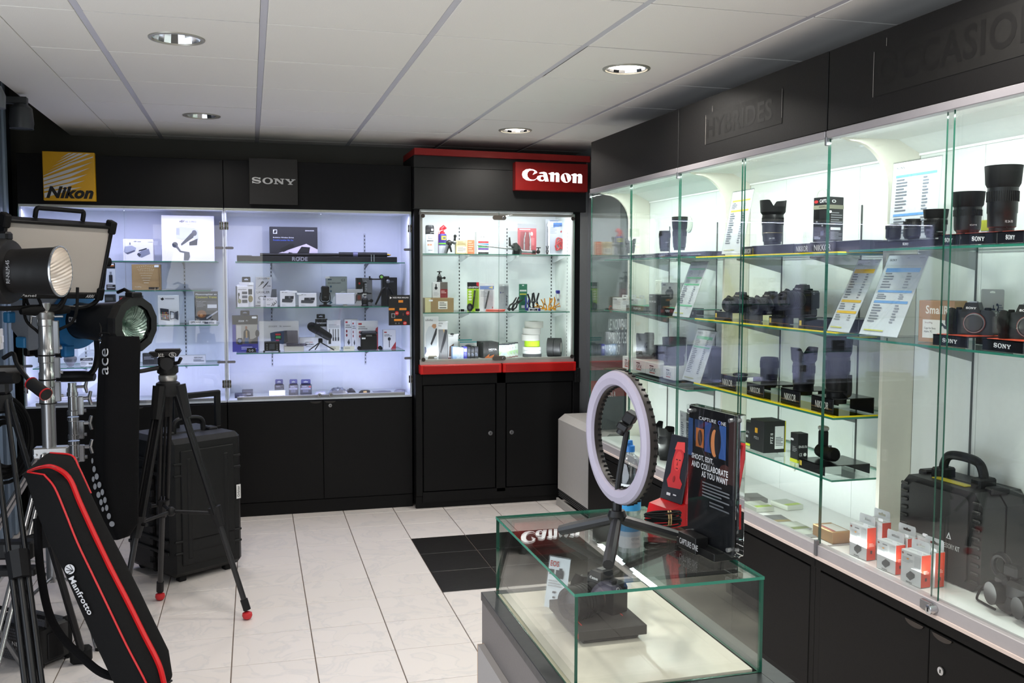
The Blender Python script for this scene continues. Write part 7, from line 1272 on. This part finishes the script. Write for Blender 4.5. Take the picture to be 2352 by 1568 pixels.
m = MB(); m.tube(bez([at(px, py, Y=yd)-org2 for px, py, yd in ((85, 1190, 3.68), (92, 1300, 3.64), (110, 1400, 3.6), (140, 1460, 3.56), (190, 1510, 3.52), (235, 1545, 3.48), (290, 1560, 3.46))], 6), .014, FAB, 8); m.build('shoulder_strap', t)
# ---- fluid-head tripod with red rubber feet
fA, fB = at(368, 1378, Z=0), at(568, 1422, Z=0); d = fB-fA; fC = fA+Vector((.5*d.x+.866*d.y, -.866*d.x+.5*d.y, 0)); cen = (fA+fB+fC)/3
apx = at(386, 885, Y=cen.y); apx = Vector((at(386, 885, Y=cen.y).x, cen.y, apx.z))
t = thing('video_tripod', 'black fluid-head tripod with red rubber feet, in front of the tall roller case', 'tripod', (apx.x, apx.y, 0)); o3 = Vector((apx.x, apx.y, 0)); za = apx.z
MB().lathe([(.052, za-.045), (.056, za-.02), (.05, za+.012), (.036, za+.02)], LB2, 24).build('bowl', t)
MB().lathe([(.035, za+.02), (.04, za+.03), (.04, za+.045), (.035, za+.05)], mt('#c9c9c7', .3, .8), 36).build('silver_ring', t, 'silver levelling ring')
MB().lathe([(.034, za+.05), (.045, za+.058), (.045, za+.085), (.03, za+.1)], LB2, 28).box(-.04, -.03, za+.085, .03, .03, za+.135, LB2, .012).cyl((.0, -.045, za+.1), (0, .045, za+.1), .028, LB).build('fluid_head', t)
m = MB(); m.add([(-.075, -.035, za+.15), (.06, -.035, za+.155), (.06, .035, za+.155), (-.075, .035, za+.15), (-.055, -.03, za+.13), (.045, -.03, za+.13), (.045, .03, za+.13), (-.055, .03, za+.13)], [(0,1,2,3),(4,7,6,5),(0,4,5,1),(1,5,6,2),(2,6,7,3),(3,7,4,0)], LB); m.box(-.05, -.025, za+.152, .055, .025, za+.163, LB2, .003); m.build('top_plate', t)
MB().flat([('t', 'ace.', 0, 0, .35, .6, '#c9c9c9'), ('e', .85, .35, .22, .42, '#c9c9c9'), ('e', .85, .35, .19, .36, '#151515'), ('t', 'S', .76, .12, .94, .6, '#c9c9c9')], .07, .026, -.035, za+.13, -.0365).build('printed_name', t)
m = MB(); m.tube([(.03, -.03, za+.1), (.05, -.04, za+.105), (.06, -.05, za+.125)], .008, LB); m.tube(bez([(.02, .0, za+.09), (-.06, -.03, za+.078), (-.12, -.05, za+.07), (-.24, -.09, za+.065)], 5), .0095, LB); m.build('pan_arm', t)
for k, fp in enumerate((fA, fB, fC)):
    f_ = fp-o3; hd = Vector((f_.x, f_.y, 0)).normalized(); s_ = Vector((-hd.y, hd.x, 0))*.019; top = hd*.035+UP*(za-.01); bot = Vector((f_.x, f_.y, .045)); mid = top+(bot-top)*.56
    MB().box(-.001, -.001, 0, .001, .001, .001, LB) if 0 else None
    m = MB(); m.cyl(top+s_, mid+s_, .0105, LB, n=12).cyl(top-s_, mid-s_, .0105, LB, n=12).cyl(top, mid, .006, LB2, n=8); lg = m.build('leg', t)
    m = MB(); m.tube([top+hd*.01+UP*.012, top+(bot-top)*.13], [.032, .027], LB2, 10); m.build('leg_socket', lg)
    m = MB(); m.tube([mid-(bot-top).normalized()*.03, mid+(bot-top).normalized()*.06], [.03, .02], LB2, 10); m.cyl(mid, mid+s_*2.6, .008, LB2); m.build('leg_clamp', lg)
    MB().cyl(mid, bot, .0125, mt('#232325', .35), n=14).build('lower_tube', lg)
    MB().cyl(bot-UP*.0, bot+(top-bot).normalized()*.05, .017, LB2).build('collar', lg)
    MB().lathe([(.006, .0), (.018, .006), (.023, .018), (.021, .03), (.01, .036)], mt('#c4262c', .5), 20, c=(bot.x, bot.y, .0005)).build('red_foot', lg, 'red rubber foot')
    sp_ = MB(); sp_.cyl((0, 0, mid.z+.01), mid+UP*.0, .008, LB2, n=8); sp_.build('spreader_arm', t)
MB().cyl((0, 0, za*.44-.0), (0, 0, za*.44+.03), .02, LB2).build('spreader_hub', t) if 0 else MB().ball((0, 0, (top+(bot-top)*.56).z+.01), .022, LB2, 12).build('spreader_hub', t)
# ---- tall roller case behind the tripod
c0, c1, c2 = at(395, 1347, Z=0), at(563, 1302, Z=0), at(292, 1302, Z=0); ux = (c1-c0).normalized(); ang = math.atan2(ux.y, ux.x); Wc = (c1-c0).length; Dc = .44; Hc_ = .735
t = thing('roller_case', 'tall black wheeled hard case with raised pull handle and a white label, behind the tripod', 'hard case', (c0.x, c0.y, 0), ang)
CM = mt('#121314', .5, bump=.25, bs=250, spec=.3); m = MB(); m.box(.006, 0, .03, Wc-.006, Dc*.40, Hc_, CM, .025); m.build('lid_shell', t); m = MB(); m.box(.0, Dc*.42, .03, Wc, Dc, Hc_, CM, .025); m.build('base_shell', t)
MB().box(.008, Dc*.39, .04, Wc-.008, Dc*.43, Hc_-.01, RUB).build('seal_gasket', t)
MB().box(.06, -.008, .09, Wc-.06, .01, Hc_-.06, CM, .004).build('raised_panel', t); MB().box(.30, -.012, .12, .325, .0, Hc_-.1, CM, .004).build('rib', t); MB().box(.09, -.012, .12, .115, .0, Hc_-.1, CM, .004).build('rib', t)
for z_ in (Hc_-.13, Hc_-.19, .21, .15):
    MB().box(-.008, .02, z_, .002, Dc-.02, z_+.018, CM, .003).build('rib', t); MB().box(.02, -.008, z_, Wc-.02, .004, z_+.012, CM, .003).build('rib', t)
for k in range(11): MB().box(-.012, Dc*.36, .06+k*.062, .004, Dc*.44, .092+k*.062, LB2, .003).build('hinge_knuckle', t)
for k in (0, 1): MB().box(.07+k*.25, Dc*.34, Hc_-.02, .12+k*.25, Dc*.5, Hc_+.014, LB2, .006).build('latch', t)
MB().tube(bez([(.13, Dc*.41, Hc_), (.135, Dc*.41, Hc_+.05), (.17, Dc*.41, Hc_+.07), (.26, Dc*.41, Hc_+.07), (.295, Dc*.41, Hc_+.05), (.30, Dc*.41, Hc_)], 5), .0135, LB2, 10).build('carry_handle', t)
pr_ = at(500, 970, Z=Hc_)-c0; lx, ly = pr_.x*math.cos(ang)+pr_.y*math.sin(ang), -pr_.x*math.sin(ang)+pr_.y*math.cos(ang); z_ = at(505, 900, Y=pr_.y+c0.y).z
m = MB()
for x_ in (lx-.25, lx): m.box(x_-.016, ly-.012, Hc_-.02, x_+.016, ly+.012, z_, LB, .004)
m.box(lx-.266, ly-.015, z_-.02, lx+.016, ly+.015, z_+.012, LB, .006); m.build('pull_handle', t)
for x_ in (.05, Wc-.09): m = MB(); m.cyl((x_, Dc-.04, .032), (x_+.04, Dc-.04, .032), .0315, RUB, n=20); m.build('wheel', t)
MB().box(.06, .03, .0005, .1, .07, .035, RUB, .004).build('foot', t); MB().box(Wc-.1, .03, .0005, Wc-.06, .07, .035, RUB, .004).build('foot', t)
MB().flat([('r', 0, 0, 1, 1, '#d6d6d6'), ('t', 'Orbiter', .2, .12, .75, .9, '#26262a', 'br')], .026, .075, Wc-.05, .38, -.0085).build('white_label', t)
# ---- power supply box at the lower left
p0_, p1_ = at(90, 1541, Z=0), at(170, 1507, Z=0); u = (p0_-p1_).normalized(); ang = math.atan2(-(p0_-p1_).x, (p0_-p1_).y)
fx = Vector((u.y, -u.x, 0)); fx = fx if fx.x > 0 else -fx; fw = .30; fo = p0_-fx*fw; dd = (p1_-p0_).length
t = thing('power_supply', 'black metal lamp power box with mesh panels and white lettering on the floor', 'power supply', (fo.x, fo.y, 0), math.atan2(fx.y, fx.x)); hp = at(90, 1425, X=p0_.x).z; hp = .165
MB().box(0, 0, .012, fw, dd, hp, mt('#141517', .4), .01).build('housing', t)
for (x0, x1, z0, z1) in ((.02, fw-.03, .1, .15), (.02, fw-.03, .02, .055)):
    m = MB()
    for i in range(22):
        for j in range(4): xx, z_ = x0+(x1-x0)*(i+.5*(j % 2)+.3)/23, z0+(z1-z0)*(j+.5)/4; m.add([(xx+.0048*math.cos(a), -.0005, z_+.0048*math.sin(a)) for a in [PI/3*k for k in range(6)]], [(0, 1, 2, 3, 4, 5)], mt('#5a5d63', .4, .5))
    m.build('mesh_panel', t, kind='stuff')
MB().flat([('t', 'NANLUX', 0, .5, 1, 1, '#d9dadc', 'b'), ('t', 'Evoke 1200', 0, .05, .86, .38, '#d9dadc')], .13, .035, fw-.2, .06, -.001).build('printed_name', t)
for (x_, y_) in ((0, 0), (fw-.03, 0), (fw-.03, dd-.03), (0, dd-.03)): MB().box(x_, y_, .0005, x_+.03, y_+.03, hp+.006, RUB, .006).build('corner_guard', t)
m = MB(); m.tube([(0, .04, hp), (.0, .04, hp+.035), (fw, .04, hp+.035), (fw, .04, hp)], .008, LB); m.build('carry_bar', t); m = MB()
for i in range(18):
    for j in range(9): m.box(.02+i*(fw-.05)/18, .07+j*(dd-.1)/9, hp, .02+i*(fw-.05)/18+.006, .07+j*(dd-.1)/9+.008, hp+.0015, mt('#3a3c40', .5))
m.build('top_grille', t, kind='stuff')
MB().box(fw, .04, .03, fw+.006, dd-.05, hp-.03, LB2, .003).build('side_panel', t)
# ---- left tripod, mostly cut by the picture edge
hb = at(-8, 905, Y=3.95); o4 = Vector((hb.x, hb.y, 0)); t = thing('video_tripod', 'black twin-tube tripod with a red-ringed pan handle, cut by the left picture edge', 'tripod', tuple(o4)); T_B = mt('#111113', .35, spec=.35)
MB().lathe([(.05, hb.z-.06), (.055, hb.z-.02), (.05, hb.z+.0)], LB2, 20).build('bowl', t); MB().box(-.05, -.04, hb.z, .05, .04, hb.z+.09, LB2, .012).build('head', t)
hd_ = [at(px, py, Y=yy)-o4 for px, py, yy in ((8, 822, 3.95), (30, 812, 3.92), (40, 838, 3.88), (72, 880, 3.82))]
m = MB(); m.tube(bez(hd_, 5), .0085, T_B, 8); m.build('pan_bar', t); g0, g1 = at(72, 880, Y=3.82)-o4, at(105, 905, Y=3.76)-o4
MB().cyl(g0, g1, .0225, RUB, n=20).build('pan_grip', t); gd = (g1-g0).normalized()
for q in (g0, g1): MB().cyl(q-gd*.002, q+gd*.003, .0245, mt('#a01a20', .3), n=24).build('red_ring', t, 'red metal ring')
MB().cyl(g1+gd*.003, g1+gd*.005, .0215, BLK, n=20).build('grip_cap', t)
MB().box(-.02, -.03, hb.z+.075, .10, .0, hb.z+.11, mt('#3a3530', .35, .4), .008).build('clamp_block', t); MB().cyl(at(0, 870, Y=3.9)-o4, at(38, 868, Y=3.85)-o4, .02, RUB, n=16).build('second_grip', t)
feet = [(187, 1522, .0), (92, 1720, 0), (-150, 1440, 0)]
for (px, py, _) in feet:
    f_ = at(px, py, Z=0)-o4; hd = Vector((f_.x, f_.y, 0)).normalized(); s_ = Vector((-hd.y, hd.x, 0))*.026; top = hd*.04+UP*(hb.z-.02); bot = Vector((f_.x, f_.y, .06)); mid = top+(bot-top)*.52
    lg = MB().cyl(top+s_, mid+s_, .0095, T_B, n=12).cyl(top-s_, mid-s_, .0095, T_B, n=12).build('leg', t)
    MB().tube([mid-(bot-top)*.03, mid+(bot-top)*.05], [.04, .036], LB2, 8).build('leg_clamp', lg)
    MB().cyl(mid+s_*.95, bot+s_*.95, .010, T_B, n=12).cyl(mid-s_*.95, bot-s_*.95, .010, T_B, n=12).cyl(mid, bot, .014, T_B, n=12).build('lower_tubes', lg, kind='stuff') if 0 else None
    for q in (-.95, 0, .95): MB().cyl(mid+s_*q, bot+s_*q, .0105 if q else .014, T_B, n=12).build('lower_tube', lg)
    MB().box(bot.x-.04, bot.y-.025, .0, bot.x+.04, bot.y+.025, .07, RUB, .012).build('foot', lg)
    MB().cyl((0, 0, mid.z-.03), mid, .010, LB2, n=8).build('spreader_arm', t)
brk = at(36, 1262, Y=3.75)-o4; m = MB(); m.T = Matrix.Translation(brk) @ RZ(-.2); m.box(-.07, -.03, -.03, .07, .03, .035, LB2, .008); m.box(-.08, -.035, -.09, .08, .02, -.06, LB2, .006); m.box(-.03, -.032, .0, .03, -.029, .028, mt('#3a3a3a', .3, .5), .002); m.build('spreader_lock', t)
# ---- hanging coil of black cable behind it
p = at(5, 1005, Y=4.95); t = thing('cable_coil', 'big hanging coil of black cable at the left picture edge', 'cable', tuple(p)); m = MB(); rnd = random.Random(2)
for k in range(9):
    R_ = .20-.012*k+.01*rnd.random(); cx, cz = .01*rnd.random(), .01*rnd.random()-.006*k
    m.tube([(cx+R_*.62*math.cos(a), .012*k-.05+.01*math.sin(3*a), cz+R_*math.sin(a)) for a in [2*PI*i/36 for i in range(36)]], .0085, RUB, 7, True)
m.build('loops', t); MB().tube([(0, -.02, .19), (.0, 0, .26), (-.02, 0, .36)], .006, RUB, 6).build('hanging_strap', t)
# ================================================================ GLASS COUNTER IN THE FOREGROUND
X0, X1, Y0, Y1, ZA, ZT = .545, .919, 1.552, 2.108, .815, 1.0
t = thing('glass_counter', 'low grey display counter with a green-edged glass box top in the foreground', 'display counter', (0, 0, 0))
GRYP = mt('#625d5b', .5, 0, bump=.15, bs=180); RIM = mt('#232527', .35)
MB().box(.516, 1.50, .02, .955, 2.13, .795, GRYP, .002).build('base_cabinet', t)
m = MB(); m.box(.514, 1.498, .795, .5465, 2.132, .8152, RIM, .001); m.box(.917, 1.498, .795, .957, 2.132, .8152, RIM, .001); m.box(.5465, 1.498, .795, .917, 1.556, .8152, RIM); m.box(.5465, 2.104, .795, .917, 2.132, .8152, RIM); m.build('dark_rim', t)
MB().box(.556, 1.566, .79, .907, 2.096, .818, mt('#e2dccd', .18), .0005).build('white_floor_panel', t, 'cream white display floor')
m = MB(); m.box(.548, 1.558, .80, .5555, 2.102, .8165, mt('#b4ae96', .5)); m.build('cream_edge', t)
MB().box(.500, 1.5, .02, .5155, 2.105, .70, mt('#8a8684', .5)).box(.4995, 2.1045, .02, .5155, 2.1065, .70, mt('#b08a60', .8)).build('side_board', t, 'loose side board with a raw chipboard edge')
MB().box(.53, 1.51, 0, .94, 2.12, .02, BLK).build('plinth', t)
th = .006
for nm, a in (('left_pane', (X0, Y0, ZA+.001, X0+th, Y1, ZT-th, 0)), ('right_pane', (X1-th, Y0, ZA+.001, X1, Y1, ZT-th, 0)), ('front_pane', (X0+th, Y0, ZA+.001, X1-th, Y0+th, ZT-th, 1)), ('back_pane', (X0+th, Y1-th, ZA+.001, X1-th, Y1, ZT-th, 1)), ('top_pane', (X0-.001, Y0-.001, ZT-th+.0002, X1+.001, Y1+.001, ZT, 2))):
    pane(*a, GL, EDGED if nm != 'top_pane' else EDGE).build('glass_'+nm.split('_')[1] if 0 else 'glass_pane', t)
zf = .8186
# leaflet and camera inside
t = thing('leaflet_holder', 'clear holder with a white leaflet picturing cameras, inside the glass counter', 'leaflet', tuple(at(1272, 1398, Z=zf)), RR+.75)
m = MB(); m.T = RX(math.radians(-14)); m.box(-.028, 0, 0, .028, .0015, .115, ACR).box(-.026, .002, .001, .026, .0028, .112, PAPER); m.build('holder', t)
m = MB(); m.T = RX(math.radians(-14)); m.flat([('t', 'EOS', .1, .82, .5, .93, '#b83a30', 'b'), ('r', .1, .66, .3, .76, '#26262a'), ('r', .4, .6, .75, .76, '#26262a'), ('r', .55, .74, .68, .8, '#26262a'), ('r', .35, .3, .5, .34, '#2a2a2e'), ('r', .38, .2, .5, .24, '#2a2a2e'), ('l', .1, .4, .7, .55, 3, '#a9abb0')], .054, .112, -.027, 0, -.0012); m.build('printed_leaflet', t)
t = thing('display_plinth', 'two-step dark grey plinth with thin red lines under the camera in the counter', 'plinth', (.696, 1.752, zf+.0004))
MB().box(-.072, 0, .010, .076, .195, .030, mt('#363331', .6), .001).box(-.062, .008, 0, .062, .185, .010, mt('#2c2a29', .6), .004).build('plinth_block', t)
m = MB()
for (x0, y0, x1, y1) in ((-.056, .03, -.054, .10), (.046, .06, .048, .11), (-.056, .10, -.03, .1015)): m.box(x0, y0, .0301, x1, y1, .0305, C('#b8281c'))
m.box(-.0725, .002, .014, -.0715, .02, .024, C('#b83a30')); m.build('red_lines', t)
camera_body('black camera with a big lens on the dark plinth inside the glass counter', (.70, 1.865, zf+.0312), .86, rz=RR+.42, text='@CANON', ring='#8a2020', lensd=(.085, .036))
# ---- on the glass top: ring light
zt = ZT+.0006
hubp = at(1417, 1172, Y=1.83); cenp = at(1419, 1004, Y=1.83); nrm = (-CR*.93-CW*.36).normalized(); nrm.z = 0; nrm.normalize()
t = thing('ring_light', 'white ring light on a small black tripod with a phone holder, on the glass counter', 'ring light', (hubp.x, hubp.y, zt)); o5 = Vector((hubp.x, hubp.y, zt)); c_ = cenp-o5
R_ = 143e-3*.985; Fm = frame(c_, UP.cross(nrm), UP)             # local y = -normal direction or reverse
if (Fm.to_3x3() @ Vector((0, 1, 0))).dot(nrm) < 0: pass
sgn = 1 if (Fm.to_3x3() @ Vector((0, 1, 0))).dot(nrm) > 0 else -1
def ringm(prof, mat, n=64):
    m = MB(); m.T = Fm @ RX(-PI/2*sgn); m.lathe(prof, mat, n, cap=False); return m
ringm([(R_*.765, 0), (R_*.79, .008), (R_*.88, .012), (R_*.97, .008), (R_*.995, 0)], mt('#a39dad', .45)).build('diffuser_ring', t, 'milky white diffuser')
m = ringm([(R_*.995, .002), (R_, -.002), (R_*.99, -.013), (R_*.95, -.018), (R_*.80, -.018), (R_*.755, -.013), (R_*.755, .002), (R_*.765, .002)], mt('#2a2523', .45))
for k in range(56):
    a = 2*PI*k/56
    for rr in (R_*.995, R_*.75): m.box(rr*math.cos(a)-.002, rr*math.sin(a)-.002, -.014, rr*math.cos(a)+.002, rr*math.sin(a)+.002, -.007, BLK)
m.build('housing', t)
bt = c_-UP*R_; m = MB(); m.tube([bt+UP*.006, bt-UP*.02], .010, LB, 10); m.lathe([(.016, 0), (.02, .01), (.016, .022)], LB, 16, c=tuple(bt-UP*.035)); m.build('tilt_head', t)
hz_ = bt-UP*.03
for (px, py) in ((1288, 1218), (1397, 1298), (1566, 1234)):
    f_ = at(px, py, Z=zt+.004)-o5; f_.z = .005; m = MB(); d = f_-hz_; m.tube([hz_, hz_+d*.15, hz_+d*.8, f_], [.007, .0115, .0125, .011], mt('#1c1d20', .4), 10); m.build('leg', t)
ph = at(1440, 968, Y=1.83)-o5; m = MB(); m.tube(bez([c_-UP*(R_*.87), c_-UP*.08+CR*.004, ph-UP*.02], 5), .0065, LB, 8); m.build('gooseneck', t)
m = MB(); m.T = Matrix.Translation(ph) @ RZ(.9) @ RX(.5); m.box(-.022, -.012, -.018, .022, .012, -.002, LB, .003).box(-.018, -.014, .0, .018, .010, .024, LB2, .003); m.cyl((0, 0, -.03), (0, 0, -.018), .010, LB); m.build('phone_holder', t)
# cable bundle
p = at(1522, 1218, Z=zt); t = thing('cable_bundle', 'coiled thin black cable tied with a rubber band on the counter top', 'cable', (p.x, p.y, zt+.012), -.35); m = MB(); rnd = random.Random(9)
for k in range(9):
    a_ = .036+.004*rnd.random(); b2 = .012+.004*rnd.random(); cy = .010*(rnd.random()-.5); cz = .003*k
    m.tube([(a_*math.cos(a)*(1+.1*math.sin(2*a)), cy+b2*math.sin(a), cz+.004+.003*math.sin(a+k)) for a in [2*PI*i/30 for i in range(30)]], .0021, RUB, 6, True)
m.build('cable_loops', t); m = MB(); m.torus((.012, 0, .014), .017, .0016, mt('#a98f62', .6), 20, 6, 'X'); m.torus((.017, .001, .014), .0172, .0016, mt('#a98f62', .6), 20, 6, 'X'); m.build('rubber_band', t, 'tan rubber band')
# pump bottle of gel
p = at(1446, 1166, Z=zt); p = Vector((.862, 2.05, zt)); p.x = at(1446, 1160, Y=2.05).x
t = thing('gel_bottle', 'clear gel bottle with a white and blue label, behind the ring light', 'bottle', tuple(p))
r_ = .026; MB().lathe([(r_*.9, 0), (r_, .004), (r_, .115), (r_*.85, .13), (r_*.4, .142), (r_*.36, .15)], glassmat('bottle_plastic', (.8, .86, .88, 1), 1.4, .1, .1), 32).build('bottle_body', t)
MB().lathe([(r_*.86, .003), (r_*.93, .006), (r_*.93, .10), (1e-5, .10)], mt('#b9c4c8', .3), 24).build('gel', t) if 0 else None
MB().lathe([(r_*.42, .148), (r_*.42, .162), (r_*.25, .164), (r_*.2, .175), (1e-5, .176)], mt('#1f6fb8', .35), 20).cyl((0, 0, .170), (-.02, -.012, .168), .004, mt('#1f6fb8', .35), n=8).build('pump_cap', t, 'blue pump cap')
m = MB()
def curve_patch(m, a0, a1, z0, z1, col, rr, n=10):
    v = []
    for i in range(n+1): a = a0+(a1-a0)*i/n; v += [(rr*math.cos(a), rr*math.sin(a), z0), (rr*math.cos(a), rr*math.sin(a), z1)]
    m.add(v, [(2*i, 2*i+2, 2*i+3, 2*i+1) for i in range(n)], C(col))
curve_patch(m, -PI, 0, .012, .075, '#dfe6ea', r_+.0006); curve_patch(m, -PI, 0, .012, .036, '#2c92cc', r_+.0009); m.flat([('t', 'dose', 0, 0, 1, 1, '#3a4a5a')], .02, .008, -.006, .05, -r_-.0014); m.build('label', t)
# red card stand
q0 = at(1506, 1204, Z=zt); t = thing('card_stand', 'bright red slanted display stand holding a dark card with a red tinted portrait', 'display stand', (q0.x, q0.y+.0, zt), RR+.22)
RD_ = mt('#c41218', .35)
m = MB(); m.T = RY(0); v = [(-.042, 0, 0), (.042, 0, 0), (.042, .075, 0), (-.042, .075, 0), (-.042, .012, .04), (.042, .012, .04), (.042, .075, .055), (-.042, .075, .055)]; m.add(v, [(0,3,2,1),(4,5,6,7),(0,1,5,4),(1,2,6,5),(2,3,7,6),(3,0,4,7)], RD_); m.build('red_base', t)
m = MB(); m.T = P3(0, .05, .045) @ RX(math.radians(-12)); m.box(-.042, 0, 0, .045, .012, .15, RD_, .006); m.build('red_backrest', t)
m = MB(); m.T = P3(0, .042, .048) @ RX(math.radians(-12)); m.box(-.042, 0, 0, .036, .0045, .15, mt('#1c1e26', .35), .001); m.build('card', t)
m = MB(); m.T = P3(0, .042, .048) @ RX(math.radians(-12)); m.flat([('p', [(.18, .3), (.3, .42), (.28, .6), (.34, .78), (.5, .88), (.68, .84), (.76, .7), (.72, .5), (.74, .38), (.9, .3), (.86, .22), (.3, .2)], '#b82428'), ('e', .54, .62, .17, .15, '#d03a38'), ('p', [(.3, .78), (.36, .9), (.7, .92), (.78, .76), (.6, .8)], '#d84240'), ('r', .44, .63, .52, .645, '#3a1014'), ('r', .58, .63, .66, .645, '#3a1014'), ('p', [(.54, .62), (.5, .55), (.56, .55)], '#8a181c'), ('r', .5, .50, .6, .515, '#6a1014'), ('e', .5, .34, .05, .05, '#8a181c'), ('r', .3, .08, .48, .12, '#c9c9cc'), ('r', .6, .1, .75, .12, '#c9c9cc')], .078, .15, -.042, 0, -.0008); m.build('printed_card', t)
MB().flat([('t', 'Canon', .3, .35, .8, .65, '#d88', 'b')], .06, .02, -.03, .012, -.001).build('printed_name', t) if 0 else None
# acrylic sign
BAC = mt('#f4f8f8', .03); BAC.node_tree.nodes['Principled BSDF'].inputs['Transmission Weight'].default_value = 1; BAC.node_tree.nodes['Principled BSDF'].inputs['IOR'].default_value = 1.49
for l_ in list(BAC.node_tree.links):
    if l_.to_socket.name == 'Roughness': BAC.node_tree.links.remove(l_)
BAC.node_tree.nodes['Principled BSDF'].inputs['Roughness'].default_value = 0

nr, fr_ = at(1683, 1299, Z=zt), at(1574, 1246, Z=zt); uu = (nr-fr_); Wd = uu.length; uu.normalize(); topz = at(1683, 954, Y=nr.y).z-zt
ang = math.atan2(uu.y, uu.x)
t = thing('acrylic_sign', 'thick clear acrylic block holding a dark software poster, on a black foot', 'sign', (fr_.x, fr_.y, zt), ang)
base = .016
MB().box(.0, -.022, 0, Wd*.82, .035, base, mt('#0f0f10', .3), .001).box(.02, -.03, 0, Wd*.5, -.0, .034, mt('#0d0d0e', .35), .001).build('black_foot', t)
m = MB(); m.box(0, .006, base, Wd, .025, topz, BAC, .0012); m.box(0, -.0025, base, Wd, .0030, topz, ACR, .0005) ; m.build('acrylic_blocks', t, 'clear acrylic plates')
MB().box(.002, .0036, base+.002, Wd-.002, .0056, topz-.002, mt('#0d0e12', .3)).build('poster', t)
pr = [('r', .0, .62, .1, .9, '#2c4a7a'), ('r', .14, .74, .32, .9, '#1c3054'), ('r', .17, .70, .34, .84, '#b0622a'), ('e', .26, .77, .05, .06, '#3a2218'), ('r', .36, .68, .5, .9, '#24427a'), ('r', .66, .66, .8, .9, '#2a4c86'), ('e', .58, .78, .12, .13, '#15161c'), ('e', .57, .76, .075, .1, '#c07a4a'), ('e', .62, .77, .05, .1, '#15161c'), ('e', .8, .56, .13, .07, '#3a1a16'), ('r', .86, .5, 1, .95, '#2a1512'),
      ('t', 'CAPTURE', .24, .905, .60, .93, '#d6d8dc'), ('t', 'O', .64, .903, .70, .932, '#5a6ac0', 'b'), ('t', 'NE', .71, .905, .80, .93, '#d6d8dc'),
      ('t', 'SHOOT, EDIT,', .1, .60, .56, .645, '#d9d9dc', 'b'), ('t', 'AND COLLABORATE', .1, .545, .86, .59, '#d9d9dc', 'b'), ('t', 'AS YOU WANT', .32, .49, .86, .535, '#d9d9dc', 'b'), ('l', .34, .34, .9, .46, 5, '#6a6c70'), ('l', .5, .28, .9, .33, 2, '#5a5c60')]
MB().flat(pr, Wd, topz-base, 0, base, .0033).build('printed_poster', t)
MB().flat([('t', 'CAPTURE ONE', 0, 0, 1, 1, '#c9cacc')], Wd*.4, .012, .026, .010, -.0304).build('printed_foot', t)
for (x_, z_) in ((.012, base+.012), (Wd-.012, base+.012), (.012, topz-.012), (Wd-.012, topz-.012)): MB().cyl((x_, -.006, z_), (x_, .0175, z_), .0042, SIL, n=14).build('corner_screw', t)

# ================================================================ AIR UNIT IN THE CORNER
t = thing('convector_unit', 'white box-shaped air unit with dark bottom louvres in the corner by the far showcase', 'air unit', (0, 0, 0)); AW = mt('#b9b6b2', .5, bump=.1, bs=40, var=.06)
m = MB(); m.T = P3(0, 6.06, 0) @ RX(PI/2); m.prism([(2.0, .11), (2.3, .11), (2.3, .62), (2.045, .62), (2.0, .585)], 0, .84, AW); m.build('housing', t, smooth=20)
MB().box(2.012, 5.23, .06, 2.3, 6.05, .108, BLK).build('louvre_recess', t)
for k in range(4): MB().box(2.002, 5.225, .062+k*.012, 2.02, 6.055, .066+k*.012, mt('#4a4a4a', .4), .001).build('louvre', t)
MB().box(1.985, 5.24, .0005, 2.0, 6.05, .05, mt('#a9a6a2', .5), .002).build('skirting_grille', t)
